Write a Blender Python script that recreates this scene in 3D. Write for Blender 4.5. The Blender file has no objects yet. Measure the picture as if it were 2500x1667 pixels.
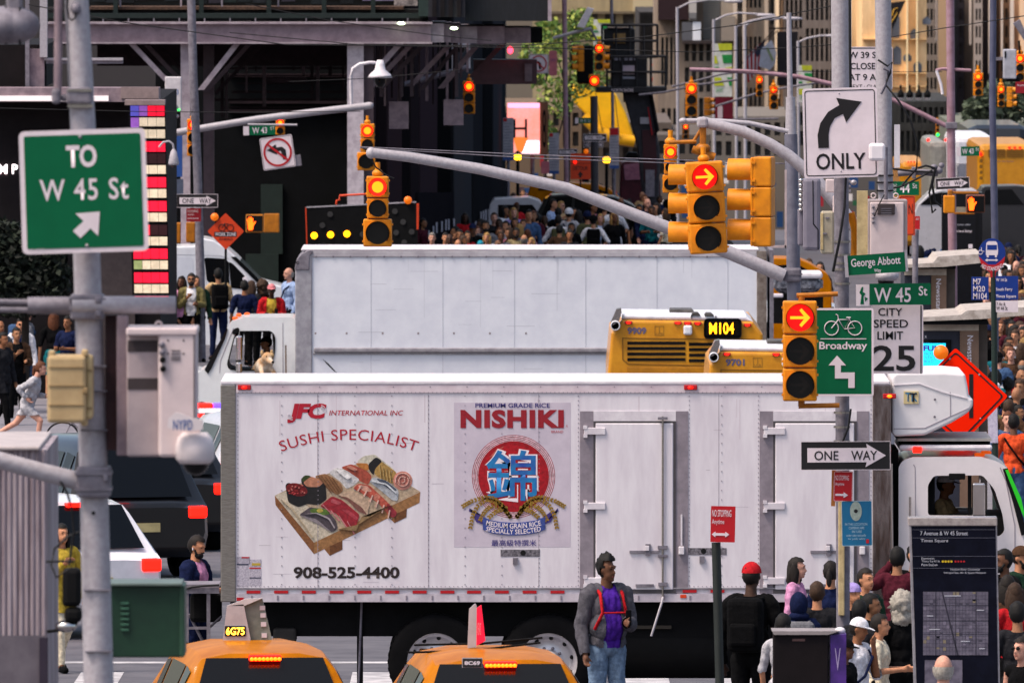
import bpy, bmesh, math, random
from mathutils import Vector, Matrix, noise as mnoise
random.seed(7)
C = bpy.context.scene
COL = C.collection
R = math.radians

# ---------------- camera, world, sun, exposure ----------------
F, CX, CY = 37000.0, 1250.0, 833.5          # focal length and centre in photo pixels
TH = math.atan(1213.5 / F)                   # the lens looks slightly down
CAMZ = 9.5
cam_d = bpy.data.cameras.new("camera"); cam = bpy.data.objects.new("camera", cam_d); COL.objects.link(cam)
cam.location = (0, 0, CAMZ); cam.rotation_euler = (math.pi / 2 - TH, 0, 0)
cam_d.sensor_width = 36; cam_d.lens = F / 2500 * 36; cam_d.clip_start = 1; cam_d.clip_end = 5000
cam_d.dof.use_dof = True; cam_d.dof.focus_distance = 172; cam_d.dof.aperture_fstop = 15
C.camera = cam
W = bpy.data.worlds.new("World"); C.world = W; W.use_nodes = True
nt = W.node_tree; bg = nt.nodes["Background"]; sky = nt.nodes.new("ShaderNodeTexSky")
SUN_EL, SUN_AZ = R(60), R(242)               # azimuth clockwise from +Y
sky.sky_type = 'NISHITA'; sky.sun_disc = False; sky.sun_elevation = SUN_EL; sky.sun_rotation = SUN_AZ
sky.air_density = 1.0; sky.dust_density = 4.0; sky.ozone_density = 1.0
wm = nt.nodes.new("ShaderNodeVectorMath"); wm.operation = 'MULTIPLY'; wm.inputs[1].default_value = (1.04, 1.0, .94)   # evening haze warms the sky a little
nt.links.new(sky.outputs[0], wm.inputs[0]); nt.links.new(wm.outputs[0], bg.inputs[0]); bg.inputs[1].default_value = 0.1
sun_d = bpy.data.lights.new("sun", 'SUN'); sun_d.energy = 1.5; sun_d.angle = R(16); sun_d.color = (1, .88, .78)
sun = bpy.data.objects.new("sun", sun_d); COL.objects.link(sun)
sd = Vector((math.sin(SUN_AZ) * math.cos(SUN_EL), math.cos(SUN_AZ) * math.cos(SUN_EL), math.sin(SUN_EL)))
sun.rotation_euler = sd.to_track_quat('Z', 'Y').to_euler()
C.view_settings.view_transform = 'Standard'; C.view_settings.look = 'None'; C.view_settings.gamma = 1
C.view_settings.exposure = 1.27
C.cycles.use_denoising = True
C.cycles.max_bounces = 6

# ---------------- geometry of the place ----------------
def gz(D):                                   # height of the street at distance D
    if D <= 167: return 0.0125 * (167 - D)
    if D <= 256: return -(D - 167) / 89.0
    if D <= 372: return -1.0
    if D <= 560: return -1.0 - 3.6 * (D - 372) / 188
    return -4.6
def S(D): return F / D                       # photo pixels per metre at distance D
def P(px, py, D):
    u, v = (px - CX) / F, -(py - CY) / F
    dy = math.cos(TH) + v * math.sin(TH); dz = -math.sin(TH) + v * math.cos(TH)
    t = D / dy
    return Vector((u * t, D, CAMZ + dz * t))
def Dfor(py, h, lo=70, hi=900):              # distance at which a thing h tall standing on the street has its top at py
    for _ in range(50):
        m = (lo + hi) / 2
        if P(CX, py, m).z - gz(m) > h: lo = m
        else: hi = m
    return lo
def py_ground(D): return CY + F * math.tan(math.atan((CAMZ - gz(D)) / D) - TH)

# ---------------- materials ----------------
def lin(c):
    if isinstance(c, str):
        c = c.lstrip('#'); c = [int(c[i:i + 2], 16) / 255 for i in (0, 2, 4)]
    return tuple((x / 12.92 if x <= .04045 else ((x + .055) / 1.055) ** 2.4) for x in c)
MATS = {}
def mat(key, col, rough=.55, metal=0., var=.12, scale=6., stretch=(1, 1, 1), emit=0., col2=None, spec=.3, trans=0., bump=0., coat=0., ecol=None):
    if key in MATS: return MATS[key]
    m = bpy.data.materials.new(key); m.use_nodes = True; n = m.node_tree.nodes; l = m.node_tree.links
    b = n["Principled BSDF"]; c = lin(col); c2 = lin(col2) if col2 else tuple(x * (1 - var * 2) for x in c)
    b.inputs["Roughness"].default_value = rough; b.inputs["Metallic"].default_value = metal
    b.inputs["Specular IOR Level"].default_value = spec; b.inputs["Coat Weight"].default_value = coat
    b.inputs["Coat Roughness"].default_value = .08
    if trans: b.inputs["Transmission Weight"].default_value = trans
    if emit:
        b.inputs["Emission Color"].default_value = (*(lin(ecol) if ecol else c), 1); b.inputs["Emission Strength"].default_value = emit
    if var or col2:
        tc = n.new("ShaderNodeTexCoord"); mp = n.new("ShaderNodeMapping"); nz = n.new("ShaderNodeTexNoise"); rp = n.new("ShaderNodeValToRGB")
        mp.inputs["Scale"].default_value = stretch; nz.inputs["Scale"].default_value = scale; nz.inputs["Detail"].default_value = 6; nz.inputs["Roughness"].default_value = .65
        rp.color_ramp.elements[0].position = .38; rp.color_ramp.elements[1].position = .62
        rp.color_ramp.elements[0].color = (*c2, 1); rp.color_ramp.elements[1].color = (*c, 1)
        l.new(tc.outputs["Object"], mp.inputs[0]); l.new(mp.outputs[0], nz.inputs[0]); l.new(nz.outputs[0], rp.inputs[0]); l.new(rp.outputs[0], b.inputs["Base Color"])
        if bump:
            bp = n.new("ShaderNodeBump"); bp.inputs["Strength"].default_value = bump; bp.inputs["Distance"].default_value = .02
            l.new(nz.outputs[0], bp.inputs["Height"]); l.new(bp.outputs[0], b.inputs["Normal"])
    else: b.inputs["Base Color"].default_value = (*c, 1)
    MATS[key] = m; return m
CN = {}                                       # plain colour names for cloth and paint
for s_ in """black 0b0b0d;mid grey 55535a;light denim 7288a2;charcoal 222226;grey 6e6e74;light grey b2b0b6;white dedce2;navy 151d3c;blue 30508f;light blue 9db2d8;denim 3f587c;teal 14606a;green 3d6a44;dark green 20382a;olive 54543a;khaki 9a8a66;tan b89a72;brown 4a3426;dark brown 2a1d18;red b31f26;maroon 4a1a26;pink c58ab0;rose d07f86;orange d8502a;yellow d9a428;purple 4a2490;lilac 9d8cc8;cream d8cbb2;blond b8915a;auburn 6a3a22;turquoise 2a90a8;mustard b59a3a;striped grey 98989f;plaid olive 7a7048""".split(';'):
    a_ = s_.rsplit(' ', 1); CN[a_[0]] = a_[1]
def cloth(c):
    return mat('cloth ' + c, CN[c], rough=.95, var=.18, scale=20, spec=.08, bump=.7)
def paint(c, **k): return mat('paint ' + c, CN.get(c, c), rough=.3, var=.05, coat=.6, **k)

# ---------------- mesh builder ----------------
class MB:
    def __init__(s, t=None): s.v = []; s.f = []; s.t = t; s.fm = []; s.cur = 0; s.sm = []; s.M = None
    def add(s, vs, fs, smooth=False):
        o = len(s.v)
        s.v += [tuple(s.M @ Vector(v)) if s.M else tuple(v) for v in vs]
        for f in fs: s.f.append([i + o for i in f]); s.fm.append(s.cur); s.sm.append(smooth)
        return s
    def box(s, x0, x1, y0, y1, z0, z1):
        if x0 > x1: x0, x1 = x1, x0
        if y0 > y1: y0, y1 = y1, y0
        if z0 > z1: z0, z1 = z1, z0
        return s.add([(x0, y0, z0), (x1, y0, z0), (x1, y1, z0), (x0, y1, z0), (x0, y0, z1), (x1, y0, z1), (x1, y1, z1), (x0, y1, z1)],
                     [(0, 3, 2, 1), (4, 5, 6, 7), (0, 1, 5, 4), (1, 2, 6, 5), (2, 3, 7, 6), (3, 0, 4, 7)])
    def rbox(s, x0, x1, y0, y1, z0, z1, r=.02, seg=2):
        bm = bmesh.new(); bmesh.ops.create_cube(bm, size=1)
        for v in bm.verts: v.co = Vector(((x0 + x1) / 2 + v.co.x * (x1 - x0), (y0 + y1) / 2 + v.co.y * (y1 - y0), (z0 + z1) / 2 + v.co.z * (z1 - z0)))
        bmesh.ops.bevel(bm, geom=bm.edges[:], offset=r, segments=seg, profile=.5, affect='EDGES')
        return s.bm(bm)
    def bm(s, bm, smooth=False):
        bm.verts.ensure_lookup_table(); bm.verts.index_update()
        s.add([v.co.copy() for v in bm.verts], [[v.index for v in f.verts] for f in bm.faces], smooth); bm.free(); return s
    def prism(s, pts, y0, y1, bevel=0, seg=3, taper=0):      # pts (x,z) outline extruded along y
        bm = bmesh.new(); vs = [bm.verts.new((x, y0, z)) for x, z in pts]; f = bm.faces.new(vs)
        r = bmesh.ops.extrude_face_region(bm, geom=[f]); nv = [g for g in r['geom'] if isinstance(g, bmesh.types.BMVert)]
        for v in nv: v.co.y = y1
        bmesh.ops.recalc_face_normals(bm, faces=bm.faces[:])
        if bevel:
            es = [e for e in bm.edges if abs(e.verts[0].co.y - e.verts[1].co.y) < 1e-6]
            bmesh.ops.bevel(bm, geom=es, offset=bevel, segments=seg, profile=.5, affect='EDGES', clamp_overlap=True)
        bmesh.ops.triangulate(bm, faces=[f for f in bm.faces if len(f.verts) > 4])
        return s.bm(bm)
    def tube(s, pts, r, n=10, r1=None, cap=True):
        pts = [Vector(p) for p in pts]; k = len(pts); vs = []; fs = []; up = Vector((0, 0, 1))
        for i, p in enumerate(pts):
            d = (pts[min(i + 1, k - 1)] - pts[max(i - 1, 0)]).normalized()
            a = d.cross(up)
            if a.length < .05: a = d.cross(Vector((0, 1, 0)))
            a.normalize(); b = a.cross(d); rr = r if r1 is None else r + (r1 - r) * i / (k - 1)
            for j in range(n):
                w = 2 * math.pi * j / n; vs.append(p + a * math.cos(w) * rr + b * math.sin(w) * rr)
        for i in range(k - 1):
            for j in range(n): fs.append((i * n + j, i * n + (j + 1) % n, (i + 1) * n + (j + 1) % n, (i + 1) * n + j))
        s.add(vs, fs, True)
        if cap: s.add(vs[:n], [list(range(n))]); s.add(vs[-n:], [list(range(n))[::-1]])
        return s
    def ell(s, c, r, seg=14, rings=8, zmin=-1.0, rot=None):
        vs = []; fs = []; t0 = math.asin(max(-1, min(1, zmin)))
        for i in range(rings + 1):
            t = t0 + (math.pi / 2 - t0) * i / rings
            for j in range(seg):
                a = 2 * math.pi * j / seg; q = Vector((math.cos(t) * math.cos(a) * r[0], math.cos(t) * math.sin(a) * r[1], math.sin(t) * r[2]))
                if rot: q = rot @ q
                vs.append(q + Vector(c))
        for i in range(rings):
            for j in range(seg): fs.append((i * seg + j, i * seg + (j + 1) % seg, (i + 1) * seg + (j + 1) % seg, (i + 1) * seg + j))
        return s.add(vs, fs, True)
    def lathe(s, prof, c=(0, 0, 0), axis='z', n=24, a0=0, a1=2 * math.pi):   # prof (r, h)
        vs = []; fs = []; full = abs(a1 - a0) > 6.28; m = n if full else n + 1
        for r, h in prof:
            for j in range(m):
                a = a0 + (a1 - a0) * j / n; x, y = r * math.cos(a), r * math.sin(a)
                q = {'z': (x, y, h), 'y': (x, h, y), 'x': (h, x, y)}[axis]; vs.append((q[0] + c[0], q[1] + c[1], q[2] + c[2]))
        for i in range(len(prof) - 1):
            for j in range(n): fs.append((i * m + j, i * m + (j + 1) % m, (i + 1) * m + (j + 1) % m, (i + 1) * m + j))
        return s.add(vs, fs, True)
    def disc(s, c, r, n=20, y=0, rz=None):   # disc facing the camera
        rz = rz or r
        return s.add([(c[0] + r * math.cos(2 * math.pi * i / n), y, c[-1] + rz * math.sin(2 * math.pi * i / n)) for i in range(n)], [list(range(n))])
    # helpers in photo pixels, measured at the thing's own distance
    def bx(s, x0, y0, x1, y1, d0=0, d1=.05, r=0):
        a = s.t.L(min(x0, x1), max(y0, y1)); b = s.t.L(max(x0, x1), min(y0, y1))
        return s.rbox(a[0], b[0], d0, d1, a[2], b[2], r) if r else s.box(a[0], b[0], d0, d1, a[2], b[2])
    def pg(s, pts, d0=0, d1=.05, bevel=0, seg=3):
        return s.prism([(s.t.L(*p)[0], s.t.L(*p)[2]) for p in pts], d0, d1, bevel, seg)
    def tb(s, pts, rpx, n=8, r1=None):
        q = s.t.s; return s.tube([s.t.L(p[0], p[1], p[2] if len(p) > 2 else 0) for p in pts], rpx / q, n, None if r1 is None else r1 / q)
    def build(s, name, m, parent=None, bevel=0, fix=True):
        me = bpy.data.meshes.new(name); me.from_pydata(s.v, [], s.f)
        ms = m if isinstance(m, (list, tuple)) else [m]
        for x in ms: me.materials.append(x)
        me.polygons.foreach_set('material_index', s.fm); me.polygons.foreach_set('use_smooth', s.sm)
        if fix:
            b = bmesh.new(); b.from_mesh(me); bmesh.ops.recalc_face_normals(b, faces=b.faces[:]); b.to_mesh(me); b.free()
        me.update()
        o = bpy.data.objects.new(name, me); COL.objects.link(o)
        if parent: o.parent = parent.o if isinstance(parent, Thing) else parent
        return o
def smooth_all(o, ang=40):
    for p in o.data.polygons: p.use_smooth = True
    try: o.data.set_sharp_from_angle(angle=R(ang))
    except Exception: pass
    return o

class Thing:
    def __init__(s, name, label, cat, px, py, D, group=None, roll=0, yaw=0):
        s.o = bpy.data.objects.new(name, None); COL.objects.link(s.o); s.o.empty_display_size = .2
        s.o.location = P(px, py, D); s.o.rotation_euler = (0, R(roll), R(yaw))
        s.o['label'] = label; s.o['category'] = cat
        if group: s.o['group'] = group
        s.px, s.py, s.D, s.s = px, py, D, S(D)
    def L(s, px, py, d=0): return ((px - s.px) / s.s, d, (s.py - py) / s.s)
    def mb(s): return MB(s)
    def part(s, name, fn, m, parent=None, smooth=None):
        b = MB(s); fn(b); o = b.build(name, m, parent or s.o)
        if smooth: smooth_all(o, smooth)
        return o
    def bx(s, name, m, x0, y0, x1, y1, d0=0, d1=.05, r=0, parent=None):
        return s.part(name, lambda b: b.bx(x0, y0, x1, y1, d0, d1, r), m, parent)
    def pg(s, name, m, pts, d0=0, d1=.05, bevel=0, parent=None):
        return s.part(name, lambda b: b.pg(pts, d0, d1, bevel), m, parent)
    def tb(s, name, m, pts, r, n=8, r1=None, parent=None):
        return s.part(name, lambda b: b.tb(pts, r, n, r1), m, parent)
    def text(s, body, x0, y0, x1, y1, m, d=-.003, name='lettering', parent=None, **k):
        a = s.L(x0, y1); b = s.L(x1, y0)
        return text(body, a[0], b[0], a[2], b[2], m, parent or s.o, d, name, **k)
def tag(o, label, cat, group=None, kind=None):
    if label: o['label'] = label; o['category'] = cat
    if group: o['group'] = group
    if kind: o['kind'] = kind
    return o
def struct(o): o['kind'] = 'structure'; return o
def text(body, x0, x1, z0, z1, m, parent, y=-.003, name='lettering', bold=0., shear=0., spacing=1., arc=0., vert=False, thick=.002):
    cu = bpy.data.curves.new('t', 'FONT'); cu.body = body; cu.size = 1; cu.offset = bold if bold > .03 else bold * .55; cu.shear = shear; cu.space_character = spacing
    cu.align_x = 'CENTER'; cu.resolution_u = 3
    ob = bpy.data.objects.new('t', cu); COL.objects.link(ob)
    dg = bpy.context.evaluated_depsgraph_get(); dg.update()
    me = bpy.data.meshes.new_from_object(ob.evaluated_get(dg)); bpy.data.objects.remove(ob); bpy.data.curves.remove(cu)
    if not len(me.vertices): return None
    xs = [v.co.x for v in me.vertices]; ys = [v.co.y for v in me.vertices]; ax, bx_, ay, by = min(xs), max(xs), min(ys), max(ys)
    for v in me.vertices:
        u = (v.co.x - ax) / (bx_ - ax); w = (v.co.y - ay) / (by - ay)
        if vert:                              # reads from top to bottom
            v.co = Vector((x0 + (x1 - x0) * w, y, z1 - (z1 - z0) * u))
        elif arc:                             # bent over a circle; arc = sagitta / width
            wd = x1 - x0; hh = (z1 - z0) - abs(arc) * wd; rr = wd * (1 + 4 * arc * arc) / (8 * abs(arc)); an = math.asin(min(1, wd / 2 / rr)) * (2 * u - 1)
            sg = 1 if arc > 0 else -1
            r2 = rr + (w * hh if sg > 0 else -w * hh)
            v.co = Vector(((x0 + x1) / 2 + r2 * math.sin(an), y, (z1 - hh - rr + r2 * math.cos(an)) if sg > 0 else (z0 + rr - r2 * math.cos(an))))
        else: v.co = Vector((x0 + (x1 - x0) * u, y, z0 + (z1 - z0) * w))
    me.materials.clear(); me.materials.append(m)
    o = bpy.data.objects.new(name, me); me.name = name; COL.objects.link(o); o.parent = parent
    return o
def glow(key, col, e): return mat(key, col, emit=e, var=0, rough=.4)

M_white = mat('white sheet metal', 'd9d3d9', .5, var=.05, scale=3, stretch=(1, 1, 3), col2='cfc6cd')
M_whited = mat('white painted aluminium', 'd6d0d4', .42, col2='c3bbc2', scale=5)
M_bluew = mat('cool white panel', 'd2d4dc', .5, col2='c8cad4', scale=2.5)
M_galv = mat('galvanised steel', 'a8a3a9', .6, .1, col2='999399', scale=26)
M_galvd = mat('weathered grey steel', '7c7780', .6, .1, col2='625d66', scale=10)
M_pinkst = mat('primer pink steel', '8e7c82', .65, col2='72626a', scale=5)
M_steel = mat('brushed stainless', 'a8a29c', .28, .9, col2='8f8984', scale=14, stretch=(1, 1, 8))
M_rim = mat('bright rim', 'c9c4c8', .35, .5, var=.05)
M_chrome = mat('chrome', 'cfcac6', .12, 1., var=.02)
M_alu = mat('aluminium trim', 'a39ea3', .45, .5, col2='8a858b', scale=9)
M_yel = mat('signal yellow', 'd8860a', .45, col2='c17408', scale=5)
M_yeld = mat('dark signal bronze', 'b06a10', .5, col2='8f5510', scale=7)
M_black = mat('matt black', '0c0c0e', .8, var=.2, spec=.15)
M_rubber = mat('tyre rubber', '08080a', .95, col2='0d0d0f', scale=4, spec=.08)
M_dark = mat('dark void', '0b0b0d', .9, var=0)
M_glass = mat('dark glass', '07090c', .14, var=0, spec=.25)
M_lensoff = mat('unlit lens', '0d0b09', .3, var=.1)
M_redlit = glow('red lamp', 'ff1408', 1.6)
M_redcore = glow('red lamp core', 'ff5206', 3.2)
M_green = mat('sign green', '005a38', .5, var=.04, spec=.15)
M_sw = mat('sign white', 'd9cbd0', .5, var=.04)
M_sb = mat('sign black', '1a1719', .5, var=.05)
M_sr = mat('sign red', 'b0141e', .5, var=.05)
M_so = mat('sign orange', 'd0401a', .5, var=.06)
M_cable = mat('black cable', '121114', .6, var=0)
M_text_red = mat('red lettering', 'a8172c', .5, var=.05)
M_asph = mat('asphalt', '5a585e', .9, col2='4a484f', scale=1.3, bump=.1)
# ================= ground =================
ys = [-30, 60, 100, 140, 167, 190, 215, 240, 256, 300, 372, 420, 500, 560, 700, 1000, 3000]; xs = [-600, -60, -20, -6, 0, 6, 20, 60, 600]
b = MB(); 
for y in ys:
    for x in xs: b.v.append((x, y, gz(y)))
for i in range(len(ys) - 1):
    for j in range(len(xs) - 1):
        k = i * len(xs) + j; b.f.append([k, k + 1, k + 1 + len(xs), k + len(xs)]); b.fm.append(0); b.sm.append(False)
struct(b.build('ground', M_asph))
def strip(name, m, pts, dz=.004):            # flat sheet over the ground, points (x, y)
    b = MB(); ytop = [(x, y, gz(y) + dz) for x, y in pts]; b.add(ytop, [list(range(len(pts)))]); return struct(b.build(name, m))
M_mark = mat('road paint', 'b9b6b8', .7, col2='8d8a8d', scale=3)
for i in range(16):
    x = -9.2 + i * 1.05; strip('crosswalk_bar', M_mark, [(x, 172.2), (x + .5, 172.2), (x + .5, 175.6), (x, 175.6)])
for i in range(10):
    x = -6.5 + i * 1.3; strip('crosswalk_bar', M_mark, [(x, 158), (x + .5, 158), (x + .5, 161), (x, 161)])
strip('stop_line', M_mark, [(-9, 178), (4, 178), (4, 178.5), (-9, 178.5)])
M_walk = mat('pavement flags', '77747a', .85, col2='68656c', scale=2)
def slab(name, x0, x1, y0, y1, h=.15):
    b = MB(); b.add([(x0, y0, gz(y0)), (x1, y0, gz(y0)), (x1, y1, gz(y1)), (x0, y1, gz(y1)), (x0, y0, gz(y0) + h), (x1, y0, gz(y0) + h), (x1, y1, gz(y1) + h), (x0, y1, gz(y1) + h)],
                    [(4, 5, 6, 7), (0, 1, 5, 4), (1, 2, 6, 5), (2, 3, 7, 6), (3, 0, 4, 7)]); return struct(b.build(name, M_walk))
slab('pavement', -60, -6.4, 258, 303); slab('pavement', 5.2, 60, 200, 262)
slab('pavement', 3.4, 40, 120, 163, .12)
# ================= box trucks =================
from mathutils.geometry import tessellate_polygon
def q(pts, bx, by, sc): return [(bx + x / sc, by + y / sc) for x, y in pts]
def holed(b, outer, holes, y0, y1):          # (x,z) outlines in metres: a panel with openings and its edge walls
    loops = [outer] + holes
    tris = tessellate_polygon([[Vector((x, z, 0)) for x, z in lp] for lp in loops])
    flat = [p for lp in loops for p in lp]
    for y in (y0, y1): b.add([(x, y, z) for x, z in flat], [tuple(t) for t in tris])
    for lp in loops:
        n = len(lp); b.add([(x, y0, z) for x, z in lp] + [(x, y1, z) for x, z in lp], [(i, (i + 1) % n, n + (i + 1) % n, n + i) for i in range(n)])
def oval(cx, cy, rx, ry, n=20, rot=0): return [(cx + rx * math.cos(2 * math.pi * i / n) * math.cos(rot) - ry * math.sin(2 * math.pi * i / n) * math.sin(rot), cy + rx * math.cos(2 * math.pi * i / n) * math.sin(rot) + ry * math.sin(2 * math.pi * i / n) * math.cos(rot)) for i in range(n)]
def rnd(pts, r, k=4):                         # round the corners of an outline
    out = []; n = len(pts)
    for i in range(n):
        p, a, c = Vector(pts[i]), Vector(pts[i - 1]), Vector(pts[(i + 1) % n])
        d1, d2 = (a - p), (c - p); rr = min(r, d1.length * .45, d2.length * .45)
        s0, s1 = p + d1.normalized() * rr, p + d2.normalized() * rr
        for j in range(k + 1):
            u = j / k; out.append(tuple((s0 * (1 - u) ** 2) + p * (2 * u * (1 - u)) + s1 * u * u))
    return out
def wheel(t, cx, cy, rpx, d, parent=None, style='truck', name='wheel', side=-1):
    x, _, z = t.L(cx, cy); r = rpx / t.s; w = r * .5
    b = MB(t); b.lathe([(r * .6, 0), (r * .9, 0), (r * .97, .03), (r, .08), (r, w - .05), (r * .95, w), (r * .6, w)], (x, d, z), 'y', 40)
    for i in range(40):                       # shoulder lugs
        a = i * math.pi / 20; b.M = Matrix.Translation((x, d, z)) @ Matrix.Rotation(-a, 4, 'Y'); b.box(r * .985, r * 1.006, .035, w - .05, -r * .03, r * .03)
    b.M = None
    o = b.build(name, M_rubber, parent or t.o)
    b = MB(t); b.lathe([(r * .60, -.004), (r * .61, .02), (r * .56, .035), (r * .5, .10), (r * .42, .13), (r * .30, .10), (r * .24, .10), (r * .22, .0), (r * .18, -.02), (0, -.025)], (x, d, z), 'y', 40)
    rim = b.build('rim', M_rim if style == 'truck' else M_galvd, o)
    b = MB(t)
    for i in range(10):
        a = 2 * math.pi * i / 10 + .2; b.ell((x + r * .5 * math.cos(a), d + .088, z + r * .5 * math.sin(a)), (r * .05, .02, r * .05), 8, 4)
    b.build('rim_holes', M_dark, o)
    b = MB(t)
    for i in range(10):
        a = 2 * math.pi * i / 10; b.ell((x + r * .29 * math.cos(a), d + .09, z + r * .29 * math.sin(a)), (r * .035, .03, r * .035), 8, 4)
    b.build('wheel_nuts', M_galvd, o)
    return o

t1 = Thing('box_truck', 'white refrigerated box truck with sushi and rice artwork on its side, nearest of the trucks', 'truck', 1350, 1735, 167)
q7 = lambda pts: q(pts, 1880, 1100, 2.766)
q8 = lambda pts: q(pts, 1880, 580, 2.903)
qS = lambda pts: q(pts, 660, 960, 3.7325)
qN = lambda pts: q(pts, 1090, 960, 4.125)
M_box = mat('truck side', 'd7d1d6', .48, col2='cac2c9', scale=2.2, stretch=(2.5, 1, .5))
b = MB(t1); b.bx(541, 932, 2170, 1466, 0, 2.45); body = b.build('cargo_box', M_box, t1.o)
t1.bx('roof_cap', M_whited, 538, 928, 2173, 937, -.02, 2.47, .01)
t1.bx('top_rail', mat('pinkish rail', 'd0c3c8', .5, col2='bdaab2', scale=3), 576, 937, 2130, 957, -.012, .02)
t1.bx('corner_post', M_steel, 538, 937, 575, 1468, -.02, .3, .012)
M_hol = mat('patterned chrome', '9a8f90', .22, .9, col2='6a5a56', scale=5, stretch=(3, 1, .6))
t1.bx('corner_post', M_hol, 2131, 937, 2176, 1468, -.02, .3, .012)
t1.bx('bottom_rail', mat('lower rail', 'c5bcc3', .5, col2='a89fa8', scale=4), 576, 1448, 2130, 1468, -.014, .02)
t1.bx('rail_lip', M_alu, 576, 1433, 2130, 1436, -.022, .01)
M_seam = mat('panel seam', '8d848e', .7, var=0)
for x in (775, 1045, 1315, 1755): t1.bx('panel_seam', M_seam, x - .5, 960, x + .5, 1432, -.002, .0)
b = MB(t1)                                    # rivet lines
xs = [580, 687, 776, 866, 956, 1046, 1135, 1225, 1316, 1412, 1683, 1762, 1852, 2127]
for x in xs:
    dense = x in (580, 776, 1046, 1316, 1412, 1683, 1852, 2127)
    y = 965
    while y < 1428:
        if not (1450 < x < 1650): b.bx(x - 1.1, y - 1.1, x + 1.1, y + 1.1, -.006, 0)
        y += 11 if dense else 23
for k in range(150): b.bx(582 + k * 10.3 - 1, 955, 582 + k * 10.3 + 1, 957.4, -.016, 0); b.bx(582 + k * 10.3 - 1, 1429, 582 + k * 10.3 + 1, 1431, -.006, 0)
for k in range(18): b.bx(600 + k * 90 - 1.3, 941, 600 + k * 90 + 1.3, 944, -.016, 0)
for k in range(24): b.bx(612 + k * 63, 1452, 616 + k * 63, 1463, -.02, 0)
o = b.build('rivets', mat('rivet', '8f858f', .4, .4, var=0), t1.o); o['kind'] = 'stuff'
# red and white conspicuity dashes
for k in range(8):
    x = 601 + k * 67.7; t1.bx('red_reflector', M_sr, x, 1440, x + 34, 1447, -.018, .0)
for x in (1140, 1208, 1276, 1344): t1.bx('red_reflector', M_sr, x, 1440, x + 34, 1447, -.018, .0)
for x in (1667, 1735): t1.bx('red_reflector', M_sr, x, 1438, x + 34, 1445, -.018, .0)
t1.bx('side_marker', M_so, 1661, 1450, 1676, 1458, -.02, 0); t1.bx('side_marker', M_sr, 577, 1457, 594, 1465, -.02, 0)
for x, y, m in ((596, 944, M_redlit), (1686, 944, M_redlit), (2172, 965, glow('amber lamp', 'ff5a08', 2.2))):
    t1.bx('marker_housing', M_sr, x - 16, y - 6, x + 16, y + 6, -.03, 0, .008)
    t1.part('marker_lamp', lambda b: b.ell(t1.L(x, y, -.03), (.03, .012, .018), 10, 4), m)
# side doors
M_jamb = mat('door jamb', '8f858d', .5, .2, col2='7d747c', scale=6); M_gask = mat('rubber gasket', '4b474b', .8, var=.1)
def side_door(x0, x1, y0, y1, arm):
    t1.bx('door_frame', M_jamb, x0, y0, x0 + 33, y1 + 16, -.01, .0); t1.bx('door_frame', M_jamb, x1, y0, x1 + 30, y1 + 16, -.01, .0)
    t1.bx('door_frame', M_whited, x0 + 33, y0, x1, y0 + 24, -.011, .0)
    d = t1.bx('side_door', M_box, x0 + 38, y0 + 29, x1 - 6, y1, -.03, .0, .012)
    for a in ((x0 + 33, y0 + 24, x0 + 38, y1 + 8), (x1 - 6, y0 + 24, x1, y1 + 8), (x0 + 38, y0 + 24, x1 - 6, y0 + 29), (x0 + 38, y1, x1 - 6, y1 + 8)): t1.bx('gasket', M_gask, *a, -.02, .0)
    for y in (y0 + 49, y0 + 232, y0 + 415):
        h = t1.part('hinge', lambda b: (b.bx(x0 + 10, y - 9, x0 + 62, y + 8, -.05, -.0, .006), b.bx(x0 + 8, y - 14, x0 + 18, y - 6, -.055, 0), b.bx(x0 + 8, y + 7, x0 + 18, y + 15, -.055, 0)), M_whited, d)
    t1.tb('lock_rod', M_steel, [(x1 - 32, y0 + 12, -.05), (x1 - 32, y1 + 25, -.05)], 2.4, 8, parent=d)
    t1.part('latch', lambda b: (b.bx(x1 - 113, y1 - 96, x1 - 40, y1 - 90, -.05, -.03), b.bx(x1 - 74, y1 - 112, x1 - 62, y1 - 84, -.06, -.03), b.bx(x1 - 44, y1 - 108, x1 - 20, y1 - 100, -.065, -.03), b.bx(x1 - 44, y1 - 86, x1 - 20, y1 - 80, -.065, -.03), b.bx(x1 - 43, y1 - 18, x1 - 20, y1 - 10, -.065, -.03), b.bx(x1 - 44, y0 + 14, x1 - 20, y0 + 20, -.065, -.03), b.bx(x1 - 98, y1 - 14, x1 - 54, y1 - 8, -.05, -.03)), M_galvd, d)
    t1.bx('padlock', M_whited, x1 - 75, y1 - 108, x1 - 65, y1 - 96, -.07, -.05, .004, parent=d)
    if arm: t1.tb('lever_arm', M_galv, [(x1 - 32, y1 + 18, -.05), (x1 - 34, y1 + 30, -.1), (x1 - 60, y1 + 112, -.14)], 3, 8, parent=d)
side_door(1416, 1650, 1002, 1438, True)
side_door(1855, 2092, 1002, 1438, False)
for x in (1664, 2106):
    t1.part('hasp', lambda b: (b.bx(x - 2, 1254, x + 2, 1330, -.03, 0), b.bx(x - 7, 1332, x + 7, 1352, -.06, -.01, .01)), M_whited)
for x0, y0 in ((1222, 1340), (1678, 1336)):
    t1.bx('reflective_strip', mat('worn strip', '8b858c', .4, .4, col2='4a464c', scale=30), x0, y0, x0 + 96, y0 + 17, -.004, 0)
    t1.part('drain_plug', lambda b: b.disc((t1.L(x0 + (55 if x0 < 1400 else 40), y0 + 8)[0], 0, t1.L(0, y0 + 8)[2]), .03, 12, -.006), M_dark)
    t1.bx('latch_bracket', M_galvd, x0 + 30, y0 + 20, x0 + 42, y0 + 36, -.03, 0)
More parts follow.
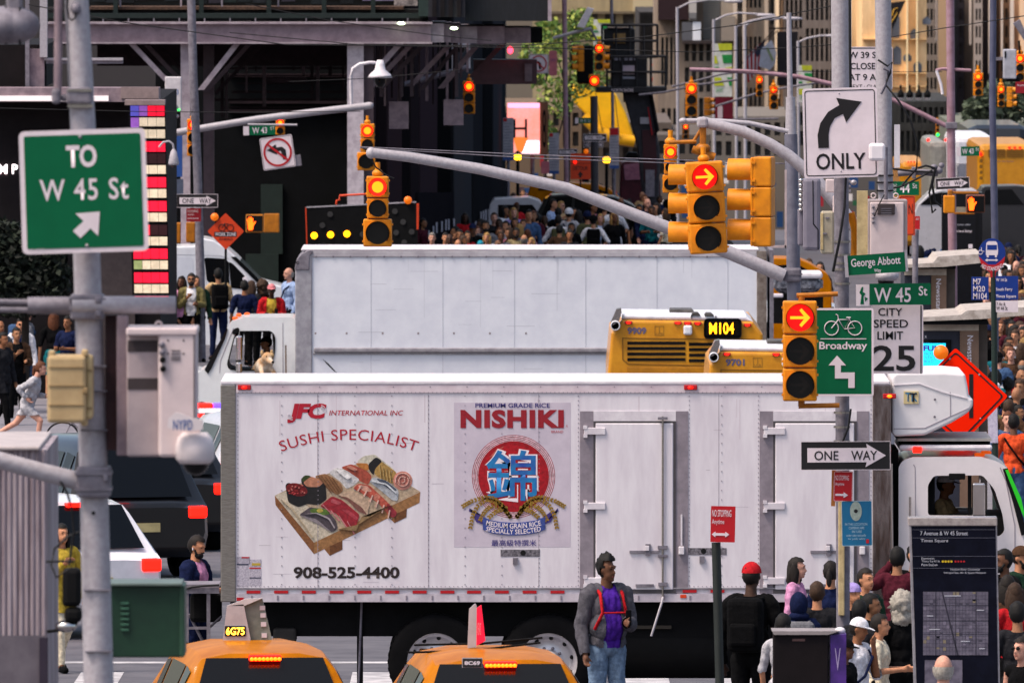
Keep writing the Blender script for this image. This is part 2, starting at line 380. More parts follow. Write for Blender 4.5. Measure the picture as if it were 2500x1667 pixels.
# stickers at the lower left
for a, m in (((577, 1357, 609, 1375), 'placard grey'), ((577, 1380, 606, 1430), 'placard pale'), ((608, 1364, 637, 1382), 'placard pale'), ((608, 1386, 637, 1428), 'placard pale')):
    t1.bx('placard', mat(m, 'a9a3ae' if 'grey' in m else 'bdb5bf', .5, col2='8f8996', scale=60), *a, -.003, 0)
for a, m in (((589, 1358, 608, 1361), M_sr), ((577, 1375, 606, 1378), paint('navy')), ((614, 1373, 635, 1379), paint('mustard')), ((608, 1384, 636, 1387), M_sr), ((608, 1408, 636, 1410), paint('navy'))): t1.bx('placard_band', m, *a, -.005, 0)
rj = random.Random(9)
for k in range(16):
    x, y = rj.choice((rj.uniform(590, 1400), rj.uniform(1690, 1850))), rj.uniform(1000, 1425); w_, h_ = rj.uniform(8, 60), rj.uniform(.6, 1.4)
    t1.bx('scratch', mat('scratch grey', 'aea4ab', .7, var=0), x, y, x + w_, y + h_, -.001, 0)
for k in range(10):
    x = rj.uniform(600, 2080); y = rj.uniform(962, 1000); t1.bx('rain_streak', mat('streak pale', 'c4b8bf', .7, var=0), x, y, x + rj.uniform(1, 3), y + rj.uniform(30, 160), -.0008, 0)
# lettering
T1r = M_text_red; M_tn = mat('navy print', '3a3274', .5, var=.05); M_tk = mat('black print', '2a201f', .5, var=.03)
t1.text('JFC', 701, 983, 797, 1031, T1r, -.004, bold=.05, shear=.18, spacing=.92)
for a in range(3):
    r_ = 5 + a * 3.4
    t1.tb('logo_arc', M_box, [(783 + r_ * math.cos(x), 1000 - r_ * math.sin(x), -.005) for x in [i * .22 for i in range(-1, 8)]], .8, 4)
    t1.tb('logo_arc', M_box, [(714 - r_ * math.cos(x), 1012 + r_ * math.sin(x), -.005) for x in [i * .22 for i in range(-1, 8)]], .8, 4)
t1.text('INTERNATIONAL INC', 803, 1000, 984, 1012, T1r, -.004, shear=.2, bold=.01)
a_ = t1.L(687, 1101); b_ = t1.L(1015, 1046)
text('SUSHI SPECIALIST', a_[0], b_[0], a_[2], b_[2], T1r, t1.o, -.004, bold=0, arc=.088, spacing=1.06)
t1.text('908-525-4400', 716, 1382, 975, 1411, M_tk, -.004, bold=.035)
def decal(name, pts, col, d, key=None): return t1.pg(name, mat(key or ('print ' + col), col, .5, var=.2, scale=26), pts, -d, -.0005)
SU = [('board_top', [(38, 925), (300, 800), (900, 600), (1365, 890), (395, 1355)], 'b9a288'), ('board_top', [(38, 925), (160, 880), (620, 1250), (395, 1355)], 'c8bba6'),
      ('board_side', [(38, 925), (395, 1355), (395, 1460), (45, 1012)], '855634'), ('board_side', [(395, 1355), (1365, 892), (1358, 992), (395, 1460)], '9a6e45'),
      ('board_foot', [(490, 1415), (540, 1475), (540, 1385)], '8a5c38'), ('board_foot', [(540, 1475), (655, 1418), (655, 1334), (540, 1388)], '6a4226'),
      ('board_foot', [(1080, 1128), (1130, 1176), (1130, 1100)], '8a5c38'), ('board_foot', [(1130, 1176), (1238, 1124), (1243, 1045), (1130, 1100)], '6a4226'),
      ('rice', [(785, 615), (850, 565), (950, 550), (1130, 690), (900, 700)], 'c9c2b0'), ('roe_band', [(770, 628), (890, 632), (900, 700), (830, 690)], 'b9763a'),
      ('omelette', [(955, 660), (1010, 612), (1150, 715), (1135, 820), (1050, 800), (945, 730)], 'ad8a4e'), ('seaweed', [(890, 640), (962, 572), (1020, 612), (952, 682), (940, 745), (895, 690)], '1d1b1e'),
      ('tuna', [(640, 668), (735, 638), (880, 700), (925, 750), (890, 830), (810, 790), (720, 712)], 'a84e3c'), ('squid', [(528, 718), (600, 668), (700, 700), (815, 780), (765, 830), (690, 866), (640, 800)], 'cfcbca'),
      ('clam', [(400, 748), (500, 724), (640, 810), (665, 880), (610, 925), (500, 850)], '9a6f4c'), ('seaweed', [(275, 770), (340, 738), (500, 820), (512, 960), (440, 1012), (320, 1000)], '201d1e'),
      ('crab', [(295, 805), (370, 750), (490, 800), (440, 848), (330, 846)], 'b97e62'), ('leaf', [(278, 775), (312, 738), (372, 746), (296, 806)], '36431f'),
      ('seaweed', [(134, 830), (160, 806), (330, 870), (340, 1000), (250, 1032), (160, 985)], '1c1a1c'), ('salmon_roe', oval(238, 872, 100, 58, 18, .25), '6d1518'),
      ('ginger', oval(1205, 790, 88, 86), 'c98878'), ('ginger', oval(1205, 775, 48, 44), 'b86f62'), ('mackerel', [(898, 800), (940, 755), (1060, 790), (1168, 880), (1160, 978), (1110, 968), (1000, 875)], 'aeb1b6'),
      ('mackerel', [(960, 765), (1050, 788), (1160, 880), (1100, 880), (1000, 810)], '4d5361'), ('shrimp', [(750, 860), (800, 815), (900, 830), (1040, 960), (1157, 1080), (1130, 1130), (1080, 1110), (980, 990), (860, 920)], 'b55443'),
      ('shrimp', [(790, 830), (880, 835), (930, 890), (850, 890)], 'd09a86'), ('shrimp', [(960, 900), (1010, 935), (960, 975), (930, 950)], 'c87a66'), ('shrimp', [(1060, 990), (1157, 1080), (1130, 1130), (1080, 1110)], '97303a'),
      ('bream', [(608, 915), (740, 885), (880, 940), (907, 990), (880, 1110), (790, 1060), (700, 965)], 'c2a58c'), ('bream', [(608, 925), (700, 940), (830, 1030), (885, 1105), (800, 1070), (700, 968)], '7d5148'),
      ('red_tuna', [(448, 1022), (560, 930), (650, 965), (740, 1040), (812, 1100), (770, 1242), (690, 1205), (600, 1090)], '96242f'), ('red_tuna', [(560, 950), (650, 990), (620, 1010), (545, 985)], 'b5525a'), ('red_tuna', [(640, 1050), (720, 1060), (800, 1130), (780, 1150), (700, 1090)], 'b0404a'),
      ('sardine', [(258, 1102), (360, 1030), (500, 1055), (595, 1150), (612, 1230), (560, 1262), (430, 1180)], '4f464c'), ('sardine', [(258, 1102), (420, 1140), (560, 1262), (430, 1185)], '8d8286'), ('garnish', oval(450, 1072, 92, 30, 14, .12), '55702f'), ('garnish', oval(450, 1062, 30, 18), 'b3a04a')]
rj = random.Random(4)
SU += [('roe_bead', oval(238 + rj.uniform(-85, 85) * .9, 872 + rj.uniform(-40, 40), 9, 7, 8), rj.choice(('a8383a', 'c06a60', '8d2426'))) for _ in range(26)]
SU += [('fat_line', [(470 + k * 75, 1010 + k * 50), (476 + k * 75, 1004 + k * 50), (560 + k * 70, 1090 + k * 62), (552 + k * 70, 1096 + k * 62)], 'c4777c') for k in range(4)]
SU += [('shrimp_band', [(820 + k * 52, 830 + k * 45), (834 + k * 52, 832 + k * 45), (800 + k * 55, 890 + k * 50), (790 + k * 55, 880 + k * 50)], 'd8b0a0') for k in range(6)]
SU += [('ginger_fold', [(1205 + r_ * math.cos(a * .4 + r_), 788 + r_ * math.sin(a * .4 + r_)) for a in range(9)] + [(1205 + (r_ - 8) * math.cos(a * .4 + r_), 788 + (r_ - 8) * math.sin(a * .4 + r_)) for a in range(8, -1, -1)], 'e0b0a2') for r_ in (24, 40, 56, 72)]
SU += [('clam_line', [(430 + k * 32, 745 + k * 3), (436 + k * 32, 744 + k * 3), (560 + k * 22, 905 - k * 5), (552 + k * 22, 905 - k * 5)], '6f4a30') for k in range(5)] + [('egg_line', [(990 + k * 30, 650 + k * 16), (995 + k * 30, 648 + k * 16), (1010 + k * 30, 770 + k * 12), (1004 + k * 30, 770 + k * 12)], 'c9ab70') for k in range(4)]
SU += [('squid_gloss', [(590, 690), (640, 690), (740, 760), (700, 780)], 'e6e2e0'), ('tuna_gloss', [(680, 660), (730, 652), (800, 690), (760, 700)], 'd08a76'), ('mackerel_line', [(930, 790), (1060, 815), (1150, 900), (1146, 910), (1050, 826), (925, 800)], 'd5d8dc'), ('sardine_line', [(300, 1095), (420, 1080), (540, 1130), (590, 1220), (580, 1226), (528, 1140), (418, 1090)], 'a59a9e'), ('wood_grain', [(80, 950), (200, 1040), (390, 1310), (380, 1315), (190, 1050)], 'b7a488'), ('board_shade', [(620, 1230), (780, 1250), (830, 1120), (910, 1110), (1100, 1010), (960, 1090), (800, 1190)], '8f7350')]
for i, (n_, pts, c_) in enumerate(SU): decal(n_, qS(rnd(pts, 22, 3) if 3 < len(pts) < 10 and not n_.startswith('board_') else pts), c_, .0012 + i * .00022)
# rice advertisement
t1.bx('poster_ground', mat('poster grey', 'c2b7c2', .5, col2='b7acb8', scale=4), 1108, 981, 1393, 1334, -.0015, 0)
nb = lambda s, x0, y0, x1, y1, m, d=-.006, **k: t1.text(s, 1090 + x0 / 4.125, 960 + y0 / 4.125, 1090 + x1 / 4.125, 960 + y1 / 4.125, m, d, **k)
nb('PREMIUM GRADE RICE', 290, 92, 1042, 138, M_tn, bold=.025)
nb('NISHIKI', 140, 158, 1182, 345, mat('nishiki red', '8f1b27', .5, var=.05), bold=.05, spacing=1.1)
b = MB(t1)
for X0, X1 in ((130, 200), (240, 312), (344, 420), (605, 690), (745, 832), (800, 880), (912, 985), (1115, 1190)):
    for yy in (157, 338): pass
nb('BRAND', 1056, 368, 1176, 392, T1r); nb('R', 1208, 312, 1222, 334, T1r)
for i, r_ in enumerate((420, 402, 386, 370)):
    decal('emblem_ring', qN(oval(675, 832, r_, r_, 48)), '9a2a36', .002 + i * .0008, 'ring red'); decal('emblem_ring', qN(oval(675, 832, r_ - 6, r_ - 6, 48)), 'd5bcc4', .0024 + i * .0008, 'ring pale')
decal('emblem_disc', qN(oval(675, 832, 358, 358, 48)), 'a30f1c', .0055); decal('emblem_disc', qN(oval(660, 800, 300, 290, 40)), 'b0121f', .0058)
decal('emblem_gloss', qN([(430, 640), (500, 560), (580, 525), (560, 550), (470, 625)]), 'c05a50', .0062)
nb('錦', 385, 550, 925, 1090, mat('emblem white', 'e2d4d8', .5, var=0), -.0075, bold=.055)
nb('錦', 400, 565, 910, 1075, mat('emblem blue', '1b7fb0', .5, col2='2b3f92', scale=2.5), -.009, bold=.02)
def ear(pts, n):
    b = MB(t1); pts = [Vector(p) for p in pts]
    for i in range(n):
        u = i / (n - 1); k = u * (len(pts) - 1); j = min(int(k), len(pts) - 2); p = pts[j].lerp(pts[j + 1], k - j); d = (pts[j + 1] - pts[j]).normalized(); nn = Vector((-d.y, d.x))
        for sg in (-1, 1): b.pg(qN(oval(p.x + nn.x * 11 * sg, p.y + nn.y * 11 * sg, 17, 10, 8, math.atan2(d.y, d.x) + .5 * sg)), -.0105, -.009)
    return b.build('rice_ear', mat('rice gold', '9c7a2a', .5, col2='6b4f18', scale=40), t1.o)
for f_ in (lambda x: x, lambda x: 1350 - x):
    for pts, n in (([(640, 1240), (560, 1120), (480, 1050), (380, 1040), (250, 1080), (165, 1130)], 20), ([(600, 1150), (500, 1090), (400, 1060), (310, 1130), (260, 1230), (240, 1345)], 18), ([(640, 1230), (560, 1130), (440, 1130), (380, 1190), (340, 1270)], 14), ([(640, 1235), (580, 1160), (500, 1180), (430, 1240)], 10)): ear([(f_(x), y) for x, y in pts], n)
    decal('banner_tail', qN([(f_(x), y) for x, y in ((225, 1180), (290, 1180), (370, 1230), (370, 1315), (300, 1290), (230, 1150))]), '43357c', .0085)
bn = [(365, 1235), (450, 1272), (560, 1290), (675, 1296), (790, 1290), (900, 1272), (995, 1235), (995, 1365), (900, 1400), (790, 1418), (675, 1424), (560, 1418), (450, 1400), (365, 1365)]
decal('banner', qN(bn), '3d4e94', .011)
for s_, y0, y1 in (('MEDIUM GRAIN RICE', 1270, 1355), ('SPECIALLY SELECTED', 1330, 1412)):
    a_ = t1.L(*qN([(395, y1)])[0]); b_ = t1.L(*qN([(955, y0)])[0]); text(s_, a_[0], b_[0], a_[2], b_[2], mat('emblem white', 'e2d4d8'), t1.o, -.0125, arc=-.06, bold=.02)
nb('最高級特撰米', 452, 1468, 905, 1532, M_tn, bold=.015)
# nose mounted cooler
cool = t1.pg('cooling_unit', mat('cooler white', 'd8d4d6', .4, var=.03), rnd(q8([(868, 980), (895, 955), (1250, 950), (1385, 962), (1405, 1060), (1414, 1128), (1443, 1142), (1440, 1195), (1405, 1240), (1290, 1310), (1100, 1400), (890, 1408), (868, 1390)]), 6), .1, 2.2, .06)
t1.pg('cooler_seam', M_seam, q8([(880, 1350), (1100, 1345), (1280, 1262), (1410, 1205), (1412, 1209), (1282, 1267), (1102, 1350), (880, 1355)]), .095, .12, parent=cool)
t1.pg('cooler_seam', M_seam, q8([(1278, 1090), (1282, 1090), (1284, 1265), (1280, 1265)]), .095, .12, parent=cool)
t1.pg('cooler_crease', M_whited, q8([(880, 1040), (1060, 1030), (1230, 1090), (1400, 1135), (1400, 1140), (1225, 1096), (1060, 1036), (880, 1046)]), .09, .12, parent=cool)
lg = t1.pg('maker_plate', mat('plate cream', 'cbb98a', .5, var=.04), q8([(950, 1085), (1056, 1085), (1056, 1175), (950, 1175)]), .085, .12, parent=cool)
t1.text('TK', 2211, 957, 2241, 979, mat('plate blue', '2f6f92', .5, var=.03), .08, bold=.03, parent=lg); t1.pg('lettering', M_sb, q8([(990, 1098), (1045, 1098), (1045, 1108), (1026, 1108), (1026, 1160), (1012, 1160), (1012, 1108), (990, 1108)]), .078, .09, parent=lg)
for x, y in ((1172, 1145), (1170, 1268)): t1.part('fastener', lambda b: b.disc((t1.L(*q8([(x, y)])[0])[0], 0, t1.L(*q8([(x, y)])[0])[2]), .014, 10, .09), M_galvd, cool)
t1.pg('exhaust_stub', mat('rusty pipe', '6b5446', .7), q8([(930, 960), (925, 930), (905, 915), (918, 905), (948, 925), (952, 960)]), .6, .7, parent=cool)
# underside
t1.bx('chassis', M_black, 560, 1468, 1960, 1556, .35, 2.1); t1.bx('chassis_rail', M_black, 1400, 1470, 2140, 1640, .5, 1.9)
t1.bx('battery_box', mat('grubby box', '2b2826', .7), 665, 1535, 722, 1572, .2, .8, .03); t1.bx('tool_box', M_black, 1452, 1470, 1960, 1600, .25, 1.0, .02)
t1.bx('step', mat('dull bronze', '3a332b', .6), 1530, 1528, 1640, 1536, .2, .5)
t1.part('fuel_tank', lambda b: b.lathe([(0, 0), (.30, 0), (.33, .03), (.33, 2.0), (.30, 2.03), (0, 2.03)], (t1.L(1508, 0)[0], .55, t1.L(0, 1588)[2]), 'x', 24), M_black)
t1.bx('mud_flap', M_black, 870, 1470, 884, 1690, .3, .9); t1.tb('support_leg', M_galvd, [(882, 1466, .3), (872, 1730, .3)], 3)
for x in (1064, 1339): wheel(t1, x, 1616, 118, .05)
for x in (1064, 1339):
    t1.part('inner_wheel', lambda b: b.lathe([(0, 0), (.5, 0), (.53, .05), (.53, .25), (.5, .3), (0, .3)], (t1.L(x, 0)[0], 1.85, t1.L(0, 1616)[2]), 'y', 30), M_rubber)
wheel(t1, 2330, 1625, 112, .12)
# cab
M_cab = mat('cab white', 'd8d0d2', .3, var=.03, coat=.5)
co = q7([(872, 560), (872, 105), (905, 62), (965, 42), (1430, 40), (1540, 72), (1612, 118), (1660, 260), (1740, 560), (1890, 620), (2010, 720), (2010, 1250), (872, 1250)])
cw = rnd(q7([(1070, 435), (1070, 230), (1110, 168), (1440, 165), (1520, 260), (1575, 430), (1590, 545), (1550, 582), (1500, 560), (1475, 440)]), 8)
M2 = lambda t, pts: [(t.L(*p)[0], t.L(*p)[2]) for p in pts]
b = MB(t1); oc, wc = M2(t1, rnd(co, 8)), M2(t1, cw); holed(b, oc, [wc], .12, .18); holed(b, oc, [wc], 2.16, 2.22)
for y0_, y1_ in ((.18, 2.16),):
    n = len(oc); b.add([(x, y0_, z) for x, z in oc] + [(x, y1_, z) for x, z in oc], [(i, (i + 1) % n, n + (i + 1) % n, n + i) for i in range(n)])
cab1 = b.build('cab', M_cab, t1.o)
t1.bx('cab_interior', M_dark, 2265, 1262, 2470, 1400, .25, 2.1, parent=cab1)
t1.bx('seat', M_black, 2268, 1160, 2285, 1262, .3, 2.0, parent=cab1)
t1.pg('door_seam', M_seam, q7([(975, 90), (985, 110), (988, 450), (984, 450), (981, 112), (970, 94)]), .115, .13, parent=cab1)
t1.pg('door_seam', M_seam, q7([(1560, 110), (1600, 200), (1660, 500), (1664, 900), (1658, 900), (1655, 505), (1594, 203), (1555, 114)]), .115, .13, parent=cab1)
t1.pg('windscreen', M_glass, q7([(1575, 122), (1610, 116), (1662, 262), (1742, 562), (1702, 570), (1640, 330)]), .1, 2.24, parent=cab1)
t1.pg('green_reflection', mat('lime reflection', '2ccf2a', .3, var=.05), q7([(1592, 128), (1612, 126), (1700, 320), (1735, 480), (1715, 440), (1640, 250)]), .085, .11, parent=cab1)  # green neon reflection painted on the glass as a diffuse strip
t1.part('mirror', lambda b: (b.bx(2374, 1176, 2405, 1258, -.15, .0, .02), b.tb([(2395, 1165, .15), (2392, 1180, -.08)], 2), b.tb([(2395, 1260, .15), (2392, 1256, -.08)], 2)), M_chrome, cab1)
t1.bx('mirror_pad', M_black, 2318, 1155, 2358, 1170, .1, .16, .01, parent=cab1)
t1.bx('window_post', M_black, 2365, 1160, 2374, 1262, .19, .24, parent=cab1)
t1.tb('grab_handle', M_chrome, [(2223, 1212, .06), (2223, 1268, .06)], 3, parent=cab1)
t1.part('roof_lamp', lambda b: [b.rbox(t1.L(x, 0)[0] - .06, t1.L(x, 0)[0] + .06, y, y + .12, t1.L(0, 1115)[2], t1.L(0, 1107)[2], .02) for x, y in ((2395, .3), (2415, .9))], glow('amber roof lamp', 'c04a0a', .4), cab1)
t1.bx('sun_visor', mat('grey visor', 'a8a29c', .5), 2193, 1070, 2423, 1077, .2, 2.1, parent=cab1); t1.bx('visor_fascia', M_whited, 2196, 1086, 2425, 1100, .15, 2.15, .03, parent=cab1)
t1.bx('visor_frame', M_black, 2200, 1077, 2420, 1086, .3, 2.0, parent=cab1)
t1.bx('gap_bulkhead', M_black, 2176, 1100, 2196, 1500, .3, 2.0)
t1.tb('air_stack', M_chrome, [(2176, 1130, .0), (2178, 1350, .0)], 4)
t1.part('red_tail_lamp', lambda b: b.bx(2230, 1090, 2252, 1105, .12, .16, .01), M_redlit, cab1)

# ---------------- second truck ----------------
t2 = Thing('box_truck', 'plain white box truck without lettering behind the yellow buses', 'truck', 1300, py_ground(256), 256)
qA = lambda pts: q(pts, 450, 580, 2.904)
ground2 = py_ground(256)
t2.bx('cargo_box', M_bluew, 758, 608, 1848, 990, 0, 2.45); t2.bx('roof_cap', M_whited, 735, 606, 1853, 612, -.02, 2.47, .02)
t2.bx('top_rail', mat('grey rail', 'aeaab0', .5, col2='979299', scale=4), 745, 612, 1848, 627, -.02, .02, .01)
b = MB(t2)
for k in range(26): b.bx(772 + k * 41.5 - 2, 624, 772 + k * 41.5 + 2, 628, -.03, 0)
b.build('rivets', M_galvd, t2.o)['kind'] = 'stuff'
t2.pg('corner_post', mat('grey corner', 'a3a1a8', .4, .3, col2='8d8a92', scale=8), rnd(qA([(785, 1000), (785, 210), (800, 150), (840, 110), (890, 85), (905, 100), (905, 1000)]), 5), -.03, 2.48, .02)
t2.pg('corner_cap', M_galvd, rnd(qA([(783, 228), (783, 205), (798, 148), (838, 108), (890, 84), (915, 100), (888, 130), (885, 228)]), 3), -.05, 2.5, .02)
t2.text('C', 722, 637, 730, 644, M_sb, -.055, bold=.05)
for x in (905.6, 1081, 1256, 1430, 1604, 1777): t2.bx('panel_seam', mat('pale seam', 'aaacb8', .6, var=0), x - .6, 628, x + .6, 990, -.003, 0)
t2.part('rub_rail', lambda b: (b.bx(766, 848, 1848, 860, -.06, .0, .02), b.bx(764, 862, 1848, 865, -.02, 0)), M_alu)
for x in (770, 846, 934, 1021, 1108, 1196, 1284): t2.bx('rust_spot', mat('rust spot', '8c7f82', .7), x - 2.2, 811, x + 2.2, 815.5, -.003, 0)
t2.pg('black_scuff', M_black, qA([(978, 858), (1020, 890), (1082, 958), (1060, 945), (1005, 890)]), -.004, 0)
t2.bx('rear_frame', mat('worn steel', '8b8078', .45, .5, col2='6b5d55', scale=7), 1848, 612, 1872, 1000, -.03, 2.47, .01); t2.bx('rear_frame', M_galvd, 1879, 610, 1889, 1000, -.02, 2.4)
cab = rnd(qA([(90, 1400), (90, 960), (140, 930), (150, 960), (300, 640), (345, 588), (420, 568), (760, 566), (790, 580), (790, 1400)]), 7)
win = rnd(qA([(362, 945), (310, 930), (300, 895), (350, 700), (385, 662), (615, 660), (645, 700), (640, 830), (600, 930), (500, 945)]), 9)
b = MB(t2); oc, wc = M2(t2, cab), M2(t2, win); holed(b, oc, [wc], .1, .16); holed(b, oc, [wc], 2.2, 2.26); n = len(oc)
b.add([(x, .16, z) for x, z in oc] + [(x, 2.2, z) for x, z in oc], [(i, (i + 1) % n, n + (i + 1) % n, n + i) for i in range(n)])
cab2 = b.build('cab', mat('cab white cool', 'd6d8da', .3, var=.03, coat=.5), t2.o)
t2.bx('cab_interior', M_dark, 560, 905, 672, 1000, .2, 2.1, parent=cab2)
t2.pg('windscreen', M_glass, qA([(142, 935), (300, 640), (306, 650), (286, 720), (190, 930), (165, 965)]), .08, 2.28, parent=cab2)
fr = MB(t2); w2 = M2(t2, rnd(qA([(366, 936), (318, 925), (310, 893), (356, 706), (388, 670), (612, 668), (636, 702), (631, 828), (594, 922), (500, 937)]), 9)); holed(fr, wc, [w2], .085, .12); fr.build('window_rubber', M_black, cab2)
t2.bx('window_post', M_black, 577, 812, 580, 905, .09, .12, parent=cab2)
t2.part('mirror', lambda b: (b.bx(576, 818, 592, 880, -.2, -.05, .03), b.bx(576, 882, 591, 911, -.2, -.05, .03), b.tb([(584, 806, .1), (582, 820, -.12)], 1.6), b.tb([(584, 915, .1), (582, 908, -.12)], 1.6)), M_chrome, cab2)
t2.pg('mirror_head', M_black, rnd(qA([(335, 680), (345, 650), (375, 636), (390, 645), (385, 665), (360, 690)]), 4), -.02, .1, .02, parent=cab2)
t2.tb('grab_handle', M_chrome, qA([(718, 760)]) + qA([(720, 960)]), 2.4, parent=cab2)
t2.pg('door_seam', M_seam, qA([(694, 605), (698, 605), (700, 965), (695, 965)]), .095, .11, parent=cab2)
t2.pg('door_seam', M_seam, qA([(345, 640), (350, 642), (255, 880), (250, 960), (246, 960), (250, 878)]), .095, .11, parent=cab2)
for x, y in ((572, 778), (588, 781), (580, 772), (598, 774)): t2.part('roof_lamp', lambda b: b.rbox(t2.L(x, 0)[0] - .05, t2.L(x, 0)[0] + .05, .5 + (x - 572) * .05, .75 + (x - 572) * .05, t2.L(0, y + 5)[2], t2.L(0, y - 3)[2], .03), glow('amber roof lamp', 'c04a0a', .4), cab2)
hood = t2.pg('hood', mat('cab white cool', 'd6d8da'), rnd(qA([(-30, 1400), (-40, 1010), (0, 960), (90, 938), (150, 965), (175, 1030), (180, 1120), (250, 1150), (250, 1400)]), 9), .15, 2.2, .12)
t2.pg('wheel_arch', M_dark, rnd(qA([(60, 1260), (70, 1180), (120, 1160), (200, 1190), (240, 1250), (240, 1300), (60, 1300)]), 6), .1, .2, parent=hood)
t2.bx('chassis', M_black, 700, 991, 1840, 1040, .4, 2.0)
for x in (1560, 1720): wheel(t2, x, ground2 - 72, 72, .1)
wheel(t2, 545, ground2 - 72, 72, .15)

for k in range(14):
    x, y = rj.uniform(780, 1400), rj.uniform(640, 900); t2.bx('scratch', mat('scratch blue grey', 'b3b4be', .7, var=0), x, y, x + rj.uniform(15, 70), y + rj.uniform(.8, 1.6), -.001, 0)
for k in range(8): x = rj.uniform(775, 1800); t2.bx('rain_streak', mat('streak cool', 'c0c2cb', .7, var=0), x, 630, x + rj.uniform(1, 2.5), 630 + rj.uniform(30, 180), -.0008, 0)
# ---------------- buses seen from behind ----------------
M_bus = mat('bus amber', 'c98a1a', .38, col2='b97a12', scale=4, coat=.3); M_busw = mat('bus roof white', 'd8d8de', .4, col2='c6c6ce', scale=8)
qB = lambda pts: q(pts, 1450, 560, 3.563)
def bus(D, ox, oy, k, number, label, sign):
    t = Thing('bus', label, 'bus', 1660 + ox, py_ground(D), D)
    X = lambda x: 1660 + ox + (x - 1660) * k
    Y = lambda y: 870 + oy + (y - 870) * k
    tr = lambda pts: [(X(x), Y(y)) for x, y in qB(pts)]
    gy = py_ground(D) - 35
    L0 = tr([(245, 785), (1385, 800), (1470, 910)]); bl = tr([(120, 1240)])[0]
    out = tr([(245, 785), (1385, 800), (1470, 910)]) + [(X(1872), gy), (X(1482), gy)] + tr([(120, 1240), (150, 900)])
    body = t.pg('body', M_bus, out, 0, 5.2, .05)
    t.pg('roof_cowl', M_busw, tr([(240, 782), (250, 738), (1325, 750), (1385, 802)]), .05, 3, .04, parent=body)
    t.pg('roof_unit', mat('dark hatch', '5b5754', .6, col2='3e3b39', scale=8), tr([(665, 742), (672, 716), (860, 716), (885, 745)]), 1.3, 2.3, parent=body)
    for a in ([(850, 742), (865, 722), (905, 722), (925, 745)], [(960, 746), (975, 726), (1020, 727), (1045, 748)]): t.pg('roof_hatch', mat('dark hatch', '5b5754'), tr(a), .02, .6, parent=body)
    t.pg('roof_seam', M_black, tr([(844, 743), (852, 743), (852, 775), (844, 775)]), .03, .1, parent=body); t.pg('roof_seam', M_black, tr([(1056, 748), (1064, 748), (1064, 770), (1056, 770)]), .03, .1, parent=body)
    t.pg('side_fin', M_chrome, tr([(145, 800), (195, 690), (235, 682), (240, 720), (215, 800), (160, 830)]), -.1, .4, parent=body)
    c_ = tr([(185, 832)])[0]; p = t.L(*c_); r_ = 42 / 3.563 * k / t.s
    t.part('rear_camera_pod', lambda b: (b.lathe([(0, -.05), (r_ * .6, -.05), (r_ * .62, -.2), (r_, -.2), (r_, .3), (0, .3)], p, 'y', 20)), M_black, body)
    t.part('pod_ring', lambda b: b.lathe([(r_ * .8, -.2), (r_ * .8, -.215), (r_ * 1.02, -.21), (r_ * 1.02, -.1)], p, 'y', 20), M_busw, body)
    for x, y in ((300, 808), (730, 811), (815, 813), (903, 815), (1335, 830)):
        a = tr([(x - 33, y - 13), (x + 33, y + 13)]); lp = t.bx('marker_lamp', M_sr, *a[0], *a[1], -.03, .0, .008, parent=body)
        cc = t.L(X(1450 + x / 3.563), Y(560 + y / 3.563)); t.part('bulb', lambda b: b.disc((cc[0], 0, cc[2]), .035, 8, -.034, .02), M_redlit, lp)
    a = tr([(290, 850), (455, 910)]); t.text(number, *a[0], *a[1], mat('bus number', '5c5672', .5, var=.05), -.006, bold=.04, parent=body)
    a = tr([(528, 838), (608, 920)])
    t.part('usb_sticker', lambda b: [b.bx(*z, -.004, 0) for z in ((a[0][0], a[0][1], a[1][0], a[0][1] + 1), (a[0][0], a[1][1] - 1, a[1][0], a[1][1]), (a[0][0], a[0][1], a[0][0] + 1, a[1][1]), (a[1][0] - 1, a[0][1], a[1][0], a[1][1]), ((a[0][0] + a[1][0]) / 2 - .6, a[0][1] + 3, (a[0][0] + a[1][0]) / 2 + .6, a[1][1] - 8))], mat('sticker brown', '8a6320', .6, var=0), body)
    a2 = tr([(540, 895), (598, 912)]); t.text('USB', *a2[0], *a2[1], mat('sticker brown', '8a6320'), -.004, parent=body)
    t.part('engine_cover', lambda b: (b.pg(tr([(245, 940), (1400, 950), (1400, 956), (245, 946)]), -.01, 0), b.pg(tr([(245, 940), (252, 940), (252, 1125), (300, 1165), (1100, 1180), (1100, 1188), (296, 1172), (245, 1130)]), -.01, 0)), mat('bus line', '7a5210', .6, var=0), body)
    for y in (985, 1032, 1080, 1128):
        for x0, x1 in ((290, 795), (826, 1260)):
            a = tr([(x0, y - 12 + (x0 > 800) * 10), (x1, y + 14 + (x0 > 800) * 10)]); t.bx('vent_slot', M_black, *a[0], *a[1], -.012, .0, parent=body)
    t.part('camera_box', lambda b: b.bx(*tr([(778, 832)])[0], *tr([(853, 915)])[0], -.12, 0, .03), M_busw, body)
    if sign:
        a = tr([(955, 772), (1285, 950)]); sg = t.bx('route_display', M_black, *a[0], *a[1], -.04, 0, .06, parent=body)
        a = tr([(985, 795), (1250, 925)]); t.bx('display_glass', M_glass, *a[0], *a[1], -.045, -.03, .005, parent=sg)
        a = tr([(1003, 808), (1218, 908)]); t.text(sign, *a[0], *a[1], glow('led amber', 'ff9a10', 2.2), -.05, bold=.02, parent=sg)
    a = tr([(285, 1195), (1150, 1600)]); t.bx('rear_panel', mat('bus amber dark', 'b4760f', .4, coat=.3), *a[0], *a[1], -.015, 0, .01, parent=body)
    return t
tb1 = bus(243, 0, 0, 1., '9909', 'yellow city bus seen from behind with a lit amber route display', 'M104')
tb2 = bus(228, 240, 77, 1.0, '9701', 'yellow city bus seen from behind, half hidden by the bike route sign', None)
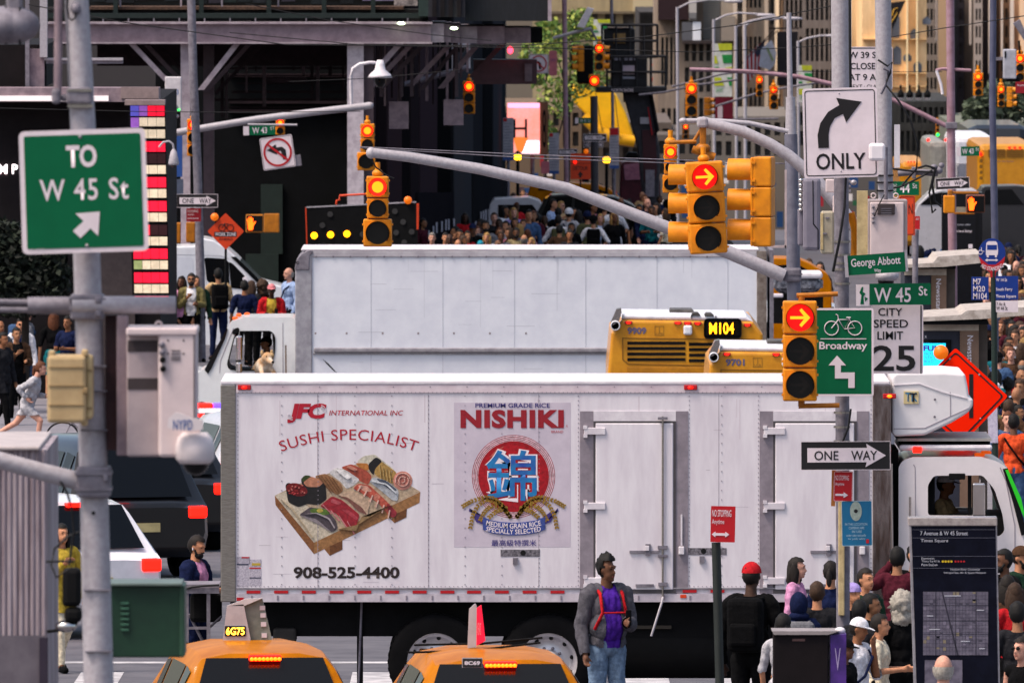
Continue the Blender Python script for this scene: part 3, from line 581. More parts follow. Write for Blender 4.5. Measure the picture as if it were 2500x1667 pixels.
# ================= signals, signs, poles =================
M_arrowred = glow('red arrow', 'ff5c0a', 2.6); M_redarr = glow('red arrow lens', 'd00804', .6)
def signal(label, cx, top, bot, wpx, D, lit='red', yaw=0, roll=0, sizes=(1, 1, 1), col=None, group=None, hang=True, visor=.75, cover=None, name='traffic_signal'):
    col = col or M_yel
    t = Thing(name, label, 'traffic light', cx, bot, D, group, roll, yaw); s = t.s; tot = sum(sizes); H = (bot - top) / s; w0 = wpx / s / max(sizes)
    z = H; ns = [] ; yb = .55 * w0
    b = MB(t)
    for k, q_ in enumerate(sizes):
        h = H * q_ / tot; w = w0 * q_; ns.append((z - h / 2, w, h))
        b.rbox(-w / 2, w / 2, 0, yb, z - h + .003, z - .003, w * .05); b.rbox(-w * .49, w * .49, -.03, 0.005, z - h + .008, z - .008, w * .04); z -= h
        for sx in (-1, 1):
            for zz in (z + h * .2, z + h * .8): b.box(sx * w * .47, sx * w * .54, -.02, .03, zz - .012, zz + .012)
    hs = b.build('housing', col, t.o)
    for k, (zc, w, h) in enumerate(ns):
        r = min(w, h) * .42
        b = MB(t); v = r * 2 * visor; b.lathe([(r, -.03), (r * 1.02, -.03 - v)], (0, 0, zc), 'y', 22, R(-42), R(222)); vo = b.build('visor', col, t.o)
        b = MB(t); b.lathe([(r * .97, -.03), (r * .99, -.028 - v)], (0, 0, zc), 'y', 22, R(-42), R(222)); b.build('visor_lining', M_black, vo)
        on = (lit in ('red', 'arrow', 'leftarrow') and k == 0) or (lit == 'green' and k == 2) or (lit == 'low' and k == 2)
        b = MB(t); b.disc((0, 0, zc), r * .96, 22, -.034); ln = b.build('lens', (M_redarr if 'arrow' in lit else glow('green lamp', '10ff60', 2.) if lit == 'green' else M_redlit) if on else M_lensoff, t.o)
        if on and lit in ('red', 'low'):
            b = MB(t); b.disc((0, 0, zc), r * .62, 18, -.04); b.build('lamp_core', M_redcore, ln)
        if on and 'arrow' in lit or (not on and lit == 'arrow'):
            g = -1 if lit == 'leftarrow' else 1; u = r / 1.0
            A = [(-.7, .1), (.28, .1), (-.05, .52), (.1, .66), (.72, 0), (.1, -.66), (-.05, -.52), (.28, -.1), (-.7, -.1)]
            b = MB(t); b.prism([(x * u * g, zc + y_ * u) for x, y_ in A], -.04, -.036); b.build('arrow', M_arrowred if on else mat('dim arrow', '1c150e', .5, var=0), ln)
    if hang:
        b = MB(t); b.tube([(0, yb * .5, H), (0, yb * .5, H + .16)], .03, 8); b.ell((0, yb * .5, H + .03), (.07, .07, .05), 10, 5); b.build('hanger', col, t.o)
    if cover:
        b = MB(t); b.rbox(-w0 * .6, w0 * .6, -.3, .35, H * .02, H, .06, 3); b.build('plastic_cover', M_black, t.o)
    return t
def rr(x0, y0, x1, y1, r): return rnd([(x0, y0), (x1, y0), (x1, y1), (x0, y1)], r, 4)
def sign(name, label, cat, x0, y0, x1, y1, D, bg, roll=0, border=None, bw=2, inset=0, r=4, group=None, yaw=0, texts=(), thick=.012):
    t = Thing(name, label, cat, (x0 + x1) / 2, (y0 + y1) / 2, D, group, roll, yaw); p = t.o
    pa = t.pg('panel', bg, rr(x0, y0, x1, y1, r), 0, thick)
    if border:
        b = MB(t); o_, i_ = rr(x0 + inset, y0 + inset, x1 - inset, y1 - inset, r), rr(x0 + inset + bw, y0 + inset + bw, x1 - inset - bw, y1 - inset - bw, max(1, r - bw))
        holed(b, M2(t, o_), [M2(t, i_)], -.003, -.001); b.build('border', border, p)
    for tx in texts:
        k = tx[6] if len(tx) > 6 else {}; t.text(tx[0], tx[1], tx[2], tx[3], tx[4], tx[5], -.004, **k)
    return t
def pole(label, pts, r0, r1, D, m=None, n=8, cat='pole', name='signal_pole', arms=(), group=None):   # pts in pixels; runs down to the street
    x, y = pts[-1]; t = Thing(name, label, cat, x, py_ground(D), D, group)
    g = py_ground(D); pts = list(pts)
    if y < g - 30: pts.append((x + (pts[-1][0] - pts[-2][0]) / max(1, (pts[-1][1] - pts[-2][1])) * (g - y) * .3, g))
    t.tb('shaft', m or M_galv, pts, r0, n, r1)
    return t
def arm_tube(t, name, pts, r0, r1, m=None): return t.tb(name, m or M_galv, pts, r0, 10, r1)

# ---- nearest pole on the left with all that hangs on it (D about 88) ----
DL = 88
pl = Thing('signal_pole', 'thick pale grey steel pole carrying the large green TO W 45 St sign', 'pole', 242, py_ground(DL), DL)
pl.tb('shaft', M_galv, [(187, -60), (205, 300), (214, 620), (231, 1180), (243, 1700), (243, py_ground(DL))], 29, 8, 39)
pl.part('clamp', lambda b: b.bx(165, 206, 229, 247, -.10, .12, .02), M_galvd); pl.part('clamp_band', lambda b: (b.bx(168, 209, 228, 216, -.105, .1), b.bx(169, 247, 230, 255, -.105, .1)), M_steel)
pl.tb('conduit', M_pinkst, [(147, -60, -.05), (144, 215, -.05)], 10, 10, 10); pl.part('conduit_bracket', lambda b: (b.bx(130, 208, 152, 246, -.1, .05, .02), b.bx(150, 222, 170, 242, -.06, .05, .02)), M_galvd)
pl.part('cable_dome', lambda b: b.ell(pl.L(189, 14, -.08), (.031, .03, .034), 14, 8), M_galvd); pl.tb('cable', M_cable, [(172, -60, -.1), (168, 10, -.1), (172, 36, -.1), (180, 42, -.1), (188, 36, -.1), (190, 22, -.1)], 2.6, 6)
pl.part('clamp', lambda b: (b.bx(175, 710, 257, 772, -.13, .12, .015), b.bx(172, 718, 262, 726, -.14, .1), b.bx(172, 742, 262, 748, -.14, .1), b.bx(236, 716, 252, 732, -.16, -.1, .01), b.bx(236, 748, 252, 764, -.16, -.1, .01)), M_galvd)
pl.part('open_tube', lambda b: b.lathe([(.05, .0), (.05, .6), (.044, .6), (.044, 0)], (pl.L(180, 735)[0], -.1, pl.L(0, 735)[2]), 'x', 20), M_galv)
pl.part('tube_bore', lambda b: b.lathe([(0, .45), (.046, .45)], (pl.L(180, 735)[0], -.1, pl.L(0, 735)[2]), 'x', 20), M_dark)
pl.tb('twin_rail', M_galvd, [(-60, 729, 0), (92, 731, 0)], 8, 10); pl.tb('twin_rail', M_galvd, [(-60, 747, 0), (92, 749, 0)], 8, 10)
pl.tb('tube_sleeve', M_galvd, [(70, 738, -.02), (110, 738, -.02), (182, 738, -.05)], 21, 14, 22)
pl.part('clamp', lambda b: (b.bx(190, 1130, 273, 1205, -.14, .12, .015), b.bx(186, 1142, 276, 1150, -.15, .1), b.bx(186, 1180, 276, 1188, -.15, .1), b.bx(255, 1146, 268, 1166, -.17, -.1, .01)), M_galvd)
pl.tb('mast_arm', M_galv, [(-120, 1082, -.15), (0, 1113, -.12), (100, 1142, -.08), (200, 1168, -.04)], 20, 14, 23)
pl.part('bolt_hole', lambda b: b.disc((pl.L(231, 1243)[0], 0, pl.L(0, 1243)[2]), .012, 10, -.105), M_dark)
for y in (884, 945, 1040, 1430, 1580): pl.part('pole_band', lambda b: b.bx(196 + (y - 884) * .02, y, 262 + (y - 884) * .02, y + 3, -.097, .05), M_galvd)
for pts in ([(150, 1165, -.1), (168, 1195, -.12), (180, 1240, -.12), (184, 1290, -.12), (176, 1340, -.12), (172, 1372, -.12)], [(172, 1380, -.1), (140, 1400, -.1), (128, 1370, -.1), (136, 1330, -.1), (170, 1300, -.1), (196, 1290, -.08)], [(115, 1362, -.1), (150, 1361, -.1), (185, 1362, -.1)]): pl.tb('cable', M_cable, pts, 3.2, 6)
lf = Thing('street_lamp', 'rounded grey metal lamp head cut by the top left corner', 'street lamp', 35, 105, DL)
lf.part('lamp_head', lambda b: (b.ell(lf.L(34, 62), (.152, .15, .105), 28, 16), b.ell(lf.L(10, 62), (.17, .16, .11), 28, 16)), M_galvd); lf.bx('lamp_neck', M_galvd, 15, -60, 55, 34, -.05, .05, .02)
for x in (15, 49): lf.part('lamp_band', lambda b: b.lathe([(.118, -.005), (.118, .005)], (lf.L(x, 62)[0], 0, lf.L(0, 62)[2]), 'x', 24), M_black)
sg = sign('street_sign', 'large green sign reading TO W 45 St with an arrow pointing up to the right', 'sign', 50, 317, 359, 617, DL - .3, M_sw, roll=-1.8, r=16,
     texts=(('TO', 164, 354, 239, 409, M_sw, dict(bold=.035)), ('W 45 St', 97, 436, 314, 489, M_sw, dict(bold=.022, spacing=1.12))))
sg.pg('green_face', M_green, rr(62, 329, 347, 605, 6), -.003, -.001)
sg.pg('arrow', M_sw, [(242, 518), (183, 521), (202, 540), (175, 563), (193, 581), (218, 558), (236, 577)], -.006, -.003)
for p in ((200, 334), (208, 600)): sg.part('bolt', lambda b: b.ell(sg.L(p[0], p[1], -.004), (.011, .006, .011), 10, 5), M_alu)
sg.text('D-1527B', 70, 604, 103, 608, M_sw, -.004); 
bb = Thing('junction_box', 'beige ribbed metal box strapped to the front of the near pole', 'box', 168, 1035, DL - .25)
M_bei = mat('beige paint', 'b39a72', .6, col2='a58c66', scale=6)
bb.bx('box_body', M_bei, 117, 866, 212, 1030, -.15, .15, .02); bb.bx('side_flange', mat('beige paint light', 'c0a87c', .6, col2='ad956c'), 208, 866, 228, 1022, -.1, .12, .02)
for y in (893, 938, 985): bb.bx('rib', mat('beige groove', '8a7350', .7), 121, y, 208, y + 2.5, -.156, -.14)
for x, y in ((128, 862), (208, 860), (207, 1030)): bb.bx('lug', M_bei, x - 8, y - 8, x + 8, y + 8, -.12, .0, .01)
bb.part('hasp', lambda b: (b.bx(205, 944, 217, 958, -.17, -.1, .006), b.bx(214, 900, 226, 905, -.11, .0), b.bx(214, 992, 226, 997, -.11, 0)), mat('beige groove', '8a7350'))
nb_ = Thing('camera_cabinet', 'tall pale police camera cabinet bolted beside the near pole', 'cabinet', 383, 1112, DL - .1)
M_cabw = mat('cabinet cream', 'cdbcbc', .5, col2='c0afb0', scale=4)
nb_.bx('cabinet_body', mat('cabinet shaded side', 'a59698', .55, col2='988a8d'), 310, 803, 392, 1113, -.1, .4, .015); nb_.bx('cabinet_front', M_cabw, 388, 803, 482, 1113, -.18, .35, .02)  # side face is darker: its shade is put into the colour
nb_.bx('cabinet_lid', M_cabw, 310, 798, 484, 816, -.19, .4, .01); nb_.bx('mounting_rail', M_pinkst, 285, 770, 313, 1112, -.02, .1, .01); nb_.bx('backing_strap', mat('rusty strap', '43292b', .7, col2='2f1c1f'), 256, 770, 285, 1100, .1, .2)
for y0, y1 in ((829, 857), (921, 949)): nb_.bx('dark_vent', mat('vent brown', '3c3335', .7), 313, y0, 391, y1, -.104, -.09)
for x, y in ((397, 838), (398, 857), (399, 875), (400, 897)): nb_.part('cable_gland', lambda b: b.lathe([(0, -.03), (.018, -.03), (.018, .02)], nb_.L(x, y, -.18), 'y', 12), M_galvd if y < 870 else M_black)
nb_.part('grille', lambda b: [b.bx(420, y, 442, y + 2, -.186, -.17) for y in (852, 860, 868, 874)], mat('vent brown', '3c3335')); nb_.bx('door_edge', mat('vent brown', '3c3335'), 475, 815, 477, 1100, -.183, -.17)
for x, y in ((412, 828), (450, 828), (450, 860), (412, 860)): nb_.part('screw', lambda b: b.ell(nb_.L(x, y, -.18), (.006, .005, .006), 8, 4), M_black)
nb_.tb('lifting_eye', M_cabw, [(388 + 8 * math.cos(a * .6), 792 - 8 * math.sin(a * .6), -.02) for a in range(-1, 7)], 2.5, 8)
dm = Thing('dome_camera', 'white dome camera with a dark glass bowl and a police badge plate above it', 'camera', 478, 1160, DL - .3)
dm.part('camera_cap', lambda b: b.lathe([(0, .13), (.07, .13), (.10, .10), (.113, .05), (.113, -.02), (.09, -.05), (0, -.05)], dm.L(476, 1110), 'z', 28), mat('camera white', 'cfc4c6', .4, var=.05))
dm.part('glass_bowl', lambda b: b.ell(dm.L(478, 1127), (.077, .077, .08), 20, 12), M_glass); dm.bx('stem', M_cabw, 455, 1045, 490, 1070, -.03, .03, .01)
dm.pg('badge_plate', mat('camera white', 'cfc4c6'), rnd([(410, 1042), (412, 1020), (425, 1008), (432, 1004), (446, 1008), (470, 1018), (497, 1022), (496, 1046), (462, 1050)], 3), -.14, -.1)
dm.text('NYPD', 424, 1022, 471, 1047, mat('badge blue', '2a4f8e', .5, var=.05), -.144, bold=.02, spacing=1.1)
gc = Thing('control_cabinet', 'dark green louvred cabinet attached low on the near pole', 'cabinet', 362, 1602, DL + 2)
M_gcab = mat('cabinet green', '1c3a2a', .45, col2='173024', scale=3)
gc.bx('cabinet_body', M_gcab, 268, 1426, 450, 1602, -.1, .4, .01); gc.bx('cabinet_lid', mat('cabinet lid', '5c6a64', .45), 262, 1420, 446, 1427, -.14, .42, .005); gc.bx('corner_edge', mat('cabinet edge', '2c4a3a', .45), 440, 1426, 452, 1600, -.11, .4, .005)
for i in range(6): gc.bx('louvre', mat('louvre green', '3a6350', .4), 296, 1467 + i * 13, 316, 1472 + i * 13, -.115, -.1, .003)
# corrugated truck body and its mirror
ct = Thing('container_truck', 'truck with a dirty pale corrugated box body cut by the left edge', 'truck', 60, py_ground(97), 97)
M_corr = mat('corrugated pink grey', '9f9399', .6, col2='74666c', scale=3, stretch=(6, 1, .35))
def corr(b):
    n = 30; zt, zb = ct.L(0, 1092)[2], ct.L(0, 1720)[2]
    for i in range(n):
        x0, x1 = ct.L(-300 + i * 13.9, 0)[0], ct.L(-300 + (i + 1) * 13.9, 0)[0]; w = x1 - x0
        b.add([(x0, 0, zb), (x0 + w * .3, -.012, zb), (x0 + w * .6, -.012, zb), (x0 + w * .9, 0, zb), (x1, 0, zb), (x0, 0, zt), (x0 + w * .3, -.012, zt), (x0 + w * .6, -.012, zt), (x0 + w * .9, 0, zt), (x1, 0, zt)], [(0, 1, 6, 5), (1, 2, 7, 6), (2, 3, 8, 7), (3, 4, 9, 8)])
ct.part('box_body', lambda b: (corr(b), b.bx(-300, 1092, 117, 1720, .01, 2.4)), M_corr); ct.bx('roof_cap', mat('pale roof', 'b3a7a5', .5), -300, 1083, 100, 1093, -.05, 2.42, .01)
ct.bx('lower_panel', mat('dull panel', '665f66', .6, col2='575058', scale=4), -300, 1545, 114, 1720, -.036, -.03)
ct.bx('corner_plate', mat('dark violet plate', '2f2634', .5), 98, 1550, 119, 1667, -.05, 0)
ct.bx('cab', M_black, -300, 1720, 122, 1850, .1, 2.3)
ct.part('mirror', lambda b: (b.bx(155, 1380, 200, 1474, -.1, .05, .03), b.bx(160, 1476, 202, 1512, -.1, .05, .03)), M_black); ct.tb('mirror_arm', M_black, [(118, 1536, 0), (150, 1531, -.05), (180, 1527, -.08), (190, 1510, -.05)], 4, 8)
ct.part('convex_mirror', lambda b: b.ell(ct.L(163, 1522, -.05), (.07, .06, .04), 16, 10), M_chrome)

# ---- right hand pole with the ONE WAY sign (D about 154) ----
DR = 155
pc = pole('grey banded pole behind the bike sign and large one way sign', [(2051, -60), (2052, 300), (2054, 620), (2056, 1000), (2058, 1480)], 19, 16, DR, M_galvd)
pc.tb('upper_sleeve', M_galv, [(2050, -60, -.01), (2051, 215, -.01)], 23, 8, 22)
for y in (588, 620, 640, 655, 690, 1005, 1040, 1075): pc.part('strap', lambda b: b.lathe([(.086, -.01), (.086, .01)], pc.L(2055, y), 'z', 20), M_steel)
pc.bx('lit_pole_side', mat('cream post', 'c7b285', .6, col2='a8946c', scale=8), 2046, 1210, 2061, 1500, -.12, -.06, .01)  # warm light on the pole's left side, put into a cream-coloured strip
pc.tb('strap_cable', M_cable, [(2072, -40, -.2), (2073, 120, -.2), (2075, 250, -.2), (2065, 345, -.2), (2064, 420, -.2), (2060, 500, -.2), (2048, 580, -.2), (2032, 660, -.15)], 3.4, 6)
pc.tb('strap_cable', M_cable, [(2076, 995, -.12), (2070, 1040, -.12), (2056, 1075, -.12)], 3, 6)
s5 = signal('yellow signal showing a red right arrow beside the green bike route sign', 1953, 734, 980, 83, DR - 1.2, 'arrow', hang=False, visor=.35)
s5.part('bracket', lambda b: (b.tb([(1945, 722, .1), (2046, 718, .1)], 6), b.tb([(1957, 736, .1), (1957, 724, .1)], 8), b.tb([(1950, 992, .1), (2050, 990, .1)], 6), b.tb([(1957, 978, .1), (1957, 992, .1)], 8)), M_yeld)
bk = sign('bike_route_sign', 'green bike route sign reading Broadway with a bicycle and a stepped arrow', 'sign', 1985, 752, 2133, 967, DR - .5, M_green, border=M_sw, bw=5, inset=0, r=6, texts=(('Broadway', 2000, 834, 2117, 858, M_sw, dict(bold=.03)),))
def ring(cx, cy, r): return [(cx + r * math.cos(a * math.pi / 12), cy + r * math.sin(a * math.pi / 12), -.006) for a in range(25)]
bk.part('bicycle_symbol', lambda b: [b.tb(p, 1.3, 5) for p in (ring(2030, 801, 17), ring(2087, 801, 17), [(2030, 801, -.006), (2047, 780, -.006), (2074, 780, -.006), (2061, 803, -.006), (2047, 780, -.006)], [(2061, 803, -.006), (2087, 801, -.006), (2072, 776, -.006)], [(2047, 780, -.006), (2045, 769, -.006), (2040, 767, -.006)], [(2066, 775, -.006), (2077, 775, -.006)])], M_sw)
bk.bx('divider', M_sw, 2003, 826, 2115, 828, -.005, 0); bk.pg('arrow', M_sw, q([(475, 835), (538, 905), (502, 905), (502, 955), (600, 955), (600, 1065), (555, 1065), (555, 998), (460, 998), (460, 905), (415, 905)], 1880, 580, 2.903), -.006, -.001)
ow = sign('one_way_sign', 'large black and white one way sign on the right pole, just above the red sign', 'sign', 1955, 1077, 2174, 1147, DR - .6, M_sb, border=M_sw, bw=1.2, inset=0, r=2, roll=-.3)
ow.pg('arrow', M_sw, [(1971, 1093), (2117, 1093), (2115, 1083), (2163, 1112), (2113, 1140), (2116, 1128), (1971, 1128)], -.004, 0); ow.text('ONE', 1988, 1100, 2047, 1123, M_sb, -.007, bold=.02); ow.text('WAY', 2078, 1100, 2142, 1123, M_sb, -.007, bold=.02)
on = sign('turn_sign', 'white right turn ONLY sign with a curved black arrow', 'sign', 1961, 215, 2143, 434, DR - .7, M_sw, roll=-1.4, border=M_sb, bw=2.2, inset=5, r=8, texts=(('ONLY', 1991, 374, 2112, 414, M_sb, dict(bold=.03)),))
on.pg('arrow', M_sb, q([(625, 912), (622, 830), (640, 760), (690, 690), (760, 650), (742, 605), (898, 632), (800, 758), (782, 705), (730, 730), (700, 780), (690, 830), (690, 912)], 1750, 0, 2.529), -.006, -.001)
for p in ((2051, 229), (2051, 418)): on.part('bolt', lambda b: b.ell(on.L(p[0], p[1], -.002), (.008, .005, .008), 8, 4), M_alu)
sb_ = Thing('sensor_box', 'small blank white plastic box beside the ONLY sign', 'box', 2141, 394, DR - .9); sb_.bx('box_body', mat('plastic white', 'ddd6da', .4, var=.03), 2121, 350, 2161, 393, -.1, .1, .03)
cs = sign('road_closed_sign', 'white sign with big black letters about a closed street, high between two poles', 'sign', 2066, 115, 2179, 218, 184, M_sw, border=M_sb, bw=2, inset=2, r=3,
   texts=(('W 39 ST', 2071, 127, 2152, 143, M_sb, dict(bold=.02)), ('CLOSED', 2076, 154, 2152, 170, M_sb, dict(bold=.02)), ('AT 9 AV', 2072, 181, 2152, 197, M_sb, dict(bold=.02)), ('NEXT : CLASS', 2072, 207, 2152, 217, M_sb)))
pr = pole('pale octagonal pole behind the closed street sign, right of the ONLY sign', [(2154, -60), (2158, 360), (2162, 480), (2165, 900)], 20, 17, 182.5, M_galv)
for y in (425, 442, 462): pr.part('strap', lambda b: b.bx(2139, y, 2180, y + 3, -.11, .05), M_black)
pr.tb('hook_cable', M_cable, [(2142, 145, -.15), (2165, 160, -.2), (2176, 150, -.15), (2172, 175, -.2), (2160, 205, -.2), (2192, 245, -.2), (2220, 290, -.2), (2238, 350, -.2), (2236, 410, -.2), (2200, 450, -.2)], 2.6, 6)
pr.tb('chain', M_galvd, [(2155, 165, -.2), (2168, 172, -.2), (2160, 205, -.2), (2148, 228, -.2)], 4, 6)
pr.bx('side_panel', M_whited, 2182, 303, 2196, 408, -.05, .02)
eb = Thing('equipment_cabinet', 'tall white equipment cabinet with a dark vent, above the George Abbott sign', 'cabinet', 2170, 660, DR + 1)
eb.bx('cabinet_body', mat('cabinet grey side', '9d908f', .5, col2='8f8384'), 2118, 488, 2215, 664, -.05, .4, .01); eb.bx('cabinet_door', M_cabw, 2124, 494, 2206, 660, -.07, -.04, .01); eb.bx('mounting_plate', mat('cream post', 'c7b285'), 2092, 466, 2118, 640, -.02, .05)
eb.bx('vent_hood', mat('vent brown', '3c3335'), 2142, 497, 2184, 524, -.1, -.06, .01); eb.part('vent_slats', lambda b: [b.bx(2150, y, 2176, y + 1.5, -.105, -.1) for y in (508, 513, 518, 522)], M_galvd)
for y in (505, 520, 531, 542): eb.part('cable_gland', lambda b: b.lathe([(0, -.03), (.014, -.03), (.014, .02)], eb.L(2131, y, -.07), 'y', 10), M_galvd)
for x in (2132, 2187): eb.tb('lifting_eye', M_cabw, [(x + 6 * math.cos(a * .55), 478 - 6 * math.sin(a * .55), 0) for a in range(12)], 2, 6)
eb.tb('mast_tube', M_galvd, [(2163, 488, .1), (2163, 360, .1)], 5, 8); eb.tb('cable', M_cable, [(2158, 475, -.08), (2145, 500, -.09), (2134, 528, -.09)], 1.5, 6)
gb = Thing('dome_camera', 'dark dome camera under the George Abbott sign', 'camera', 2164, 705, DR + .8); gb.part('camera_cap', lambda b: b.lathe([(0, .05), (.12, .05), (.12, 0), (.09, -.03), (0, -.03)], gb.L(2166, 678), 'z', 20), M_galv); gb.part('glass_bowl', lambda b: b.ell(gb.L(2163, 687), (.085, .085, .075), 16, 10), M_glass)
ga = sign('street_sign', 'green George Abbott Way street sign, tilted up to the right', 'sign', 2068, 620, 2212, 668, DR - .4, M_green, roll=-4, r=2, texts=(('George Abbott', 2078, 628, 2199, 654, M_sw, dict(bold=.02)), ('Way', 2133, 656, 2150, 667, M_sw, dict(bold=.02))))
ga.bx('end_bracket', M_galv, 2062, 618, 2070, 672, -.02, .03); ga.bx('end_bracket', M_galv, 2210, 616, 2216, 668, -.02, .03)
w45 = sign('street_sign', 'green W 45 St street sign with a white crest panel at its left end', 'sign', 2123, 692, 2272, 744, DR - .2, M_green, roll=-.4, r=2, texts=(('W 45', 2134, 702, 2224, 738, M_sw, dict(bold=.02)), ('St', 2243, 699, 2264, 722, M_sw, dict(bold=.02))))
w45.bx('crest_panel', M_sw, 2090, 694, 2122, 746, -.002, .01); w45.part('crest', lambda b: (b.pg(rnd([(2100, 742), (2103, 720), (2098, 714), (2104, 700), (2108, 700), (2106, 712), (2113, 716), (2108, 724), (2109, 742)], 1), -.005, -.001), b.pg([(2111, 724), (2119, 728), (2112, 736)], -.005, -.001)), M_green)
sl = sign('speed_limit_sign', 'white city speed limit 25 sign behind the bike route sign', 'sign', 2128, 744, 2254, 912, DR + .1, M_sw, r=4, texts=(('CITY', 2144, 752, 2203, 771, M_sb, dict(bold=.02)), ('SPEED', 2133, 780, 2217, 800, M_sb, dict(bold=.02)), ('LIMIT', 2142, 809, 2205, 829, M_sb, dict(bold=.02)), ('25', 2131, 843, 2235, 906, M_sb, dict(bold=.03))))
sl.bx('border_line', M_sb, 2247, 746, 2250, 912, -.003, 0)
ns = sign('no_stopping_sign', 'red no stopping anytime sign under the large one way sign', 'sign', 2035, 1150, 2082, 1224, DR - .5, M_sr, r=3, roll=1.2, border=M_sw, bw=.8, inset=1, texts=(('NO STOPPING', 2039, 1160, 2072, 1172, M_sw), ('Anytime', 2039, 1177, 2061, 1187, M_sw)))
ns.pg('arrow', M_sw, [(2040, 1205), (2060, 1205), (2060, 1201), (2071, 1208), (2060, 1215), (2060, 1210), (2040, 1210)], -.005, 0); ns.bx('backing_plate', mat('orange edge', 'a8672a', .5), 2030, 1148, 2040, 1236, .02, .04)
bs = sign('notice_sign', 'blue notice with a round pale seal, below the red sign on the right pole', 'sign', 2055, 1222, 2129, 1332, DR - .5, mat('notice blue', '13628a', .5, var=.06), r=4, roll=-.8, border=mat('notice pale', '9fb7c0', .5, var=0), bw=1, inset=0)
bs.part('seal', lambda b: b.disc(bs.L(2090, 1247), .06, 24, -.004, .10), mat('seal grey', '9aa59a', .6, col2='7f8c84', scale=30)); bs.part('seal_centre', lambda b: b.disc(bs.L(2090, 1247), .02, 12, -.006), M_sb)
for i, (a, c) in enumerate(((2063, 2117), (2072, 2110), (2080, 2104), (2066, 2114), (2070, 2112))): bs.text(('IN THIS LOCATION', 'CAMERAS ARE', 'IN USE', 'under video and audio', 'for public safety')[i], a, 1276 + i * 9, c, 1282 + i * 9, mat('notice pale', '9fb7c0'), -.004)
bs.bx('tiny_flag', M_sr, 2114, 1316, 2121, 1326, -.004, 0)
n2 = sign('no_stopping_sign', 'red no stopping sign with a double arrow on its own short post', 'sign', 1735, 1235, 1795, 1323, 152, M_sr, r=2, roll=1.2, texts=(('NO STOPPING', 1738, 1244, 1785, 1261, M_sw, dict(bold=.01)), ('Anytime', 1738, 1267, 1768, 1282, M_sw)))
n2.pg('arrow', M_sw, [(1738, 1304), (1747, 1297), (1747, 1301), (1771, 1301), (1771, 1297), (1781, 1304), (1771, 1311), (1771, 1307), (1747, 1307), (1747, 1311)], -.005, 0)
np_ = pole('short dark square post under the red double arrow sign', [(1748, 1322), (1758, 1700)], 11, 11, 152.1, mat('post green black', '252a28', .6), n=4, name='sign_post')

# ---- arms and signals over the middle ----
pm = pole('grey tapered pole with a pipe arm, left of the ONLY sign', [(1925, 30), (1928, 240)], 6, 8, 176, M_galv)
pm.tb('lower_shaft', M_galv, [(1929, 236), (1930, 330)], 11, 12, 14); pm.tb('base_shaft', mat('blue grey paint', '6c6b78', .6, col2='5d5c69', scale=9), [(1930, 326), (1938, 720), (1946, 1300), (1948, py_ground(176))], 16, 12, 19)
pm.part('clamp', lambda b: (b.bx(1911, 652, 1956, 686, -.12, .1, .03), b.bx(1908, 666, 1958, 669, -.13, .1)), M_galvd)
pm.tb('mast_arm', M_galv, [(905, 369, -.5), (1000, 380, -.45), (1169, 409, -.4), (1382, 457, -.3), (1594, 540, -.2), (1722, 590, -.15), (1913, 672, -.1)], 12, 12, 17)
pm.part('arm_cap', lambda b: b.ell(pm.L(906, 370, -.5), (.06, .06, .068), 12, 8), M_galv)
for k in (0, 8): pm.tb('guy_wire', M_galvd, [(880, 355 + k * .3, -.5), (1300, 375 + k, -.4), (1700, 390 + k, -.2), (1922, 398, 0)], 1.3, 5)
pm.tb('arm_cable', M_cable, [(905, 385, -.5), (918, 405, -.5), (945, 425, -.5), (962, 432, -.5)], 2, 6)
pm.part('frame', lambda b: (b.bx(1914, 412, 1919, 602, -.3, -.25), b.bx(1880, 596, 1918, 602, -.3, -.25)), mat('pale tube', 'b5a3a3', .5))
am = Thing('mast_arm', 'thick curved steel arm that carries the cluster of arrow signals', 'signal arm', 2092, 556, 173)
am.tb('arm', M_galv, [(1712, 297), (1750, 306), (1815, 322), (1880, 352), (1925, 380), (1957, 407), (1995, 443), (2030, 484), (2092, 556)], 13, 12, 16); am.part('arm_cap', lambda b: b.rbox(*[v for v in (am.L(1701, 0)[0], am.L(1727, 0)[0], -.09, .09, am.L(0, 312)[2], am.L(0, 286)[2])], .03), M_galv)
am.tb('brace', M_galv, [(1668, 296, .2), (1750, 296, .2), (1830, 302, .2), (1925, 322, .2)], 6, 8); am.part('brace_cap', lambda b: b.ell(am.L(1668, 296, .2), (.05, .05, .035), 10, 6), M_galv)
am.part('hanger', lambda b: (b.bx(1708, 308, 1724, 360, -.05, .05, .02), b.tb([(1712, 315), (1690, 350)], 4), b.tb([(1690, 364), (1745, 384)], 10), b.tb([(1634, 348), (1700, 346)], 5), b.ell(am.L(1716, 362), (.09, .09, .06), 12, 8)), M_yeld)
signal('large yellow signal with a red right arrow in the middle of the hanging cluster', 1731, 394, 620, 92, 171.6, 'arrow', roll=-3.2, hang=True, visor=.7)
GRP = 'side faces of the hanging signal cluster'
signal('yellow signal turned away to the left, tucked behind the lit arrow signal', 1690, 396, 606, 80, 172.3, None, yaw=-97, roll=0, hang=False, visor=.85)
signal('bright yellow signal seen from its side with three long hoods, right of the lit arrow', 1843, 382, 602, 82, 172.4, None, yaw=-98, hang=False, visor=.95)
signal('yellow signal with a round red light, left of the hanging arrow cluster', 1637, 352, 472, 38, 176, 'red', sizes=(.85, .8, 1))
signal('yellow signal with a red light and an oversized bottom unit, above the white truck roof', 922, 430, 603, 70, 179, 'red', sizes=(.78, .74, 1.), visor=.5)
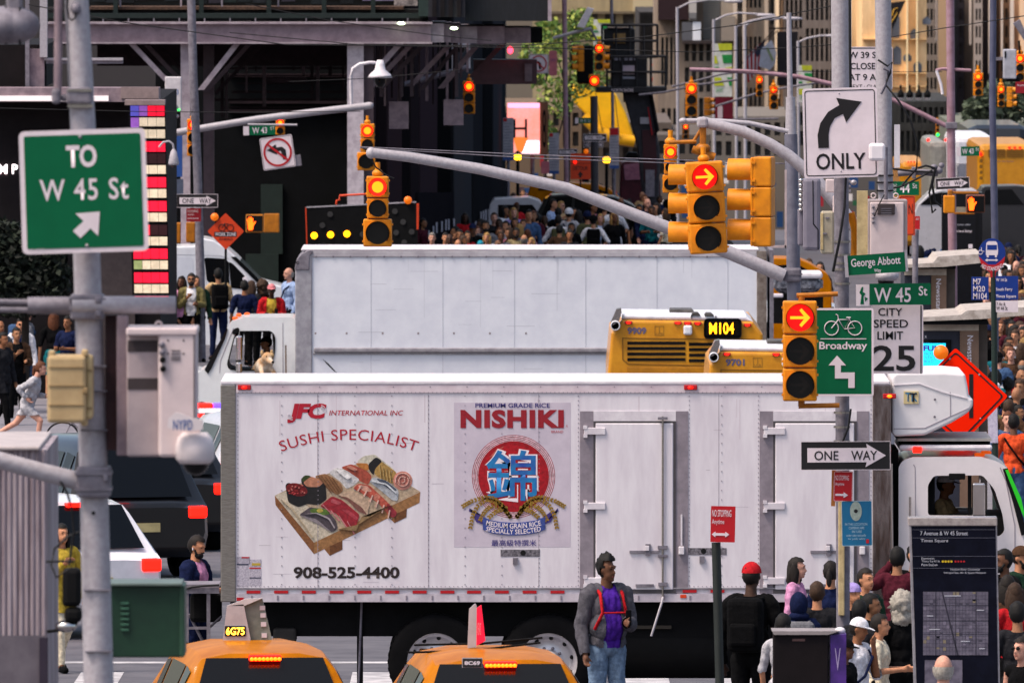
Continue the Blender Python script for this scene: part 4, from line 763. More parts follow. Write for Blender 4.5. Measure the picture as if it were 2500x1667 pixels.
# ---- second row on the left (D about 308) ----
p2 = Thing('mast_arm', 'long grey arm crossing the left side, dotted with signals and a lamp bracket', 'signal arm', 355, 337, 309)
p2.tb('arm', M_galv, [(-60, 462), (20, 432), (120, 400), (230, 363), (355, 337), (480, 316), (625, 292), (760, 275), (905, 258)], 9, 10, 9); p2.part('arm_cap', lambda b: b.ell(p2.L(905, 258), (.06, .06, .07), 10, 8), M_galv)
p2.tb('lamp_bracket', M_whited, [(858, 266), (857, 190), (861, 168), (878, 157), (905, 153), (928, 155), (931, 170)], 4, 8)
p2.tb('sign_rail', M_galv, [(605, 304, -.2), (726, 305, -.2)], 3, 6)
cd = Thing('street_lamp', 'white bell shaped lamp hanging from a curved bracket by the steel column', 'street lamp', 929, 212, 308.6)
cd.part('bell', lambda b: b.lathe([(0, .36), (.06, .36), (.09, .26), (.11, .16), (.22, .06), (.25, .0), (.13, -.01), (0, -.01)], cd.L(928, 190), 'z', 24), M_whited); cd.part('glass_bowl', lambda b: b.lathe([(.13, 0), (.12, -.1), (.07, -.19), (0, -.2)], cd.L(928, 190), 'z', 18), M_glass)
for i, (x, y, w, nm) in enumerate(((1130, 115, .19, 'white dome lamp near the end of the upper arm'), (1190, 105, .11, 'small white dome lamp right of the upper dome lamp'))):
    l_ = Thing('street_lamp', nm, 'street lamp', x, y + 20, 372); l_.part('bell', lambda b: b.lathe([(0, .3), (.05, .3), (w * .5, .16), (w, .0), (w * .5, -.02), (0, -.02)], l_.L(x - 4, y), 'z', 18), M_whited); l_.part('glass_bowl', lambda b: b.lathe([(w * .5, 0), (w * .4, -.12), (0, -.16)], l_.L(x - 4, y), 'z', 14), M_glass)
    l_.tb('bracket', M_whited, [(x - (25 if i == 0 else 44), y + 62), (x - (25 if i == 0 else 44), y - 5), (x - 22, y - 20), (x - 8, y - 22), (x - 4, y - 14)], 2.2, 6)
p3 = Thing('mast_arm', 'thin grey arm rising to the right behind the white column', 'signal arm', 715, 325, 375)
p3.tb('arm', M_galvd, [(700, 335), (850, 240), (1000, 203), (1150, 163)], 6, 8, 7)
signal('yellow signal with a red light under the end of the upper arm', 1145, 198, 279, 29, 374, 'red')
signal('yellow signal with a red light at the end of the long left arm', 897, 302, 372, 34, 307, 'red', sizes=(1, 1), visor=.5)
sx = signal('dark amber lower signal unit under the arm end, black lens only', 894, 372, 417, 44, 306, None, sizes=(1,), hang=False)
signal('yellow signal with a red light on the left pole beside the digital display', 472, 290, 382, 30, 308, 'red')
signal('small signal with a red light, half hidden by the tilted no left turn sign', 684, 290, 330, 22, 310, 'red', sizes=(1, 1), hang=False)
nl = sign('no_turn_sign', 'white no left turn sign, tilted, hanging under the left arm', 'sign', 638, 333, 718, 412, 308, M_sw, roll=-8, border=M_sb, bw=1, inset=1.5, r=5)
def banring(t, cx, cy, r, w):
    b = MB(t); holed(b, M2(t, oval(cx, cy, r, r, 28)), [M2(t, oval(cx, cy, r - w, r - w, 28))], -.009, -.006); b.build('ban_ring', M_sr, t.o)
    k = r * .68; t.pg('ban_bar', M_sr, [(cx - k - w * .35, cy - k + w * .35), (cx - k + w * .35, cy - k - w * .35), (cx + k + w * .35, cy + k - w * .35), (cx + k - w * .35, cy + k + w * .35)], -.012, -.009)
nl.pg('turn_arrow', M_sb, [(698, 392), (698, 368), (690, 360), (676, 360), (676, 352), (652, 364), (676, 378), (676, 370), (686, 370), (689, 392)], -.005, -.001); banring(nl, 678, 372, 35, 5)
nl.bx('back_plate', M_galvd, 690, 385, 732, 412, .03, .05)
w43 = sign('street_sign', 'green W 43 street sign beside the tilted no left turn sign', 'sign', 609, 307, 672, 330, 308.4, M_green, roll=-1, r=1, texts=(('W 43', 616, 311, 652, 326, M_sw, dict(bold=.02)), ('ST', 660, 310, 670, 318, M_sw))); w43.bx('crest_panel', M_sw, 594, 308, 608, 330, -.002, .01)
c1 = pole('grey round pole with a red light, in front of the white van', [(466, -60), (472, 180), (482, 400), (490, 690)], 10, 11, 307.5, M_galvd)
bx1 = Thing('utility_box', 'white box numbered 726153 high on the left pole', 'box', 422, 275, 307); bx1.bx('box_body', mat('utility white', 'c9c3c6', .5, col2='b5aeb2', scale=8), 403, 188, 443, 272, -.1, .2, .02); bx1.text('726153', 406, 219, 436, 231, mat('badge blue', '2a4f8e'), -.104, bold=.03)
bx1.part('dome', lambda b: (b.lathe([(.1, 0), (.12, -.06), (.06, -.1), (0, -.1)], bx1.L(424, 258, -.05), 'z', 16), b.ell(bx1.L(426, 284), (.10, .1, .05), 12, 6)), M_galv); bx1.part('status_light', lambda b: b.ell(bx1.L(437, 269, -.12), (.02, .02, .02), 8, 4), glow('green dot', '20ff50', 2)); bx1.part('status_light', lambda b: b.ell(bx1.L(408, 269, -.12), (.02, .02, .02), 8, 4), M_redcore)
bx2 = Thing('utility_box', 'white box numbered 72161 at the far left under the lamp head', 'box', 22, 205, 300); bx2.bx('box_body', mat('utility white', 'c9c3c6'), -4, 112, 50, 202, -.1, .2, .02); bx2.text('72161', 4, 145, 34, 158, mat('badge blue', '2a4f8e'), -.104, bold=.03)
bx2.part('status_light', lambda b: b.ell(bx2.L(35, 196, -.12), (.025, .02, .025), 8, 4), glow('green dot', '20ff50', 2)); bx2.part('status_light', lambda b: b.ell(bx2.L(5, 197, -.12), (.025, .02, .025), 8, 4), M_redcore); bx2.bx('vent', M_black, 12, 118, 28, 130, -.105, -.1)
def oneway(label, x0, y0, x1, y1, D, roll=0, flip=False, txt=True):
    t = sign('one_way_sign', label, 'sign', x0, y0, x1, y1, D, M_sb, r=1, roll=roll, border=M_sw, bw=.9, inset=0); w, h = x1 - x0, y1 - y0
    X = (lambda u: x0 + w * u) if not flip else (lambda u: x1 - w * u)
    t.pg('arrow', M_sw, [(X(u), y0 + h * v) for u, v in ((.07, .25), (.72, .25), (.72, .12), (.95, .5), (.72, .88), (.72, .75), (.07, .75))], -.004, 0)
    if txt: t.text('ONE', X(.14) if not flip else X(.44), y0 + h * .32, X(.42) if not flip else X(.16), y0 + h * .68, M_sb, -.007, bold=.02); t.text('WAY', X(.55) if not flip else X(.86), y0 + h * .32, X(.84) if not flip else X(.58), y0 + h * .68, M_sb, -.007, bold=.02)
    return t
oneway('black and white one way sign on the left pole above the white van', 431, 474, 532, 507, 306.5)
sign('no_stopping_sign', 'small dark red no stopping sign right under the left one way sign', 'sign', 455, 509, 491, 541, 306.8, mat('deep sign red', '8a1220', .5, var=.05), r=1, texts=(('NO STOPPING', 458, 513, 484, 519, M_sw), ('Anytime', 458, 522, 474, 527, M_sw), ('......', 458, 532, 484, 535, M_sw)))
def ped(label, x0, y0, x1, y1, D, hand=True, m=None):
    t = Thing('pedestrian_signal', label, 'pedestrian signal', (x0 + x1) / 2, y1, D); w = x1 - x0
    t.bx('housing', m or M_yeld, x0, y0, x1, y1, 0, .3, .02)
    if hand:
        sc = t.bx('screen', M_black, x0 + w * .06, y0 + 3, x1 - w * .06, y1 - 3, -.02, 0); hx = x0 + w * .3; h = (y1 - y0) * .72; cy = (y0 + y1) / 2
        b = MB(t); b.pg(rnd([(hx - h * .2, cy + h * .5), (hx + h * .12, cy + h * .5), (hx + h * .22, cy + h * .1), (hx + h * .38, cy - h * .12), (hx + h * .30, cy - h * .18), (hx + h * .14, cy), (hx - h * .26, cy)], 1), -.03, -.02)
        for i, (dx, dy) in enumerate(((-.28, -.34), (-.16, -.48), (-.02, -.5), (.1, -.42))): b.tb([(hx + h * (-.2 + i * .1), cy + 1, -.025), (hx + h * dx, cy + h * dy, -.025)], h * .055, 6)
        b.build('raised_hand', glow('hand amber', 'ff4a0a', 2.4), sc)
    return t
ped('pedestrian signal with a glowing orange hand left of the arrow board', 600, 524, 643, 568, 319)
ped('amber backed pedestrian signal box turned away, right of the glowing hand box', 644, 522, 682, 568, 320, False)
ped('first of two dark amber pedestrian boxes, nearest the digital display', 409, 544, 441, 594, 305, False); ped('second of two dark amber pedestrian boxes, beside the left pole', 454, 543, 476, 592, 305, False)
dz = Thing('work_zone_sign', 'orange diamond work zone ahead sign with a bicycle drawn on it', 'sign', 551, 565, 304)
dz.pg('panel', M_so, rnd([(551, 520), (596, 565), (551, 610), (506, 565)], 4), 0, .012); dz.part('bicycle_symbol', lambda b: [b.tb(p, .9, 5) for p in ([(a, c, -.004) for a, c, _ in ring(542, 556, 8)], [(a, c, -.004) for a, c, _ in ring(562, 556, 8)], [(542, 556, -.004), (548, 546, -.004), (557, 546, -.004), (552, 557, -.004), (548, 546, -.004)])], M_sb)
dz.bx('text_band', M_sb, 523, 566, 578, 578, -.003, 0); dz.text('WORK ZONE', 525, 567.5, 576, 576.5, M_sw, -.006, bold=.02); dz.text('AHEAD', 534, 581, 568, 587, M_sb, -.004, bold=.02)
dz.tb('post', M_black, [(551, 606, .05), (551, 700, .05)], 3, 6); dz.part('beacon', lambda b: b.lathe([(0, -.06), (.07, -.05), (.08, 0), (.07, .05), (0, .06)], dz.L(524, 530), 'y', 18), glow('amber beacon', 'd0600a', .35))
ab = Thing('arrow_board', 'black arrow board with three lit amber lamps behind the truck roof', 'arrow board', 884, 610, 300)
ab.pg('panel', M_black, [(747, 507), (1018, 494), (1021, 640), (751, 640)], 0, .1); ab.pg('left_edge', M_so, [(745, 507), (748, 507), (752, 640), (749, 640)], -.01, .1); ab.pg('right_edge', M_so, [(1017, 497), (1023, 497), (1022, 560), (1017, 560)], -.01, .1); ab.pg('top_edge', M_galv, [(747, 505), (1016, 492), (1016, 495), (747, 508)], -.01, .1)
for x, y in ((767, 575), (807, 573), (847, 571)): ab.part('lit_lamp', lambda b: b.disc(ab.L(x, y), 8.3 / ab.s, 14, -.02), glow('amber lamp board', 'ff9a08', 2.6))
for x, y in ((806, 523), (787, 550), (885, 572), (964, 516), (984, 542), (967, 568), (1005, 566), (987, 592), (790, 600)): ab.part('unlit_lamp', lambda b: b.disc(ab.L(x, y), 7 / ab.s, 14, -.02), mat('unlit lamp', '3a3838', .3, var=.1))
ab.part('beacon', lambda b: b.ell(ab.L(996, 489), (.08, .08, .08), 14, 8), glow('amber beacon', 'd0600a', .35)); ab.tb('lifting_frame', M_so, [(822, 500, .05), (822, 490, .05), (829, 488, .05), (829, 478, .05), (900, 474, .05)], 3, 6)
# orange diamond behind the cooling unit
od = Thing('work_zone_sign', 'large bright orange red diamond sign standing behind the truck cooler', 'sign', 2337, 965, 172)
M_fl = mat('fluorescent orange', 'ff2200', .6, var=.02, spec=.05); od.pg('panel', M_fl, rnd([(2333, 849), (2461, 967), (2348, 1085), (2212, 968)], 6), 0, .012); b = MB(od); holed(b, M2(od, rnd([(2333, 858), (2451, 967), (2347, 1075), (2222, 968)], 8)), [M2(od, rnd([(2333, 863), (2446, 967), (2346, 1070), (2227, 968)], 8))], -.003, -.001); b.build('border', M_sb, od.o)
od.bx('lettering', M_sb, 2366, 913, 2376, 1020, -.004, 0); od.part('beacon', lambda b: b.lathe([(0, -.06), (.07, -.05), (.085, 0), (.07, .05), (0, .06)], od.L(2297, 860), 'y', 18), glow('amber beacon', 'd0600a', .35)); od.tb('post', M_so, [(2313, 1050, .05), (2313, 1160, .05)], 3, 6)
for p in ((2319, 876), (2391, 915), (2394, 1022)): od.part('bolt', lambda b: b.ell(od.L(p[0], p[1], -.003), (.012, .006, .012), 8, 4), M_alu)
# bus stop
bt = Thing('bus_stop_sign', 'dark green bus stop pole with a blue and red disc and route panels', 'sign', 2427, py_ground(205), 205)
M_bp = mat('bus pole green', '1c2b26', .5); bt.tb('post', M_bp, [(2425, 655, .03), (2427, 800, .03), (2432, py_ground(205), .03)], 7, 10, 8)
M_bb = mat('bus sign blue', '0d2f7d', .5, var=.06); bt.pg('disc', M_bb, oval(2421, 617, 33, 36, 32), 0, .02); bt.pg('red_band', M_sr, oval(2421, 617, 33, 36, 32)[2:15] + [(2427, 665), (2427, 672), (2416, 672)] if 0 else [(2389, 625), (2394, 643), (2407, 658), (2416, 664), (2417, 676), (2429, 676), (2430, 664), (2440, 656), (2450, 641), (2453, 625), (2444, 634), (2430, 645), (2412, 645), (2398, 634)], -.004, -.001)
bt.part('bus_symbol', lambda b: (b.pg(rnd([(2406, 612), (2407, 592), (2412, 588), (2430, 588), (2434, 592), (2436, 612), (2435, 622), (2406, 622)], 2), -.004, 0), b.bx(2408, 622, 2413, 627, -.004, 0), b.bx(2428, 622, 2433, 627, -.004, 0), b.pg([(2404, 634), (2410, 630), (2410, 632.5), (2430, 632.5), (2430, 630), (2436, 634), (2430, 638), (2430, 635.5), (2410, 635.5), (2410, 638)], -.0045, 0)), M_sw)
bt.bx('symbol_window', M_bb, 2409, 597, 2433, 609, -.006, 0); bt.part('access_symbol', lambda b: (b.tb([(2393 + 5 * math.cos(a * .5), 615 + 5 * math.sin(a * .5), -.004) for a in range(13)], .9, 5), b.tb([(2395, 603, -.004), (2396, 612, -.004), (2402, 613, -.004)], .9, 5)), M_sw)
a_ = bt.L(2393, 660); b_ = bt.L(2450, 640); text('NO STANDING', a_[0], b_[0], a_[2], b_[2], M_sw, bt.o, -.007, arc=-.18, bold=.03)
for x0, y0, x1, y1 in ((2371, 675, 2413, 731), (2428, 673, 2485, 731)): bt.bx('route_panel', M_bb, x0, y0, x1, y1, -.0, .02)
bt.bx('stop_panel', M_sw, 2428, 733, 2485, 761, 0, .02)
for s_, x0, y0, x1, y1, m in (('M7', 2375, 679, 2394, 694, M_sw), ('M20', 2375, 697, 2404, 711, M_sw), ('M104', 2375, 714, 2409, 729, M_sw), ('W 14 St', 2431, 678, 2458, 686, M_sw), ('South Ferry', 2431, 701, 2471, 711, M_sw), ('Times Square', 2431, 718, 2480, 728, M_sw), ('7 Av &', 2432, 737, 2454, 745, M_sb), ('W 44 St', 2432, 747, 2459, 756, M_sb)): bt.text(s_, x0, y0, x1, y1, m, -.005, bold=.02)
bt.pg('timetable', mat('timetable pale', 'c4bccb', .5, col2='a79fb5', scale=30), [(2410, 985), (2434, 985), (2436, 1080), (2413, 1080)], -.02, .02)
# kiosk and bin in front
kk = Thing('map_totem', 'tall dark street map totem with a silver cap, right foreground', 'map totem', 2330, py_ground(141), 141)
kk.pg('frame', M_alu, [(2219, 1262), (2433, 1260), (2443, 1760), (2234, 1760)], 0, .25); kk.bx('cap', mat('silver cap', 'b5aaa6', .3, .5, col2='9b908d', scale=20), 2217, 1261, 2434, 1281, -.02, .27, .008)
M_tot = mat('totem navy', '0c0d18', .2, col2='10121f', spec=.1); kk.pg('screen', M_tot, [(2224, 1282), (2430, 1281), (2438, 1755), (2240, 1755)], -.008, 0)
for y in (1290, 1310, 1355, 1384): kk.bx('rule_line', mat('totem grey', '5a5a68', .4, var=0), 2226, y, 2430, y + .8, -.011, -.008)
M_tt = mat('totem text', 'b3b3bd', .4, var=0)
kk.text('7 Avenue & W 45 Street', 2246, 1294, 2362, 1304, M_tt, -.012); kk.text('Times Square', 2247, 1313, 2314, 1323, M_tt, -.012)
for s_, x0, y0, x1, y1 in (('Downtown', 2249, 1358, 2280, 1363), ('Times Sq-42 St', 2249, 1365, 2294, 1371), ('Penn Station', 2249, 1373, 2288, 1379), ('Hudson River Greenway', 2320, 1385, 2392, 1391), ('Intrepid Sea, Air & Space Museum', 2304, 1393, 2406, 1399)): kk.text(s_, x0, y0, x1, y1, M_tt, -.012)
for i in range(4): kk.part('line_bullet', lambda b: b.disc(kk.L(2301 + i * 7, 1368), .011, 10, -.012), mat('bullet gold', 'c0a018', .5, var=0))
for i in range(4): kk.part('line_bullet', lambda b: b.disc(kk.L(2332 + i * 7, 1368), .009, 10, -.012), M_sr)
kk.bx('map', mat('map violet grey', '4b4654', .4, col2='6a6472', scale=9), 2253, 1442, 2412, 1597, -.011, -.008)
kk.part('map_streets', lambda b: ([b.bx(x, 1442, x + 1.2, 1597, -.013, -.011) for x in (2283, 2332, 2382)] + [b.bx(2253 + k * 8, 1442, 2253.4 + k * 8, 1597, -.012, -.011) for k in range(1, 20)] + [b.bx(2253, 1442 + k * 9, 2412, 1442.4 + k * 9, -.012, -.011) for k in range(1, 17)] + [b.bx(2253, y, 2412, y + 1, -.013, -.011) for y in (1474, 1512, 1545)] + [b.pg([(2298, 1442), (2301, 1442), (2340, 1597), (2336, 1597)], -.013, -.011)]), mat('map street', '2a2733', .5, var=0))
rm = random.Random(3)
for k in range(46): x_, y_ = 2254 + 8 * rm.randrange(19), 1443 + 9 * rm.randrange(16); kk.bx('map_block', mat('map block %d' % (k % 4), ('5c5666', '6f6878', '3f3b48', '7a6f5c')[k % 4], .5, var=0), x_, y_, x_ + 7, y_ + rm.choice((4, 8)), -.0118, -.011)
kk.part('map_labels', lambda b: [b.bx(x, y, x + w, y + 2, -.015, -.013) for x, y, w in ((2305, 1451, 40), (2268, 1533, 26), (2384, 1486, 18), (2345, 1562, 22), (2262, 1500, 16), (2390, 1580, 14))], M_tt); kk.bx('second_map', mat('map violet grey', '4b4654'), 2257, 1609, 2349, 1700, -.011, -.008)
tb = Thing('waste_bin', 'square dark bin with a pale rim and a purple poster on its side', 'bin', 1975, py_ground(140), 140)
tb.bx('bin_body', mat('bin brown black', '181315', .7, spec=.1), 1888, 1544, 2022, 1800, 0, .5, .01); tb.pg('rim', mat('rim grey', '8d8484', .5), [(1884, 1538), (2048, 1538), (2022, 1547), (1889, 1547)], -.03, .55); tb.bx('maker_tag', mat('rust tag', '5a3f3c', .6), 1934, 1557, 1965, 1563, -.004, 0)
tb.pg('side_poster', mat('poster purple', '33205a', .4, col2='4a2b78', scale=5), [(2027, 1548), (2066, 1546), (2066, 1800), (2027, 1800)], .02, .5); tb.text('V', 2038, 1580, 2052, 1635, mat('poster pale', '9a8ab0', .5, var=0), .015); tb.part('crumpled_paper', lambda b: b.ell(tb.L(2052, 1540, .2), (.05, .05, .035), 10, 6), mat('plastic white', 'ddd6da'))
# controller boxes by the right pole
cb = Thing('traffic_controller', 'tall grey rounded controller cabinet behind the ONLY sign', 'cabinet', 1982, 612, 165); cb.bx('cabinet_body', mat('controller grey', '77727e', .5, col2='6d6875', scale=5), 1960, 434, 2003, 612, -.1, .25, .04); cb.bx('side_body', mat('controller grey', '77727e'), 1948, 510, 1962, 600, 0, .25, .02)
for y in range(440, 520, 12): cb.part('bolt_head', lambda b: b.ell(cb.L(1955, y, -.02), (.03, .03, .02), 10, 5), M_chrome)
cb.pg('door_seam', M_black, [(1983, 440), (1985, 440), (1986, 545), (1998, 560), (1998, 610), (1996, 610), (1996, 561), (1984, 547)], -.105, -.1)
cb2 = Thing('meter_box', 'narrow beige metal box between the grey controller and the banded pole', 'box', 2019, 622, 156); cb2.bx('box_body', mat('beige grey', 'a39a88', .55, col2='948a78', scale=6), 2004, 516, 2036, 620, -.05, .2, .02); cb2.bx('pale_side_strip', mat('cream post', 'c7b285'), 2003, 520, 2010, 610, -.06, 0, .005); cb2.part('latch', lambda b: (b.bx(2009, 568, 2018, 572, -.07, -.05), b.bx(2015, 530, 2024, 534, -.06, -.05)), M_galvd)  # paler cream strip along one side of the box
cb3 = Thing('signal_fitting', 'cluster of small grey clamps and brackets right below the ONLY sign', 'bracket', 2060, 520, 156.2); cb3.part('bracket', lambda b: (b.bx(2016, 438, 2040, 470, -.05, .1, .01), b.bx(2033, 478, 2058, 530, -.1, .05, .01)), M_cabw); cb3.part('conduit_stack', lambda b: [b.bx(2042, y, 2078, y + 7, 0, .1, .008) for y in (440, 452, 464)], M_galvd); cb3.part('lamp_socket', lambda b: b.ell(cb3.L(2084, 446), (.035, .03, .03), 10, 6), M_alu); cb3.tb('yellow_arm', M_yel, [(2078, 520, .1), (2088, 560, .1), (2086, 640, .1)], 10, 8)
# ================= vehicles =================
def car(label, px, D, yaw, col, kind='suv', W=1.88, L=4.7, H=1.7, group=None, name='car', lit=True, cat='car', zoff=0, m=None, rails=False):
    t = Thing(name, label, cat, px, py_ground(D), D, group, 0, yaw); t.o.location = (P(px, 900, D).x, D, gz(D) + zoff)
    h = L / 2; w = W / 2; M = m or paint(col)
    if kind == 'suv': ST = [(-h, .45, .95, .97, .92, .9), (-h + .12, .32, 1.0, 1.02, 1, .97), (-h + .22, .3, 1.05, 1.08, 1, .96), (-h + .55, .28, 1.06, H - .05, 1, .74), (-h + .9, .26, 1.06, H, 1, .74), (0, .24, 1.03, H, 1, .74), (h * .25, .24, 1.0, H - .04, 1, .73), (h * .62, .24, .98, 1.02, 1, .9), (h * .9, .28, .9, .93, .96, .86), (h, .4, .72, .75, .85, .8)]
    elif kind == 'sedan': ST = [(-h, .42, .85, .88, .9, .86), (-h + .12, .3, .93, .97, .98, .94), (-h + .75, .28, .95, 1.0, 1, .93), (-h + 1.35, .26, .96, H - .03, 1, .74), (-.1, .24, .95, H, 1, .74), (h * .2, .24, .93, H - .06, 1, .73), (h * .55, .24, .9, .94, 1, .88), (h * .92, .3, .78, .81, .95, .84), (h, .4, .62, .65, .85, .8)]
    else: ST = [(-h, .4, 1.1, H - .15, .98, .9), (-h + .1, .3, 1.15, H - .04, 1, .9), (-h + 1.5, .26, 1.2, H, 1, .9), (h * .3, .24, 1.2, H, 1, .9), (h * .45, .24, 1.15, H - .1, 1, .88), (h * .8, .26, 1.1, 1.16, 1, .86), (h * .95, .3, .95, 1.0, .96, .84), (h, .4, .7, .74, .88, .8)]
    rings = []
    for y, zb, zl, zr, kb, kr in ST:
        a = [(w * kb * .93, zb), (w * kb, zb + (zl - zb) * .4), (w * kb * .985, zl)]; a += [(w * kr, zr - (.13 if zr - zl > .3 else .02)), (w * kr * .88, zr - (.035 if zr - zl > .3 else 0)), (w * kr * .5, zr + .015)]
        rings.append([(x, y, z) for x, z in a] + [(-x, y, z) for x, z in a[::-1]])
    b = MB(t); n = len(rings[0])
    vs = [p for r in rings for p in r]; fs = []
    for i in range(len(rings) - 1):
        for j in range(n): fs.append((i * n + j, i * n + (j + 1) % n, (i + 1) * n + (j + 1) % n, (i + 1) * n + j))
    fs += [tuple(range(n)), tuple((len(rings) - 1) * n + k for k in range(n))]
    b.add(vs, fs); body = smooth_all(b.build('body', M, t.o), 38)
    def pane(quads, nm='window', sh=.86, off=.012):
        b = MB(t)
        for qd in quads:
            v = [Vector(p) for p in qd]; c = sum(v, Vector()) / len(v); nn = (v[1] - v[0]).cross(v[2] - v[0]).normalized()
            if nn.dot(c - Vector((0, 0, .8))) < 0: nn = -nn
            b.add([c + (p - c) * sh + nn * off for p in v], [list(range(len(v)))])
        return b.build(nm, M_glass, t.o)
    gi = [i for i in range(len(ST) - 1) if ST[i][3] - ST[i][2] > .3 and ST[i + 1][3] - ST[i + 1][2] > .3]
    for sd_ in (2, n - 4):
        for i in gi:
            if ST[i + 1][0] - ST[i][0] > .2: pane([(rings[i][sd_], rings[i][sd_ + 1], rings[i + 1][sd_ + 1], rings[i + 1][sd_])])
    i0, i1 = gi[0], gi[-1] + 1
    lo = rings[i0 - 1] if kind != 'van' else rings[i0]
    if kind != 'van': pane([(lo[4], rings[i0][4], rings[i0][-5], lo[-5])], 'rear_window', .94, .05)
    else: pane([(Vector(rings[0][2]) + Vector((0, -.01, .05)), Vector(rings[0][3]), Vector(rings[0][-4]), Vector(rings[0][-3]) + Vector((0, -.01, .05)))], 'rear_window', .8)
    pane([(rings[i1][4], rings[i1 + 1][4], rings[i1 + 1][-5], rings[i1][-5])], 'windscreen', .94, .05)
    for sx in (-1, 1):
        b = MB(t); b.rbox(sx * w * .68, sx * w * .95, -h - .03, -h + .16, .84, 1.0, .03); b.build('tail_lamp', M_redlit if lit else M_sr, t.o)
        b = MB(t); b.rbox(sx * w * .5, sx * w * .85, h - .25, h - .02, .6, .72, .03); b.build('headlamp', glow('headlamp', 'f4f0e4', .6), t.o)
        b = MB(t); b.rbox(sx * w * 1.0, sx * w * 1.17, h * .35, h * .45, .98, 1.14, .03); b.build('mirror', M, t.o)
        for yy in (-h * .62, h * .62):
            b = MB(t); r = .34; b.lathe([(.2, -.11), (r * .95, -.11), (r, -.06), (r, .06), (r * .95, .11), (.2, .11)], (sx * w * .9, yy, r), 'x', 24); wo = b.build('wheel', M_rubber, t.o)
            b = MB(t); b.lathe([(0, sx * .11), (.22, sx * .115)], (sx * w * .9, yy, r), 'x', 18); b.build('rim', M_alu, wo)
    b = MB(t); b.box(-.26, .26, -h - .035, -h, .66, .78); b.build('number_plate', mat('plate', 'b8a878', .5), t.o)
    b = MB(t); b.rbox(-.15, .15, -h + (.43 if kind == 'suv' else 1.2), -h + (.56 if kind == 'suv' else 1.3), H - .1, H - .045, .01); b.build('brake_bar', M_redlit if lit else M_sr, t.o)
    if rails:
        for sx in (-1, 1): b = MB(t); b.tube([(sx * w * .68, -h + .8, H + .05), (sx * w * .68, h * .2, H + .04)], .025, 8); b.build('roof_rail', M, t.o)
    return t
M_taxi = mat('taxi yellow', 'b06a00', .4, col2='9a5800', scale=3, spec=.03, coat=.14)
# two taxis at the bottom edge
x1_ = car('yellow taxi with a tall roof advert and lit number 6G75, at the bottom edge', 598, 143.5, 7, None, 'suv', 1.8, 4.5, 1.67, m=M_taxi, name='taxi', cat='taxi')
def taxi_sign(t, D, poly_back, poly_side, num, nx, lit):
    k = Thing('taxi_roof_sign', 'grey wedge shaped roof advert on the taxi numbered 6G75' if lit else 'thin red roof advert on the taxi with the 8C69 plate', 'roof sign', (poly_back[0][0] + poly_back[2][0]) / 2, poly_back[2][1], D)
    k.pg('end_cap', mat('topper grey', 'b3a8aa', .45, col2='a1979a', scale=5), rnd(poly_back, 3), 0, .12); k.pg('advert_panel', mat('topper panel' + num, '7c8079' if lit else 'b81028', .35, col2='666b64' if lit else '8f0a1e', scale=7, emit=0 if lit else 1.0), poly_side, .05, .1)
    if lit:
        k.bx('number_window', M_black, nx[0] - 3, nx[1] - 3, nx[2] + 3, nx[3] + 3, -.012, 0, .005); k.text(num, *nx, glow('number glow', 'ffa830', 3), -.015, bold=.03)
        k.part('panel_streaks', lambda b: [b.bx(634 + i * 1.5, y, 647 + i * 1.5, y + 11, .04, .05) for i, y in enumerate((1478, 1496, 1518, 1545))], mat('streak pale', '9da198', .5))
    else:
        k.bx('number_plate', mat('plate black', '2a2624', .5), *nx, -1.55, -1.5); k.bx('plate_rim', M_galv, nx[0] - 2, nx[1] - 2, nx[2] + 2, nx[3] + 2, -1.5, -1.49); k.text(num, nx[0] + 4, nx[1] + 5, nx[2] - 4, nx[3] - 5, M_sw, -1.555, bold=.04)
        k.text('NEWS', 1165, 1520, 1174, 1550, M_sw, .045)
        k.tb('roof_rack', M_black, [(994, 1592, 0), (1150, 1588, 0), (1320, 1568, 0)], 3, 6); k.tb('roof_rack', M_black, [(1010, 1578, .3), (1180, 1574, .3), (1325, 1560, .3)], 3, 6)
    return k
k1 = taxi_sign(x1_, 143.2, [(554, 1478), (595, 1474), (617, 1586), (541, 1586)], [(594, 1478), (640, 1459), (664, 1562), (617, 1588)], '6G75', (552, 1530, 597, 1549), True)
k1.pg('top_face', mat('topper top', 'c4babb', .4), [(554, 1478), (600, 1461), (642, 1459), (596, 1478)], .0, .06)
k1.bx('base_bar', M_taxi, 490, 1576, 755, 1585, .1, .3, .02); k1.bx('base_bar', M_taxi, 455, 1598, 700, 1604, .0, .15, .02)
x2_ = car('yellow taxi with a thin red roof advert and an 8C69 plate, at the bottom edge', 1182, 143, 5, None, 'suv', 1.85, 4.5, 1.63, m=M_taxi, name='taxi', cat='taxi')
taxi_sign(x2_, 142.4, [(1145, 1487), (1160, 1473), (1164, 1479), (1163, 1579), (1141, 1582)], [(1160, 1487), (1175, 1477), (1185, 1564), (1162, 1577)], '8C69', (1131, 1586, 1177, 1606), False)
for t_, x in ((x1_, 0), (x2_, 0)):
    for i in range(8): b = MB(); b.ell((-.13 + i * .037, -1.84, 1.59 if t_ is x1_ else 1.55), (.02, .02, .018), 8, 4); b.build('brake_led', M_redcore, t_.o)
car('white car with its bonnet in the bottom left corner beside the mirror', 60, 128, 4, 'white', 'sedan', 1.85, 4.6, 1.45)
